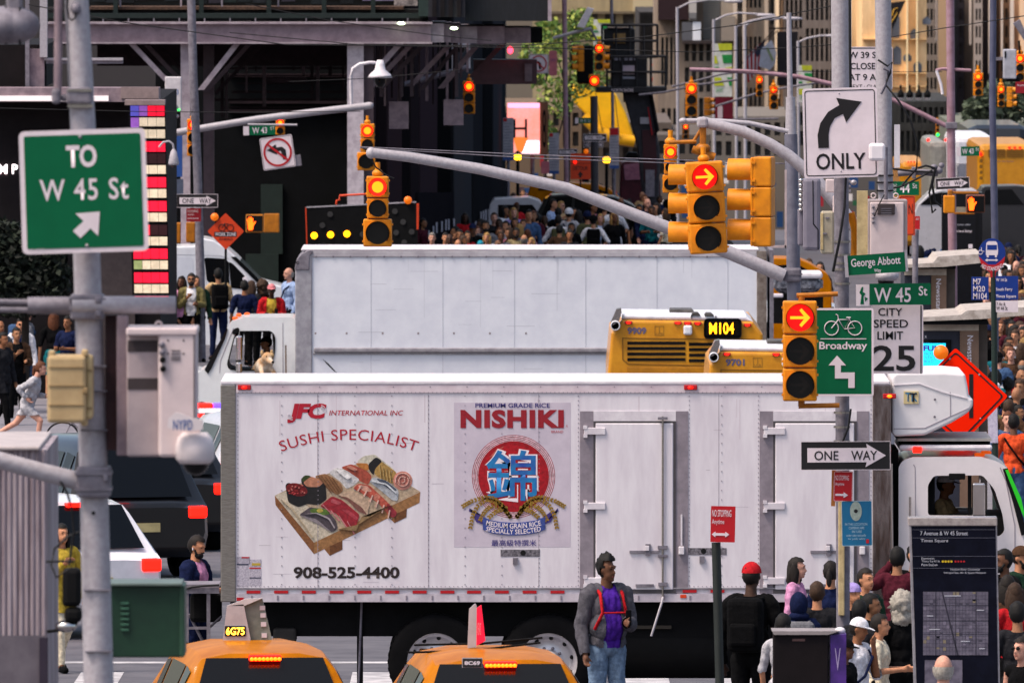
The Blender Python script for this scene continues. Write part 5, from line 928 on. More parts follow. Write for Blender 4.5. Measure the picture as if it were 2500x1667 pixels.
# traffic waiting on the left
xa = car('pearl white suv with glowing red tail lamps behind the near pole', 48, 187, 24, 'white', 'suv', 1.92, 4.7, 1.72); 
xb = car('glossy black suv with lit tail lamps in the queue on the left', 205, 207, 20, 'black', 'suv', 1.98, 4.9, 1.9)
xc = car('silver suv furthest right in the left queue, next to the artwork truck', 612, 226, 12, 'light grey', 'suv', 1.9, 4.7, 1.72)
car('black saloon beyond the glossy black suv, its tail lamps red', 318, 217, 16, 'black', 'suv', 1.85, 4.6, 1.75)
pv = car('white police car with a flashing red and blue roof bar by the truck corner', 478, 236, 6, 'white', 'sedan', 1.9, 4.8, 1.5, name='police_car', cat='police car')
b = MB(); b.rbox(-.6, .25, -.3, .0, 1.5, 1.58, .03); b.build('light_bar_red', M_redlit, pv.o); b = MB(); b.rbox(.25, .6, -.3, .0, 1.5, 1.58, .03); b.build('light_bar_blue', glow('blue lamp', '6040ff', .9), pv.o)
# white van behind the people
va = Thing('van', 'white high roof van behind the people on the left', 'van', 560, py_ground(318), 318); M_van = mat('van white', 'd3d4d9', .35, col2='c6c8cf', scale=3, coat=.4)
qV = lambda p: q(p, 380, 560, 5.6)
va.pg('body', M_van, rnd(qV([(150, 235), (540, 228), (545, 130), (650, 120), (800, 150), (960, 250), (1100, 370), (1420, 700), (1700, 770), (2000, 880), (2080, 1000), (2080, 1900), (-200, 1900), (-200, 235)]), 5), 0, 2.1, .1)
va.pg('side_panel', mat('van panel', 'c3c6cf', .4, col2='b9bcc6', scale=3), rnd(qV([(-100, 375), (490, 375), (510, 400), (520, 640), (-100, 700)]), 3), -.006, 0); va.pg('window', M_glass, rnd(qV([(665, 400), (690, 385), (950, 400), (1000, 450), (1010, 760), (760, 740), (700, 700)]), 3), -.01, 0); va.pg('window', M_glass, rnd(qV([(1000, 440), (1060, 470), (1270, 690), (1280, 790), (1180, 815), (1030, 800)]), 3), -.01, 0)
va.pg('windscreen', M_glass, qV([(1030, 375), (1100, 372), (1430, 700), (1390, 730)]), -.02, 2.12); va.pg('roof_gutter', mat('van seam', '9a9ca5', .6, var=0), qV([(140, 340), (540, 345), (900, 360), (1000, 400), (1000, 406), (890, 368), (540, 352), (140, 348)]), -.004, 0); va.pg('headlamp', glow('headlamp', 'f4f0e4', .6), qV([(1730, 935), (1890, 950), (1900, 1010), (1780, 1010)]), -.02, .1); va.pg('door_seam', mat('van seam', '9a9ca5'), qV([(640, 350), (646, 350), (700, 760), (740, 1300), (732, 1300), (694, 762)]), -.004, 0); va.pg('door_handle', M_black, qV([(800, 850), (880, 855), (880, 870), (800, 866)]), -.03, 0); va.pg('side_trim', mat('van trim', '4a4a50', .7), qV([(-100, 1020), (1300, 1030), (1300, 1060), (-100, 1050)]), -.02, 0); va.pg('mirror', M_white, rnd(qV([(1190, 660), (1240, 640), (1270, 680), (1260, 740), (1210, 740)]), 2), -.3, -.05)
for x in (470, 690): wheel(va, x, py_ground(318) - 42, 42, .05, style='car')
# ---- traffic in the distance ----
def far_suv(label, pts, roof, D, m, win, name='car', depth=1.8):   # side view from its own outline
    t = Thing(name, label, 'car' if name == 'car' else name, (pts[0][0] + pts[-1][0]) / 2, py_ground(D), D); g = py_ground(D) - 12
    o_ = [(pts[0][0] - 3, g)] + pts + [(pts[-1][0] + 3, g)]; t.pg('body', m, rnd(o_, 4), 0, depth, .08)
    for w_ in win: t.pg('window', M_glass, rnd(w_, 2), -.012, 0)
    for x in (pts[0][0] + (pts[-1][0] - pts[0][0]) * .2, pts[0][0] + (pts[-1][0] - pts[0][0]) * .8): wheel(t, x, py_ground(D) - .34 * t.s, .34 * t.s, .02, style='car')
    return t
f1 = far_suv('black suv side on behind the standing crowd, long sloping rear window', [(1290, 560), (1300, 545), (1328, 488), (1345, 476), (1400, 472), (1500, 480), (1545, 500), (1580, 535), (1640, 548), (1650, 590)], None, 398, paint('black'), [[(1312, 545), (1338, 488), (1352, 482), (1398, 480), (1392, 545)], [(1400, 545), (1404, 481), (1490, 487), (1530, 506), (1550, 540)]])
far_suv('white car behind the left part of the crowd', [(1190, 560), (1195, 500), (1205, 485), (1290, 481), (1318, 490), (1340, 530), (1350, 590)], None, 410, paint('light grey'), [[(1216, 500), (1300, 500), (1318, 525), (1216, 530)]])
far_suv('yellow taxi seen side on above the black suv roof', [(1288, 480), (1296, 452), (1310, 448), (1400, 447), (1455, 450), (1490, 463), (1510, 480), (1530, 500)], None, 440, M_taxi, [[(1312, 465), (1322, 455), (1390, 456), (1390, 466)], [(1440, 466), (1445, 457), (1480, 468), (1488, 474)]], name='taxi')
dk = far_suv('dark car with one bright red tail lamp right of the crowd', [(1605, 600), (1608, 578), (1640, 552), (1690, 545), (1740, 560), (1790, 590)], None, 368, paint('charcoal'), [[(1640, 572), (1655, 556), (1690, 551), (1730, 562), (1740, 576)]]); dk.part('tail_lamp', lambda b: b.ell(dk.L(1611, 589, -.05), (.08, .05, .08), 12, 6), M_redcore)
mt = Thing('crane_truck', 'maroon truck under the boom lift in the distance', 'truck', 1560, py_ground(452), 452); mt.pg('body', mat('maroon paint', '4c1624', .5, col2='3a0f1b'), rnd([(1512, 520), (1516, 400), (1530, 392), (1590, 400), (1612, 440), (1615, 520)], 5), 0, 3, .1); mt.pg('pink_hatch', mat('faded pink', 'a0697a', .6, col2='845064', scale=6), rnd([(1522, 402), (1566, 398), (1574, 420), (1570, 438), (1526, 440)], 4), -.05, 0); mt.pg('dark_load', M_black, rnd([(1524, 386), (1534, 372), (1556, 374), (1560, 392)], 3), .2, 1.5)
gs = car('light grey suv with dark red lamps right behind the arrow signals', 1940, 285, 3, 'light grey', 'suv', 1.95, 4.8, 1.95, lit=False)
ty = far_suv('yellow taxi with a sloping roofline behind the grey pole', [(1880, 690), (1882, 634), (1890, 630), (1948, 631), (1975, 642), (2020, 668), (2030, 690)], None, 268, M_taxi, [[(1886, 648), (1945, 644), (1990, 668), (1886, 668)]], name='taxi')
pcb = Thing('pedicab', 'pedicab with a crumpled clear plastic cover behind the grey pole', 'pedicab', 1940, py_ground(264), 264); pcb.part('plastic_cover', lambda b: (b.rbox(*[v for v in (pcb.L(1884, 0)[0], pcb.L(2010, 0)[0], 0, 1.2, pcb.L(0, 720)[2], pcb.L(0, 668)[2])], .25, 4)), mat('crumpled plastic', '8e8e96', .25, col2='3a3a42', scale=14, bump=.6)); pcb.bx('roof_top', mat('pedicab white', 'd9d4d8', .5), 1882, 664, 2008, 680, -.05, 1.25, .04); pcb.bx('chassis', M_black, 1884, 722, 2010, 790, .1, 1.1); pcb.bx('side_trim', M_white, 1882, 716, 1912, 726, -.06, 0, .02)
for x in (1900, 1990): wheel(pcb, x, py_ground(264) - 45, 45, .0, style='car')
# buses and cars at the far right
def rearbox(label, x0, y0, x1, y1, D, m, name='bus', cat='bus', r=.15, depth=9):
    t = Thing(name, label, cat, (x0 + x1) / 2, py_ground(D), D); t.bx('body', m, x0, y0, x1, py_ground(D) - 25, 0, depth, r)
    for x in (x0 + (x1 - x0) * .2, x0 + (x1 - x0) * .8): t.part('wheel', lambda b: b.lathe([(0, -.15), (.45, -.15), (.48, 0), (.45, .15), (0, .15)], (t.L(x, 0)[0], 1.0, .48), 'x', 18), M_rubber)
    return t
wb = rearbox('white city bus with grey louvres at its rear, far right', 2328, 334, 2430, 450, 405, M_busw); wb.part('louvre', lambda b: [b.bx(2332, y, 2382, y + 1.5, -.02, 0) for y in range(400, 440, 5)], M_galvd)
yb2 = rearbox('large amber city bus at the right edge with three red lamps', 2386, 352, 2530, 470, 366, mat('bus amber', 'c98a1a'))
for x in (2464, 2477, 2490): yb2.part('marker_lamp', lambda b: b.bx(x - 3, 358, x + 3, 363, -.03, 0), M_redlit)
for x in (2412, 2457): yb2.part('vent', lambda b: [b.bx(x, y, x + 42, y + 1.5, -.02, 0) for y in range(365, 385, 4)], mat('bus line', '7a5210'))
for y in (393, 407, 421, 435): yb2.part('round_lamp', lambda b: b.disc(yb2.L(2395, y), .045, 12, -.02), mat('bus line', '7a5210'))
yb2.part('edge_lamp', lambda b: b.ell(yb2.L(2393, 376, -.02), (.05, .03, .05), 10, 5), M_redlit); yb2.text('New York City Bus', 2433, 392, 2475, 397, mat('bus number', '5c5672'), -.01)
rearbox('dark domed coach roof behind the buses at the right edge', 2355, 306, 2520, 350, 430, paint('black'), r=.35)
amb = rearbox('amber truck with three red lamps beside the 44 St sign', 2196, 395, 2266, 430, 420, mat('bus amber', 'c98a1a'), 'truck', 'truck')
for x in (2217, 2224, 2232): amb.part('marker_lamp', lambda b: b.bx(x - 2, 394, x + 2, 398, -.03, 0), M_redlit)
gb_ = rearbox('plain grey box truck with red corner lamps in the distance on the right', 2268, 345, 2312, 440, 412, mat('truck grey', '8d8d88', .6, col2='7b7b77'), 'box_truck', 'truck')
for x in (2266, 2309): gb_.part('corner_lamp', lambda b: b.ell(gb_.L(x, 342, -.03), (.045, .03, .045), 8, 4), M_redlit)
far_suv('dark car with a white roofline behind the hand signal, right', [(2232, 520), (2240, 500), (2270, 470), (2300, 462), (2380, 462), (2400, 480), (2420, 520)], None, 342, paint('light grey'), [[(2246, 500), (2275, 474), (2305, 468), (2312, 500)], [(2318, 500), (2316, 468), (2376, 468), (2392, 498)]])
far_suv('black car with a pale roof at the right edge behind the crowd', [(2380, 540), (2390, 470), (2400, 455), (2480, 453), (2540, 460), (2560, 540)], None, 338, paint('charcoal'), [[(2396, 500), (2406, 464), (2470, 462), (2500, 500)]])

# ================= buildings =================
def building(name, label, px, D, group=None, cat='building'): return Thing(name, label, cat, px, py_ground(D), D, group)
M_bd = mat('charcoal cladding', '1d191b', .8, col2='171416', scale=2, spec=.1)
lb = building('shop_building', 'dark charcoal shop building with a pale fascia behind the left pole', 150, 284)
lb.bx('wall', M_bd, -120, 246, 392, py_ground(284), 0, 14); lb.bx('fascia', M_pinkst, -120, 212, 392, 246, -1.2, .0); lb.bx('lit_strip', glow('fascia light', 'd8cccc', .3), -120, 231, 270, 244, -1.25, -1.2); lb.bx('fascia_cap', mat('fascia brown', '8d7a78', .6), 300, 210, 392, 238, -1.26, -1.2)
lb.text('M P', -2, 401, 44, 424, glow('neon white', 'fff0f0', 2.2), -.05, bold=.02); lb.bx('pilaster', mat('brown pier', '4a4040', .7), 245, 600, 330, py_ground(284), -.1, 0); lb.bx('upper_wall', M_bd, -120, 110, 112, 212, .5, 10)
lb.bx('grey_door', M_pinkst, 72, 120, 108, 212, .2, .5); lb.bx('upright', M_galv, 98, -60, 116, 140, .0, .3); lb.bx('upright', M_galvd, 62, -60, 72, 212, .1, .3); lb.bx('rail', M_galv, 108, 142, 300, 148, .2, .4); lb.bx('rail', M_galvd, 112, 148, 300, 156, .25, .4)
sc = Thing('led_display', 'tall digital display column glowing red and pale yellow', 'display', 365, py_ground(281.5), 281.5); sc.pg('frame', M_black, [(314, 254), (404, 254), (415, 760), (324, 760)], 0, .5)
rows = ['bprr', 'pyyy', 'yyyy', 'rrrr', 'dddd', 'yyyy', 'rrrr', 'gyyy', 'rrrr', 'yyyy', 'rrdd', 'ryyy', 'rrrr', 'gyyy', 'rrrr', 'yyyy', 'rrrr']
CC = dict(b=('4a46a0', .55), p=('7a4898', .5), r=('c80e2a', .75), y=('c8b49a', .42), d=('2a0c10', .3), g=('788052', .55)); hgt = (752 - 258) / len(rows)
for i, rw in enumerate(rows):
    for j, ch in enumerate(rw):
        y0 = 258 + i * hgt; sk = (y0 - 258) * .021; x0 = 319 + j * 21 + sk; sc.pg('pixel_panel', mat('led ' + ch, CC[ch][0], .5, emit=CC[ch][1], var=.25, scale=5, ecol=CC[ch][0]), [(x0, y0), (x0 + 20, y0), (x0 + 20.4, y0 + hgt - (8 if ch in 'yg' else 4)), (x0 + .4, y0 + hgt - (8 if ch in 'yg' else 4))], -.03, 0)
sc.bx('canopy', mat('fascia brown', '8d7a78'), 306, 244, 404, 256, -.3, .5); bs2 = Thing('blue_sign', 'blue and grey panel sign between the digital display and the left pole', 'sign', 428, 475, 312); bs2.bx('panel', paint('blue'), 424, 330, 445, 432, 0, .2); bs2.bx('panel', M_galvd, 405, 345, 424, 432, .02, .2); bs2.bx('lower_panel', mat('blue grey', '4c5468', .6), 405, 438, 447, 474, 0, .2); bs2.bx('white_edge', M_white, 405, 368, 424, 378, -.02, .02)
pz = Thing('dome_camera', 'grey dome camera on a gooseneck in front of the digital display', 'camera', 422, 408, 278); pz.tb('gooseneck', M_galv, [(388, 360), (398, 348), (412, 345), (422, 352), (425, 372)], 3, 6); pz.part('camera_cap', lambda b: b.lathe([(.02, .16), (.06, .1), (.10, -.1), (.09, -.14), (0, -.14)], pz.L(424, 385), 'z', 16), M_galv); pz.part('glass_bowl', lambda b: b.ell(pz.L(424, 400), (.075, .075, .06), 14, 8), M_glass)
# steel deck
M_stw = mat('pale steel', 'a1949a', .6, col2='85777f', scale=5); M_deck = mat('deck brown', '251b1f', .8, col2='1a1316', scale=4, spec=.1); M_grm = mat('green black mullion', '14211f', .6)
dk_ = building('steel_deck', 'heavy steel overhead deck on columns with diagonal braces, over the left half', 640, 320, cat='steel structure')
dk_.bx('front_beam', mat('beam pink grey', '8a7880', .6, col2='76656d', scale=4), 100, 58, 1052, 104, 0, .5); dk_.bx('beam_flange', M_stw, 96, 54, 1056, 59, -.15, .6); dk_.bx('beam_flange', M_stw, 96, 103, 1056, 107, -.15, .6)
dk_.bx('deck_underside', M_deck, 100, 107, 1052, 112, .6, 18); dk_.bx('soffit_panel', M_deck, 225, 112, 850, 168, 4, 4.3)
dk_.bx('upper_glazing', mat('upper glass', '14181b', .3, col2='0d1012'), 100, -120, 1020, 20, 3, 12); dk_.bx('sill', mat('dusty ledge', '5a4234', .8, col2='33261f', scale=20), 215, 18, 985, 25, .8, 3); dk_.bx('green_rail', M_grm, 100, 33, 1045, 45, .2, .4); dk_.bx('dark_gap', M_dark, 100, 25, 1045, 54, .9, 3)
rs = random.Random(12)
for k in range(22): x_ = 215 + k * 36; dk_.bx('glass_pane', mat('pane reflection %d' % (k % 5), ('1c2226', '262a30', '15181c', '34323c', '202a2a')[k % 5], .25, var=.2, spec=.3), x_, -60, x_ + 33, 8 + rs.uniform(-6, 8), 2.9, 2.95)  # varied tints paint faint reflections into the glazing
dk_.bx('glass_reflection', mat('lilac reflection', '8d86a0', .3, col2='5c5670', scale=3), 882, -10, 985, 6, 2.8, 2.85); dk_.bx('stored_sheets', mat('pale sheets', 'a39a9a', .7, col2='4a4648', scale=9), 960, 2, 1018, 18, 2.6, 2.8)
for x in (275, 485, 650, 785, 905): dk_.bx('mullion', M_grm, x, -120, x + 11, 40, .6, 1.0)
for x in (289, 438, 538, 676): dk_.bx('pale_mullion', M_stw, x, -120, x + 4, 18, .9, 1.2)
for x in range(250, 1020, 62): dk_.bx('rail_post', M_galvd, x, 45, x + 3, 56, .2, .3)
dk_.bx('corner_column', mat('green grey panel', '24332f', .6), 1022, -120, 1046, 40, -.1, 3); 
for i in range(9): dk_.bx('dark_cladding', M_bd if i % 2 else mat('clad dark', '25232a', .7), 1046 + i * 10, -120, 1056 + i * 10, 42, -.1 - (i % 2) * .05, 4)
dk_.bx('side_cladding', mat('clad blue black', '1a1c21', .65, col2='131518', scale=3, stretch=(8, 1, 1)), 1136, -120, 1340, 52, .2, 6); dk_.bx('cladding_edge', M_stw, 1338, -120, 1347, 52, .15, .4)
for i, (x0, x1, y0, y1) in enumerate(((1052, 1084, 58, 104), (1084, 1100, 60, 104), (1100, 1122, 62, 106), (1122, 1165, 66, 108), (1165, 1232, 66, 109), (1232, 1296, 70, 108), (1296, 1325, 72, 108))): dk_.bx('stepped_beam', (M_stw, mat('beam pink grey', '8a7880'), M_pinkst)[i % 3] if i < 6 else M_black, x0, y0, x1, y1, .1 + i * .25, 5)
dk_.bx('white_column', mat('white column', 'b9aeb4', .6, col2='9f949b', scale=7), 848, 104, 888, py_ground(320), .1, .5); dk_.bx('column_web', mat('brown flange', '44363c', .6), 888, 107, 912, py_ground(320), .2, .5); dk_.bx('white_column', M_stw, 441, 104, 464, py_ground(320), .1, .4); dk_.bx('column_web', mat('brown flange', '5c4a52'), 494, 107, 520, py_ground(320), 1.2, 1.6)
def brace(x0, y0, x1, y1, w, d, m): dk_.pg('diagonal_brace', m, [(x0 - w, y0), (x0 + w, y0), (x1 + w, y1), (x1 - w, y1)], d, d + .25)
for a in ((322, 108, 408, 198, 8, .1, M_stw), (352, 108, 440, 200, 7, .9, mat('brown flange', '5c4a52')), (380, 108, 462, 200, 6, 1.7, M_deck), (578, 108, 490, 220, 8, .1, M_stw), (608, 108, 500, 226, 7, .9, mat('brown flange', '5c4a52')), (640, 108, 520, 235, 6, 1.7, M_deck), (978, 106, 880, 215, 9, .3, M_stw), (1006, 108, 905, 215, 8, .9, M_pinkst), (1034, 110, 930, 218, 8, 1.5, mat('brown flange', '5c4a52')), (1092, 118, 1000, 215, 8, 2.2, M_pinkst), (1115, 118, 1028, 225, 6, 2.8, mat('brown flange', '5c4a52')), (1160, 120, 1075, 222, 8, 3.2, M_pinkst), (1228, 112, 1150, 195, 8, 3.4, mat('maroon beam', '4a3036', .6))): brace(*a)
for x in (880, 905, 925, 975, 1000, 1110): dk_.bx('hanger_plate', mat('brown flange', '5c4a52'), x, 107, x + 8, 240, 2, 2.3)
dk_.bx('cross_beam', mat('maroon beam', '4a3036'), 1155, 152, 1312, 212, 3.5, 5); dk_.bx('cross_beam_box', mat('beam box', '6a5a60', .6), 1282, 162, 1300, 205, 3.4, 3.5); 
for a in ((948, 253, 996, 320), (1082, 248, 1131, 311)): dk_.bx('hung_panel', M_pinkst, *a, 2.4, 2.6)
for x, y in ((980, 57), (1109, 69)): dk_.part('work_lamp', lambda b: b.ell(dk_.L(x, y, -.3), (.08, .08, .03), 12, 6), glow('work lamp', 'e8ffd0', 4))
dk_.part('red_lamp', lambda b: b.ell(dk_.L(1246, 128, 3.3), (.06, .05, .08), 12, 6), glow('pink red lamp', 'ff3048', 3)); dk_.bx('faint_rail', M_deck, 645, 195, 745, 206, 2.4, 2.6)
bb2 = building('dark_building', 'black street level building under the steel deck', 620, 348); M_bw = mat('black wall', '0e0f11', .85, col2='0a0b0c', scale=2, spec=.08); bb2.bx('wall', M_bw, 380, 107, 905, py_ground(348), 0, 30)
rs = random.Random(5)
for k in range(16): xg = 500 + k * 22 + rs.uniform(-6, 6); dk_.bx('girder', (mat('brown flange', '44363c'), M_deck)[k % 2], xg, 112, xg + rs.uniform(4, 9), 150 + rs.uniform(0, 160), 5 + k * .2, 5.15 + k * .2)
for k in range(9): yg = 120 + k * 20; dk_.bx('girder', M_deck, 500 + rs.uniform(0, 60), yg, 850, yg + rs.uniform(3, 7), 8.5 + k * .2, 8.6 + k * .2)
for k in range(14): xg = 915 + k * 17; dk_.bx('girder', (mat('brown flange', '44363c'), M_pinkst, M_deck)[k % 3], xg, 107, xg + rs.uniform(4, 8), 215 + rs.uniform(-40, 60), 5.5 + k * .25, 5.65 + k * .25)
for y in (180, 245, 268): bb2.bx('ledge', M_deck, 560, y, 850, y + 8, -.2, 0)
bb2.bx('door_panel', mat('green black door', '16241f', .7), 637, 450, 690, 620, -.1, 0); bb2.bx('door_panel', mat('green black door', '16241f'), 600, 620, 680, 720, -.15, 0)
# long dark side wall running away from the corner
sw_ = building('dark_side_wall', 'dark panelled wall receding from the steel deck corner to the far corner', 1060, 420, cat='wall')
def onwall(px):
    lo, hi = 0., 1.
    for _ in range(40):
        m = (lo + hi) / 2; X = -3.36 + 3.16 * m; D = 345 + 135 * m
        if CX + X * F / D < px: lo = m
        else: hi = m
    return -3.36 + 3.16 * lo, 345 + 135 * lo
def wallpanel(nm, m, x0, x1, y0=None, y1=None, off=0.0, th=.3):
    (X0, D0), (X1, D1) = onwall(x0), onwall(x1); X0 += off; X1 += off; b = MB(); base = sw_.o.location
    t0, t1_ = (P(x0, y0, D0).z if y0 is not None else 14), (P(x1, y0, D1).z if y0 is not None else 14); b0, b1 = (P(x0, y1, D0).z if y1 is not None else gz(D0) - .2), (P(x1, y1, D1).z if y1 is not None else gz(D1) - .2)
    v = [(X0, D0, b0), (X1, D1, b1), (X1, D1, t1_), (X0, D0, t0), (X0 - th, D0, b0), (X1 - th, D1, b1), (X1 - th, D1, t1_), (X0 - th, D0, t0)]
    b.add([Vector(p) - base for p in v], [(0, 1, 2, 3), (7, 6, 5, 4), (0, 4, 5, 1), (1, 5, 6, 2), (2, 6, 7, 3), (3, 7, 4, 0)]); return b.build(nm, m, sw_.o)
wc_ = ['2a2125', '1c1618', '33282c', '161416', '251f22', '33292e', '101011', '18181a', '37383c', '28292d', '161719', '323338', '22262a']; xs_ = [890, 918, 940, 975, 1000, 1020, 1062, 1098, 1104, 1150, 1178, 1200, 1222, 1241]
for i in range(len(xs_) - 1): wallpanel('wall_panel', mat('wall ' + wc_[i], wc_[i], .9, col2=wc_[i], scale=3, spec=0), xs_[i], xs_[i + 1], off=(i % 3) * .03)
wallpanel('lower_panel', mat('wall lower', '201e22', .9, spec=0), 1010, 1098, 470, None, .12); wallpanel('lower_panel', mat('wall lower2', '242427', .9, spec=0), 1146, 1239, 420, None, .12)
for x, y in ((1021, 560), (1031, 563), (1042, 552), (1050, 543), (1063, 540), (1073, 536), (1080, 535), (1093, 534), (1147, 540), (1151, 560), (1160, 517), (1166, 515), (1172, 512), (1179, 511), (1191, 508), (1208, 502), (1214, 495)): wallpanel('white_stroke', mat('white stroke', 'a9a5b0', .6), x, x + 2.2, y, y + 26, .17, .02)
# ---- far street backdrop ----
def facade(label, x0, x1, y0, D, wall, bays=(), group=None, depth=20, glass=None, name='office_building', ybot=None):
    t = building(name, label, (x0 + x1) / 2, D, group); g = ybot or py_ground(D)
    holes = []
    for (bx0, bx1, n, ys) in bays:
        w = (bx1 - bx0) / n
        for i in range(n):
            for ya, yb in ys: holes.append((bx0 + i * w + w * .2, ya, bx0 + (i + 1) * w - w * .2, yb))
    b = MB(t); holed(b, M2(t, [(x0, g), (x1, g), (x1, y0), (x0, y0)]), [M2(t, [(h[0], h[3]), (h[2], h[3]), (h[2], h[1]), (h[0], h[1])]) for h in holes], 0, .5); b.bx(x0, y0, x1, g, .9, depth); b.build('wall', wall, t.o)
    for h in holes: t.bx('window', glass or M_far, h[0], h[1], h[2], h[3], .4, .45)
    return t
br_ = lambda c, f: ''.join('%02x' % min(255, int(int(c[i:i + 2], 16) * f)) for i in (0, 2, 4))
S_ = lambda k, c, c2=None: mat(k, br_(c, 1.22 if int(c[:2], 16) > 70 else 1), .85, col2=br_(c2 or c, 1.22 if int(c[:2], 16) > 70 else 1), scale=.8, stretch=(3, 1, .6), spec=.15)
M_far = mat('hazed far window', '6a635d', .4, col2='453f3d', scale=3, spec=.3)  # distance haze is put into this mid-grey glass colour
fa = facade('tan panelled building top behind the trees', 1300, 1607, -200, 640, S_('tan stone', '85785e', '756a54'), [(1380, 1600, 5, [(34, 92), (110, 170), (190, 250)])]); fa.bx('ledge', S_('dark tan', '5a5142'), 1300, 28, 1607, 34, -.5, 0); fa.bx('corner_pier', S_('pale tan', '9a8d72'), 1545, -200, 1600, 30, -.3, 0)
fd = facade('dark ribbed metal building left of the brown stone building', 1560, 1612, 30, 610, S_('ribbed metal', '403d3c', '343130')); fd.part('ribs', lambda b: [b.bx(x, 30, x + 1.5, 200, -.3, 0) for x in range(1562, 1610, 4)], S_('rib dark', '2c2a2a')); fd.bx('grey_lower', S_('grey board', '7d776f'), 1572, 140, 1610, 210, -.4, -.3); fd.part('red_graffiti', lambda b: b.tb([(1594 + 5 * math.cos(a * .5) + (a > 11) * 3, 175 - 18 * math.sin(a * .5), -.5) for a in range(13)] + [(1586, 208, -.5), (1596, 185, -.5), (1604, 208, -.5)], 1.2, 5), M_so)
fb = facade('brown stone building with tall narrow windows behind the signal heads', 1606, 1760, -200, 585, S_('brown stone', '7d6f62', '6b5e53'), [(1612, 1655, 4, [(92, 208)]), (1612, 1655, 3, [(265, 330), (345, 400)]), (1668, 1738, 4, [(105, 150), (165, 225), (240, 300)]), (1668, 1738, 4, [(320, 380)])]); fb.bx('awning', S_('wine awning', '2f2124'), 1606, -200, 1690, 48, -1, 0); fb.bx('sign_box', S_('slate box', '4a4a4e'), 1664, 54, 1692, 98, -1.2, 0); fb.bx('pale_box', S_('pale box', 'b5b5b8'), 1690, 54, 1710, 98, -1.22, 0); fb.bx('dark_canopy', S_('dark canopy', '3a3231'), 1666, 98, 1735, 106, -1.5, 0); fb.part('louvre_panel', lambda b: [b.bx(1716, y, 1756, y + 3, -.6, -.2) for y in range(-60, 100, 6)], S_('louvre grey', '5d5c5a')); fb.bx('round_tank', S_('tank grey', '8f8a85'), 1680, -20, 1700, 50, -1.4, -.9, .3)
fc = facade('grey stone building with pilasters and flags on it', 1755, 1912, -200, 620, S_('grey stone', '80776d', '6a6259'), [(1795, 1860, 6, [(-40, 20), (90, 180), (215, 260), (275, 330)]), (1864, 1908, 3, [(-40, 60), (230, 290)]), (1758, 1792, 2, [(105, 200), (240, 300)])], depth=16)
for x in (1790, 1812, 1866, 1890): fc.bx('pilaster', S_('pale pilaster', '9c9286', '877d72'), x, -200, x + 9, 300, -.6, 0)
fc.bx('bright_pier', S_('bright pier', 'bdae98'), 1893, -200, 1901, 240, -.8, -.6); fc.bx('hoarding', S_('grey hoarding', '6d6862'), 1758, 40, 1795, 100, -.7, 0)
fe = facade('brown grey tower behind the plain grey pole', 1900, 2070, -200, 650, S_('taupe stone', '6f6660', '5d5550'), [(1905, 1960, 5, [(0, 70), (90, 190)]), (1965, 2060, 8, [(-30, 50), (70, 150), (170, 260)])])
ff = facade('narrow tower with caught light painted into its pale wall, between the two poles', 2062, 2112, -200, 700, mat('lit pale stone', 'e6e0da', .7, var=.04)); ff.bx('dark_edge', S_('edge dark', '3a302e'), 2096, -200, 2101, 120, -.5, 0)  # brightness of the reflecting wall is put into the stone colour
fg = facade('sandstone building with golden sunlight painted into its colour, arched windows, right of the octagonal pole', 2105, 2262, -200, 610, S_('sunlit gold stone', 'd2b084', 'bb9a70'));  # warm reflected sunlight is put into the stone colour
for x, y0, y1 in ((2186, 34, 92), (2190, 112, 158), (2232, 70, 96), (2215, 130, 150), (2240, 150, 180), (2262, 40, 60)): fg.pg('arched_window', mat('pale window', '6f7580', .2), rnd([(x - 10, y1), (x - 10, y0 + 8), (x, y0), (x + 10, y0 + 8), (x + 10, y1)], 3), -.05, .1)
for y in (95, 178, 210): fg.bx('string_course', S_('sunlit gold course', 'b39368'), 2105, y, 2262, y + 2.5, -.25, 0)
for x in (2170, 2212, 2236): fg.bx('pier', S_('sunlit gold pier', 'dcbc92'), x, -200, x + 4, 230, -.3, 0)
cols = [(2258, 2290, '6d6259', 1), (2290, 2312, 'a88f74', 0), (2312, 2338, '675d58', 1), (2338, 2362, '58545a', 1), (2362, 2378, '463f42', 0), (2378, 2398, '8c8078', 1), (2398, 2412, '53494a', 0), (2412, 2440, '98836f', 1), (2440, 2464, '8f7a66', 1), (2464, 2490, '857a74', 1), (2490, 2540, 'c9a98a', 0)]
for i, (x0, x1, c_, wn) in enumerate(cols): facade(('narrow %s tower facade, the %s of eleven along the far right top' % (('dark-stone', 'pale')[c_ > '85'], ('first', 'second', 'third', 'fourth', 'fifth', 'sixth', 'seventh', 'eighth', 'ninth', 'tenth', 'last')[i])), x0, x1, -200, 640 + (i * 37 % 5) * 14, S_('tower ' + c_, c_), [(x0 + 2, x1 - 2, max(2, (x1 - x0) // 10), [(-20 + k * 42, 8 + k * 42) for k in range(6)])] if wn else (), name='tower')  # towers differ by dark and pale stone colours
for x, w, y1 in ((2284, 4, 60), (2367, 4, 70), (2414, 7, 140), (2444, 4, 100), (2466, 9, 120)): s_ = building('lit_edge_strip', 'bright vertical stone edge catching light at far right, near pixel column %d' % x if 0 else 'slim bright stone pier on the far right towers, %s' % {2284: 'left of the pale pink pole', 2367: 'above the upper right signal', 2414: 'just left of the dark pole', 2444: 'right of the dark pole', 2466: 'above the white box'}[x], x, 630); s_.bx('shaft', mat('lit edge stone', 'ecd9c8', .7, var=.05), x, -200, x + w, y1 + 40, 0, 1)  # gleam of the tower edges is painted as pale stone
fl = facade('dark lower shopfronts under the sandstone building', 2150, 2330, 248, 560, S_('dark shop', '3a3937', '2c2b2a'), [(2196, 2320, 9, [(262, 300), (320, 370)])]); 
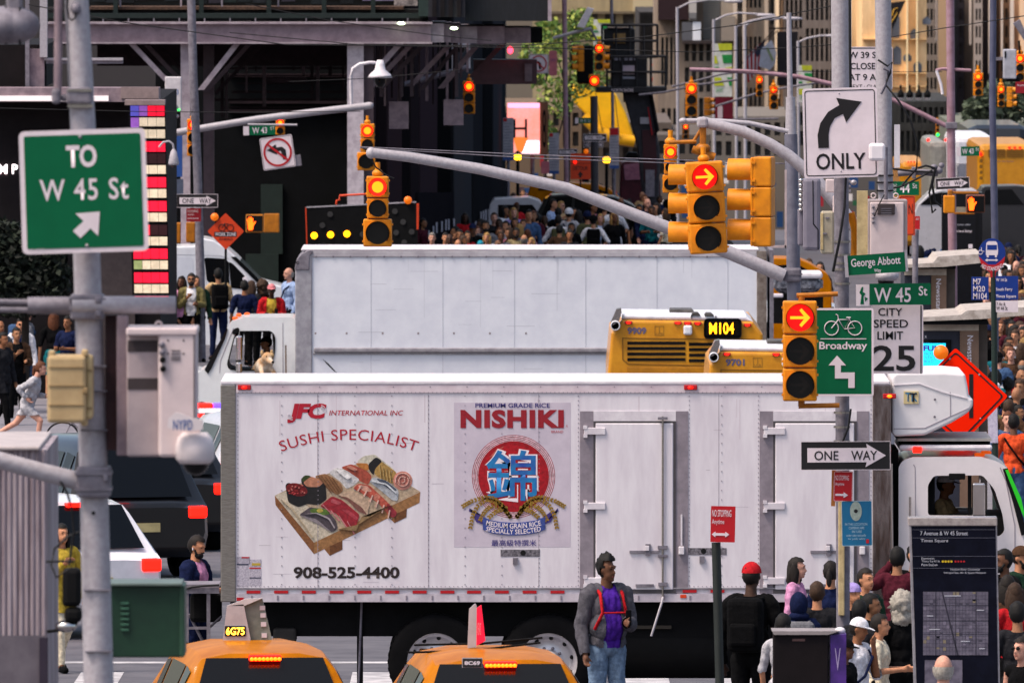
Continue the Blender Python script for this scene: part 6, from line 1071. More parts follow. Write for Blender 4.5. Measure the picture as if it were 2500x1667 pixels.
for i, x in enumerate((2199, 2221, 2243, 2264)): dm_ = Thing('finial', ('first', 'second', 'third', 'last')[i] + ' of four dark domed finials before the golden building', 'finial', x, 246, 555, 'dark domed finials'); dm_.part('dome', lambda b: b.lathe([(0, .50), (.03, .46), (.05, .38), (.03, .34), (.06, .26), (.12, .18), (.13, .08), (.10, .0), (0, 0)], (0, 0, .1), 'z', 16), M_black); dm_.part('white_bowl', lambda b: b.lathe([(0, 0), (.09, .02), (.12, .1)], (0, 0, 0), 'z', 16), M_sw)
for i, (x0, x1, y0, D, c_, w_) in enumerate(((1236, 1300, -100, 580, '5d564c', 1), (1200, 1420, 262, 556, '57493c', 1), (1380, 1480, 240, 559, '6d5a48', 0), (1440, 1640, 300, 552, '4d4540', 1), (1600, 1780, 330, 545, '4a443f', 1), (1740, 1960, 285, 540, '5a544e', 1), (1940, 2160, 260, 535, '4a4643', 1), (2320, 2540, 300, 545, '575a50', 1))):
    fs_ = facade('low shopfront block %s' % ('behind the pink tinted pole top', 'behind the letter H screen', 'under the yellow canopy', 'behind the boom lift mast', 'behind the left hanging signal', 'under the grey stone building', 'behind the turn ONLY sign', 'behind the far right buses')[i], x0, x1, y0, D, S_('shop ' + c_, c_), [(x0 + 3, x1 - 3, max(3, (x1 - x0) // 24), [(y0 + 14, y0 + 46), (y0 + 60, y0 + 95)])] if w_ else (), name='shop_building')
    rs = random.Random(i)
    for k in range(10):
        xa = rs.uniform(x0, x1 - 20); ya = rs.uniform(max(330, y0 + 100), 520); fs_.bx('signboard' if k % 2 else 'awning', S_('shop sign %d' % rs.randrange(9), ('7a2028', '23406a', '8d8a86', '2c5a3c', 'a88a50', '1a1a1e', '6a5a50', 'b0a8a4', '403038')[rs.randrange(9)]), xa, ya, xa + rs.uniform(10, 30), ya + rs.uniform(6, 40), -.5 - .13 * k, -.45 - .13 * k)
facade('dark tower closing the street on the far left top', -200, 420, -260, 700, S_('back tower', '3c393a')); facade('dark block closing the street behind the steel deck', 380, 1300, -260, 720, S_('back block', '35353a'))  # end blocks in plain dark stone
facade('distant stone block closing the view in the middle', 1200, 2600, -300, 820, S_('end block', '8b8178', '766d66'), [(1250, 2550, 40, [(-20, 20)])])
# ---- trees ----
def tree(label, crown, D, base, n, leaf, cols_, trunk=True, r=6, seed=1):
    t = Thing('tree', label, 'tree', base, py_ground(D), D); rg = random.Random(seed); b = MB(t)
    while len(b.f) < n:
        c = rg.choice(crown); a = rg.uniform(0, 6.28); u = math.sqrt(rg.random()); x, y = c[0] + c[2] * u * math.cos(a), c[1] + c[3] * u * math.sin(a); y += rg.gauss(0, 3)
        p = Vector(t.L(x, y, rg.uniform(-c[2], c[2]) / t.s)); k = leaf * rg.uniform(.6, 1.4)
        d1 = Vector((rg.gauss(0, 1), rg.gauss(0, 1), rg.gauss(0, .7))).normalized() * k; d2 = d1.cross(Vector((rg.gauss(0, 1), rg.gauss(0, 1), rg.gauss(0, 1)))).normalized() * k * .55
        b.cur = rg.randrange(len(cols_)); b.add([p - d1, p + d2, p + d1, p - d2], [(0, 1, 2, 3)])
    b.build('crown', cols_, t.o, fix=False)
    if trunk:
        t.tb('trunk', mat('bark', '2c241f', .9), [(base, py_ground(D)), (base + 3, crown[0][1] + 60), (crown[0][0], crown[0][1])], r, 8, r * .4)
        for c in crown[1:]: t.tb('limb', mat('bark', '2c241f'), [(base + 3, crown[0][1] + 50), ((base + c[0]) / 2, c[1] + 25), (c[0], c[1])], r * .4, 6, r * .12)
    return t
G1 = [mat('leaf fresh', '6d8a3c', .8, var=.2), mat('leaf mid', '56733a', .8, var=.2), mat('leaf yellow green', 'a3ac52', .8, var=.2)]; G2 = [mat('leaf deep', '131c14', .8, var=.2), mat('leaf deeper', '0f150f', .8, var=.2), mat('leaf dull', '1b2518', .8, var=.2)]
tree('fresh green street tree in front of the yellow canopy', [(1400, 190, 60, 60), (1360, 240, 50, 50), (1440, 120, 45, 60), (1340, 120, 40, 50), (1440, 195, 45, 25), (1410, 60, 40, 40), (1330, 330, 30, 40)], 505, 1385, 2600, .085, G1, r=7, seed=3)
tree('small green tree far behind the no left turn sign', [(1310, 150, 45, 60), (1350, 90, 45, 45)], 530, 1330, 700, .14, G1, r=5, seed=5)
tree('hazy green trees at the far right behind the signals', [(2440, 250, 55, 50), (2390, 280, 40, 40), (2490, 240, 40, 60)], 520, 2440, 1200, .16, [mat('leaf haze', '5b6650', .8, var=.15), mat('leaf haze2', '4b5645', .8, var=.15)], seed=8)
tree('dense dark tree behind the left pole', [(60, 650, 90, 70), (10, 610, 70, 70), (110, 680, 65, 60), (40, 720, 110, 50), (120, 620, 40, 40)], 276, 60, 11000, .075, G2, r=12, seed=11)
# ---- yellow canopy, screen ----
yc = Thing('yellow_canopy', 'big bright yellow curved canopy behind the street tree', 'canopy', 1480, py_ground(548), 548); M_yc = mat('canopy yellow', 'f0b404', .5, var=.08, scale=2)
yc.pg('shell', M_yc, rnd([(1395, 215), (1420, 195), (1470, 205), (1505, 232), (1530, 280), (1548, 335), (1545, 352), (1500, 345), (1455, 320), (1430, 280), (1400, 250)], 8), 0, 4, .3); yc.tb('hem_roll', mat('canopy roll', 'd99a06', .5, var=.05), [(1425, 285, -.4), (1455, 315, -.5), (1500, 338, -.5), (1548, 345, -.4)], 14, 12); yc.part('frame_bar', lambda b: [b.tb(p, 2, 5) for p in ([(1450, 205, -.6), (1470, 320, -.7)], [(1500, 232, -.6), (1512, 335, -.7)])], mat('canopy line', '9a7204', .5, var=0))
hs = Thing('advert_screen', 'bright pink and orange advert screen with a dark letter H', 'screen', 1280, 376, 470)
hs.bx('screen', mat('screen glow', 'd86a60', .4, col2='f0c8d8', scale=1.1, emit=.8, ecol='d87868'), 1238, 252, 1318, 376, 0, .5); hs.bx('white_glow', glow('screen white', 'f4e6f2', 1.1), 1274, 344, 1316, 374, -.02, 0, .0); hs.bx('lilac_band', glow('screen lilac', 'b8a0d8', .8), 1240, 253, 1317, 263, -.02, 0); hs.part('orange_drop', lambda b: b.pg([(1252, 335), (1290, 335), (1276, 372), (1264, 372)], -.03, 0), glow('screen orange', 'd0682a', .7)); hs.text('H', 1253, 291, 1287, 337, M_sb, -.05, bold=0); hs.bx('side_panel', S_('bronze panel', '6b4a38'), 1318, 250, 1338, 378, .05, 1.2); hs.text('8', 1324, 268, 1333, 362, M_black, .04); hs.tb('support', M_galvd, [(1300, 378, .5), (1300, 520, .5)], 5, 8)
ws = Thing('advert_screen', 'narrow blank white screen at the dark wall edge', 'screen', 1220, 378, 486); ws.bx('screen', glow('screen cold white', 'e6f2f0', 1.3), 1212, 320, 1229, 377, 0, .3); ws.bx('support', M_galvd, 1217, 377, 1223, 520, .1, .2)
# ---- boom lift ----
bl_ = Thing('boom_lift', 'dark boom lift raised high with two platforms full of equipment', 'boom lift', 1560, py_ground(448), 448); M_bl = mat('boom charcoal', '1c1b20', .6, col2='141317')
def cage(x0, y0, x1, y1, n, d0, d1):
    for d in (d0, d1):
        bl_.part('guard_rail', lambda b: ([b.tb([(x0, y, d), (x1, y, d)], 3, 6) for y in (y0, (y0 + y1) / 2, y1)] + [b.tb([(x0 + (x1 - x0) * i / n, y0, d), (x0 + (x1 - x0) * i / n, y1, d)], 2.6, 6) for i in range(n + 1)]), M_bl)
cage(1470, 62, 1605, 140, 4, 0, 1.2); cage(1482, 138, 1625, 215, 4, -.3, .9)
bl_.bx('platform', M_bl, 1455, 212, 1628, 226, -.4, 1.3, .02); bl_.bx('control_console', M_bl, 1474, 70, 1550, 148, .1, .8, .05); bl_.bx('console_top', M_chrome, 1482, 64, 1542, 70, .0, .7, .02); bl_.bx('wood_panel', mat('plywood', '8a6e44', .7), 1497, 82, 1527, 107, .05, .1); bl_.bx('machine_box', M_bl, 1492, 140, 1580, 214, -.2, .6, .05); bl_.bx('label_plate', mat('label pale', 'b0a0ac', .6), 1519, 160, 1549, 182, -.24, -.2); bl_.bx('label_plate', mat('label grey', '8c8c98', .6), 1519, 187, 1550, 193, -.24, -.2); bl_.text('NORTH SHORE', 1493, 216, 1546, 224, M_sw, -.44); bl_.part('tool_rack', lambda b: [b.bx(1500 + i * 12, 138, 1508 + i * 12, 148, -.3, -.1) for i in range(5)], M_galvd)
bl_.pg('boom_arm', mat('boom grey', '35333a', .55, col2='29272d'), [(1520, 226), (1590, 226), (1612, 380), (1608, 500), (1570, 500), (1556, 360)], .2, 1.0, .05); bl_.pg('boom_arm', mat('maroon boom', '3c141d', .5), [(1568, 318), (1600, 318), (1604, 420), (1590, 480), (1572, 440)], .1, .2); bl_.tb('hydraulic_line', M_black, [(1588, 228, .0), (1605, 320, .0), (1600, 330, .0)], 5, 8); bl_.bx('boom_plate', M_galv, 1563, 287, 1585, 303, .05, .1); bl_.bx('boom_foot', M_galvd, 1576, 415, 1598, 480, .0, .1); bl_.tb('red_hose', M_sr, [(1582, 262, 0), (1592, 330, 0)], 1.5, 6)
# ---- distant poles, arms, signals and signs ----
M_pk = mat('pole pink grey', '9a7a86', .6, col2='86666f', scale=6); M_pb = mat('pole slate', '4f5166', .5, col2='42445a', scale=6)
pole('pinkish slim pole beside the letter H screen', [(1377, -60), (1383, 480)], 6, 6, 438, M_pk)
p41 = pole('dark signal pole under the covered signal, left of the boom lift', [(1450, 235), (1452, 480)], 9, 10, 424, mat('pole dark', '3c3a40', .6))
pole('thin grey pole rising in front of the boom lift', [(1492, -60), (1498, 500)], 4, 4, 470, M_galvd)
def lightpole(label, x, ytop, D, arm, m=M_galv, r=3.5):
    t = pole(label, [(x, ytop), (x + 2, 420)], r, r, D, m, name='street_lamp', cat='street lamp'); t.tb('lamp_arm', m, [(x, ytop + 4)] + arm, r * .7, 6); e = arm[-1]; t.part('lamp_head', lambda b: b.ell(t.L(e[0], e[1] + 2), (.35, .12, .06), 12, 6), m); return t
lightpole('street lamp pole by the brown stone building', 1653, 18, 520, [(1680, 8), (1730, 0), (1790, 2)]); lightpole('street lamp pole beside the green banner', 1742, 48, 515, [(1770, 38), (1800, 32), (1870, 36)]); lightpole('street lamp pole right of the first green banner', 1796, 62, 500, [(1830, 52), (1880, 42), (1935, 44)]); lightpole('street lamp pole near the black banner', 1948, 100, 510, [(1970, 94), (2000, 88), (2040, 86)]); lightpole('pale slim lamp pole right of the flags', 1818, 60, 505, [(1830, 56), (1850, 48), (1880, 44)], r=4)
cvs = signal('covered black signal above the dark pole, its lowest lens glowing red', 1428, 112, 206, 34, 425, None, cover=True, hang=False)
lw = signal('low single red lamp under the covered signal', 1451, 182, 213, 26, 424, 'red', sizes=(1,), hang=False)
signal('yellow signal with a red light at the right of the covered signal', 1463, 108, 173, 22, 423, 'red'); signal('yellow signal facing right at the edge of the covered cluster', 1474, 110, 173, 20, 424, None, yaw=80, hang=False); signal('yellow signal facing left at the edge of the covered cluster', 1412, 112, 175, 22, 424, None, yaw=-80, hang=False)
tcam = Thing('traffic_camera', 'white tilted camera housing on a bracket above the covered signal', 'camera', 1430, 72, 423); tcam.pg('camera_housing', M_whited, [(1408, 66), (1434, 18), (1450, 22), (1426, 70)], -.2, .2, .02); tcam.tb('bracket', M_galv, [(1350, 94), (1400, 80), (1444, 70)], 4, 8); tcam.tb('stem', M_galvd, [(1442, 72), (1458, 100)], 3, 6)
ntl = sign('no_turn_sign', 'second no left turn sign, square and upright, by the pink pole', 'sign', 1291, 133, 1339, 180, 432, M_sw, border=M_sb, bw=.8, inset=1, r=2); ntl.pg('turn_arrow', M_sb, [(1321, 170), (1321, 155), (1316, 150), (1308, 150), (1308, 146), (1298, 152), (1308, 158), (1308, 155), (1314, 155), (1316, 170)], -.005, -.001); banring(ntl, 1315, 156, 20, 3)
sign('pink_notice', 'faded pink notice board hanging right of the upright no left turn sign', 'sign', 1340, 124, 1360, 185, 430, mat('faded notice', 'c06a74', .6), texts=(('CHECK', 1343, 144, 1357, 150, M_tn),)); 
oneway('one way sign facing right on the dark pole near the yellow canopy', 1424, 327, 1481, 346, 423); oneway('one way sign facing left under the right facing one', 1424, 348, 1473, 360, 424, flip=True); oneway('one way sign on the pink pole, left edge hidden', 1362, 364, 1410, 380, 436)
sign('street_sign', 'small green W 41 street sign near the yellow canopy', 'sign', 1413, 288, 1443, 302, 423, M_green, r=1, texts=(('W 41 St', 1416, 291, 1441, 299, M_sw),)).bx('crest_panel', M_sw, 1404, 288, 1412, 302, 0, .01)
for i, (x0, x1, y0, y1) in enumerate(((1228, 1254, 288, 392), (1340, 1365, 325, 425), (1488, 1511, 312, 412))):
    t = sign('bus_timetable', 'pale stacked timetable board %s' % ('at the dark wall edge', 'below the bronze panel', 'with a red top near the boom lift')[i], 'sign', x0, y0, x1, y1, 440 - i * 3, mat('timetable grey', 'a5a2ab', .6, col2='928f99', scale=8), r=1); t.bx('red_tab', M_sr, x0 + 1, y0 + 1, x0 + (10 if i < 2 else 22), y0 + (9 if i < 2 else 18), -.01, 0); t.part('print_lines', lambda b: [b.bx(x0 + 2, y, x0 + 2 + random.choice((14, 18, 20)), y + 1.2, -.008, 0) for y in range(y0 + 14, y1 - 12, 7)], mat('print grey', '6a6772', .6, var=0)); t.bx('bottom_band', paint('blue'), x0, y1 - 8, x1, y1, -.006, 0); t.tb('post', M_galvd, [((x0 + x1) / 2, y1 - 2, .1), ((x0 + x1) / 2, y1 + 100, .1)], 4, 6)
dt = sign('detour_sign', 'orange DETOUR sign with a black arrow, in the distance', 'sign', 1393, 375, 1442, 438, 416, M_so, r=2, texts=(('DETOUR', 1399, 406, 1435, 416, M_sb, dict(bold=.03)),)); dt.pg('arrow', M_sb, [(1417, 418), (1424, 428), (1420, 428), (1420, 434), (1414, 434), (1414, 428), (1410, 428)], -.004, 0); dt.part('beacon', lambda b: b.lathe([(0, -.06), (.07, 0), (0, .06)], dt.L(1431, 370), 'y', 14), glow('amber beacon', 'd0600a', .35)); dt.part('red_flasher', lambda b: b.disc(dt.L(1404, 396), .04, 10, -.02), M_redlit); dt.tb('post', M_black, [(1417, 438, .05), (1417, 520, .05)], 2, 6); dt.bx('divider', M_sb, 1393, 399, 1442, 400, -.003, 0)
sign('red_box', 'small faded red board below the bronze side panel', 'sign', 1321, 394, 1341, 424, 434, mat('faded notice', 'c06a74'))
for i, (x, y) in enumerate(((1264, 384), (1481, 391))): t = Thing('street_lamp', 'glowing yellow globe lamp ' + ('under the letter H screen' if i == 0 else 'right of the dark pole'), 'street lamp', x, py_ground(425), 425); t.part('lamp_globe', lambda b: b.rbox(t.L(x, y)[0] - .1, t.L(x, y)[0] + .1, -.1, .1, t.L(x, y)[2] - .08, t.L(x, y)[2] + .09, .05), glow('globe amber', 'ffb018', 2.2)); t.tb('post', M_black, [(x, y + 8), (x, py_ground(425))], 4, 8); t.part('cap', lambda b: b.lathe([(0, .1), (.06, .06), (.12, 0)], t.L(x, y - 8), 'z', 12), M_bp)
# banners and flags
def banner(label, x0, y0, x1, y1, D):
    t = Thing('street_banner', label, 'banner', (x0 + x1) / 2, y1, D); t.bx('cloth', mat('banner white', 'bcbcb4', .7), x0, y0, x1, y1, 0, .04); h = y1 - y0; w = x1 - x0; u = lambda a: x0 + w * a; v = lambda c: y0 + h * c; Y_, G_ = mat('banner lime', 'a8ad22', .7), mat('banner green', '0f7a34', .7)
    for p, m in (([(.2, 0), (1, 0), (1, .14), (.28, .14)], Y_), ([(0, .23), (.1, .23), (.22, .38), (0, .38)], Y_), ([(.42, .21), (1, .21), (1, .37), (.5, .37)], G_), ([(.6, .46), (1, .44), (1, .5), (.62, .5)], Y_), ([(0, .44), (.25, .44), (.3, .49), (0, .49)], G_), ([(0, .64), (.38, .64), (.56, .8), (0, .8)], Y_), ([(.72, .64), (1, .64), (1, .8), (.86, .8)], G_)): t.pg('colour_field', m, [(u(a), v(c)) for a, c in p], -.02, 0)
    t.text('GARMENT', u(.08), v(.84), u(.5), v(.92), G_, -.02); return t
banner('large lime and green street banner beside the brown stone building', 1744, 107, 1787, 236, 514); banner('smaller lime and green banner behind the plain grey pole', 1950, 160, 1982, 250, 508); banner('half hidden lime banner behind the boom lift rails', 1449, 48, 1492, 112, 500)
rb = Thing('street_banner', 'wine red banner with a pale figure under the lime banner', 'banner', 1768, 290, 514.5); rb.bx('cloth', S_('wine banner', '4a0f1c'), 1746, 237, 1790, 292, 0, .04); rb.pg('pale_figure', S_('figure pale', '8a7d80'), rnd([(1752, 290), (1752, 262), (1758, 252), (1764, 262), (1764, 290)], 3), -.02, 0)
bbn = Thing('street_banner', 'plain black vertical banner right of the flags', 'banner', 1922, 210, 596); bbn.bx('cloth', mat('black banner', '171319', .7), 1897, 78, 1948, 210, 0, .05); bbn.bx('top_bar', S_('bar', '3a302e'), 1878, 68, 1950, 72, 0, .1)
us = Thing('flag', 'striped red and white flag with a blue corner hanging from an angled pole', 'flag', 1840, 205, 598); us.tb('flag_pole', S_('bar', '3a302e'), [(1800, 168), (1892, 72)], 1.5, 6)
for i in range(7): us.pg('stripe', (M_sr if i % 2 == 0 else M_sw), [(1822 + i * 5, 140 - i * 5), (1827 + i * 5, 135 - i * 5), (1830 + i * 4, 170 + (6 - i) * 5), (1825 + i * 4, 172 + (6 - i) * 5)], 0, .03)
us.pg('blue_canton', paint('navy'), [(1842, 128), (1868, 98), (1860, 130), (1848, 140)], -.02, 0)
wf = Thing('flag', 'white flag with faint green print beside the striped flag', 'flag', 1875, 190, 597); wf.pg('cloth', mat('flag white', 'c3c7d6', .7), rnd([(1884, 98), (1896, 128), (1893, 155), (1880, 172), (1852, 162), (1858, 120)], 3), 0, .04); wf.pg('print', mat('flag print', '93a67c', .7), [(1870, 118), (1875, 116), (1890, 148), (1885, 150)], -.02, 0); wf.tb('flag_pole', S_('bar', '3a302e'), [(1850, 118), (1900, 74)], 1.3, 6)
gf = Thing('flag', 'dark pennant with a gold mark by the golden building', 'flag', 2190, 60, 600); gf.pg('cloth', mat('black banner', '171319'), [(2174, 8), (2211, 2), (2178, 75)], 0, .04); gf.tb('gold_mark', mat('gold mark', 'b98a20', .5), [(2178, 40, -.02), (2182, 24, -.02), (2192, 20, -.02), (2190, 34, -.02), (2176, 56, -.02)], 1.8, 6)
# middle right arms and signals
ma = Thing('mast_arm', 'slim pinkish arm running to the right behind the ONLY sign', 'signal arm', 1690, 170, 330); ma.tb('arm', M_pk, [(1684, 170), (1780, 173), (1870, 179), (1950, 188), (2040, 208), (2185, 246), (2310, 308)], 5, 8, 6)
for k, pts in enumerate(([(1640, 212), (1700, 198), (1760, 182), (1830, 172)], [(1560, 232), (1620, 226), (1700, 208), (1800, 195)], [(1740, 262), (1850, 228), (1920, 214), (2010, 200)], [(1728, 300), (1800, 292), (1900, 290)])): t = Thing('mast_arm', 'thin grey distant signal arm %s' % ('just under the pinkish arm', 'right of the boom lift platform', 'crossing below the flags', 'above the hanging cluster brace')[k], 'signal arm', *pts[0], 430 + k * 12); t.tb('arm', M_galvd, pts, 3, 6)
signal('yellow signal with a red light left of the brown stone building', 1688, 203, 285, 29, 372, 'red'); signal('dull yellow signal seen from its side next to the left hanging red signal', 1733, 238, 283, 22, 420, None, yaw=75, col=M_yeld, hang=False); signal('small yellow signal with a red light under the flags', 1854, 187, 237, 16, 400, 'red'); signal('yellow signal with a red left arrow under the black banner', 1889, 210, 268, 21, 395, 'leftarrow'); signal('tiny dark signal with a red light behind the cluster brace', 1674, 304, 340, 17, 420, 'red', col=M_yeld, hang=False)
signal('yellow signal with a red light hanging right of the pale pole', 2388, 178, 235, 24, 330, 'red'); signal('yellow signal with a red light right of the dark slate pole', 2444, 210, 262, 17, 352, 'red'); signal('yellow signal turned right next to the dark slate pole lamp', 2470, 212, 262, 19, 353, None, yaw=75, hang=False); signal('yellow signal at the right edge beside the white box', 2490, 132, 200, 22, 300, 'red'); signal('distant signal with a green light in the right street', 2289, 300, 335, 9, 470, 'green')
p4 = pole('pale pinkish pole with two short cross arms at right', [(2318, -60), (2322, 400), (2326, 660)], 10, 11, 270, M_pk); p4.tb('cross_arm', M_pk, [(2284, 172), (2300, 168), (2370, 172)], 4, 8); p4.part('clamp', lambda b: b.bx(2308, 298, 2336, 314, -.1, .1, .01), M_galvd); p4.tb('hanging_sleeve', mat('plastic white', 'ddd6da'), [(2285, 172, -.1), (2296, 205, -.1), (2300, 230, -.1)], 4, 6)
pole('dark slate round pole near the right edge', [(2424, -60), (2422, 250), (2428, 560)], 8, 9, 262, M_pb)
wbx = Thing('utility_box', 'pale grey utility box at the upper right', 'box', 2466, 195, 298); wbx.bx('box_body', mat('box pale', 'a9a9b2', .5), 2449, 121, 2481, 193, -.1, .2, .02); wbx.bx('vent_strip', M_black, 2452, 126, 2456, 142, -.11, -.1); wbx.bx('underside', M_black, 2455, 190, 2490, 200, -.05, .2); wbx.bx('bracket', M_galvd, 2430, 140, 2449, 148, .0, .05)
spn = Thing('solar_panel', 'grey tilted panel at the top right corner', 'panel', 2485, 100, 299); spn.pg('panel', M_galvd, [(2474, 58), (2490, 48), (2510, 92), (2504, 104)], 0, .3); spn.tb('stem', M_black, [(2488, 100, .1), (2490, 132, .1)], 3, 6)
rsg = sign('red_sign', 'dark red sign at the right edge under the white box', 'sign', 2479, 198, 2510, 228, 305, mat('deep sign red', '8a1220'), texts=(('Express', 2484, 206, 2505, 212, M_sw),))
w43b = sign('street_sign', 'green W 43 St sign in front of the far white bus', 'sign', 2346, 358, 2392, 381, 330, M_green, roll=-1, r=1, texts=(('W 43', 2349, 363, 2377, 376, M_sw, dict(bold=.02)), ('St', 2382, 361, 2390, 369, M_sw))); w43b.bx('crest_panel', M_sw, 2336, 359, 2345, 381, 0, .01)
sign('street_sign', 'green W 44 St sign beside the equipment cabinet', 'sign', 2180, 443, 2244, 477, 240, M_green, r=1, texts=(('W', 2181, 449, 2189, 470, M_sw), ('44', 2197, 449, 2221, 471, M_sw, dict(bold=.02)), ('St', 2228, 448, 2239, 460, M_sw)))
oneway('slightly tilted one way sign under the far buses on the right', 2284, 434, 2367, 462, 255, roll=-3)
ped('pedestrian signal with a glowing orange hand at right', 2359, 476, 2405, 520, 268, m=mat('bronze housing', '6b3a26', .5)); ped('amber pedestrian signal box turned away beside the right hand signal', 2304, 478, 2332, 521, 268.5, False, M_yel)
bst = Thing('bracket', 'amber horizontal bracket joining the right pedestrian signals', 'bracket', 2345, 520, 269); bst.part('bar', lambda b: (b.bx(2318, 468, 2390, 474, .1, .2, .01), b.bx(2330, 519, 2380, 524, .1, .2, .01), b.bx(2314, 464, 2326, 478, .0, .2, .02)), M_yeld)
ons = sign('orange_notice', 'orange board with black edge and letter N beside the white cabinet', 'sign', 2196, 478, 2234, 575, 236, M_so, border=M_sb, bw=1.2, inset=2, r=3, texts=(('N', 2218, 498, 2228, 523, M_sb),)); sign('no_stopping_sign', 'tiny red sign beside the orange letter N board', 'sign', 2233, 528, 2246, 560, 237, M_sr, r=1, texts=(('ANY', 2236, 532, 2243, 538, M_sw),)); pole('grey post under the orange letter N board', [(2236, 560), (2234, 640)], 7, 7, 238, M_galvd, name='sign_post')
cbx = Thing('conduit_arm', 'short dark arm with tangled cables and small cameras left of the tilted one way sign', 'camera arm', 2290, 430, 200); cbx.tb('arm', M_galvd, [(2192, 424), (2240, 420), (2290, 424)], 8, 10); cbx.part('clamp', lambda b: b.bx(2226, 408, 2236, 436, -.08, .08, .01), M_galvd); cbx.part('camera_knot', lambda b: (b.ell(cbx.L(2280, 408, -.1), (.05, .05, .04), 10, 6), b.ell(cbx.L(2292, 416, -.1), (.05, .05, .05), 10, 6), b.ell(cbx.L(2298, 404, -.1), (.04, .04, .04), 10, 6)), M_galvd)
for pts in ([(2283, 412), (2275, 450), (2282, 490), (2298, 505)], [(2282, 412), (2268, 470), (2276, 520), (2284, 510)], [(2160, 462), (2200, 455), (2250, 430), (2275, 415)], [(2240, 410), (2260, 404), (2282, 410)], [(2165, 410), (2230, 418), (2280, 420)]): cbx.tb('cable', M_cable, [(x, y, -.15) for x, y in pts], 3, 6)
adk = Thing('advert_kiosk', 'tall black advert kiosk with small white text behind the right crowd', 'kiosk', 2352, py_ground(286), 286); adk.bx('frame', mat('advert black', '0c0d14', .2), 2300, 470, 2398, py_ground(286), .05, .5); adk.bx('screen', mat('advert black', '0c0d14', .2), 2306, 472, 2382, 640, 0, .05); adk.text('ticket offer', 2336, 546, 2370, 550, M_tt, -.01); adk.text('as low as Startup', 2332, 560, 2372, 569, M_sw, -.01, bold=.02); adk.bx('skyline_picture', mat('skyline tan', '8d8270', .6), 2330, 505, 2362, 518, -.01, 0); adk.bx('corner_mark', M_sw, 2364, 596, 2374, 606, -.01, 0); adk.bx('corner_mark', M_sw, 2366, 614, 2378, 622, -.01, 0); adk.bx('mullion', M_pinkst, 2300, 470, 2334, 650, -.05, 0) if 0 else None
# newsstands
def newsstand(label, D, roof, body, col_, strip, txt, textr):
    t = Thing('newsstand', label, 'newsstand', (roof[0][0] + roof[2][0]) / 2, py_ground(D), D); M_nr = mat('newsstand roof', 'b8aea6', .6, col2='93887f', scale=9)
    t.pg('roof', M_nr, roof, -.3, 2.8); t.bx('roof_edge', M_black, body[0] - 4, strip - 9, col_[1] + 22, strip, -.25, 2.5); t.bx('fascia', mat('newsstand cream', 'a89d90', .6, col2='8f857a'), body[0], strip, col_[1], strip + 16, -.06, .1); t.bx('wall', mat('newsstand navy', '232634', .6), body[0], strip + 16, body[1], py_ground(D), 0, 2.5)
    t.bx('column', mat('newsstand brown', '7a6152', .45, .2, col2='66503f', scale=2), col_[0], strip + 16, col_[1], py_ground(D), -.05, 2.4); t.bx('side_wall', mat('newsstand side', '4f463f', .6), col_[1], strip, col_[1] + 22, py_ground(D), .1, 2.4); a = t.L(textr[0], textr[3]); b = t.L(textr[2], textr[1]); text(txt, a[0], b[0], a[2], b[2], mat('newsstand letter', 'cfcad2', .5, var=0), t.o, -.056, vert=True, bold=.01); return t
nw1 = newsstand('newsstand with a brown lettered column and pale roof, further back on the right', 244, [(2208, 644), (2276, 640), (2288, 625), (2394, 618), (2394, 640), (2300, 650), (2208, 652)], (2208, 2273), (2273, 2310), 655, 'Newsstand', (2285, 680, 2297, 767))
nw2 = newsstand('nearer newsstand with a cyan screen and a brown lettered column', 214, [(2252, 772), (2344, 766), (2358, 756), (2540, 745), (2540, 764), (2400, 776), (2252, 782)], (2252, 2343), (2343, 2389), 790, 'Newsstand', (2361, 818, 2375, 905))
nw2.bx('screen_surround', M_black, 2252, 828, 2322, 940, -.02, 0); nw2.bx('screen', glow('screen cyan', '18b0dc', .9), 2252, 837, 2308, 893, -.03, -.02); M_pp = mat('screen purple', '4a12a0', .5, var=0); nw2.text('FUN!', 2254, 842, 2302, 856, M_pp, -.035, bold=.04); nw2.text('PACKED', 2256, 859, 2284, 866, M_pp, -.035); nw2.text('STILL', 2258, 868, 2284, 875, M_pp, -.035); nw2.text('BOLD!"', 2256, 877, 2284, 884, M_pp, -.035); nw2.text('x', 2257, 818, 2262, 824, M_tt, -.01)
br = Thing('barrier', 'long faded red and white barrier beside the crowd', 'barrier', 1450, 600, 370); br.pg('panel', mat('barrier pink', '9c6a66', .7, col2='7d504e', scale=5), [(1412, 598), (1480, 568), (1492, 566), (1492, 620), (1412, 620)], 0, .3); br.pg('top_rail', mat('barrier cream', 'b59a86', .7), [(1405, 598), (1478, 564), (1494, 562), (1486, 572), (1418, 604)], -.06, .35)
for i in range(3): br.pg('white_stripe', M_white, [(1440 + i * 16, 588 - i * 6), (1446 + i * 16, 585 - i * 6), (1446 + i * 16, 612), (1440 + i * 16, 612)], -.02, 0)
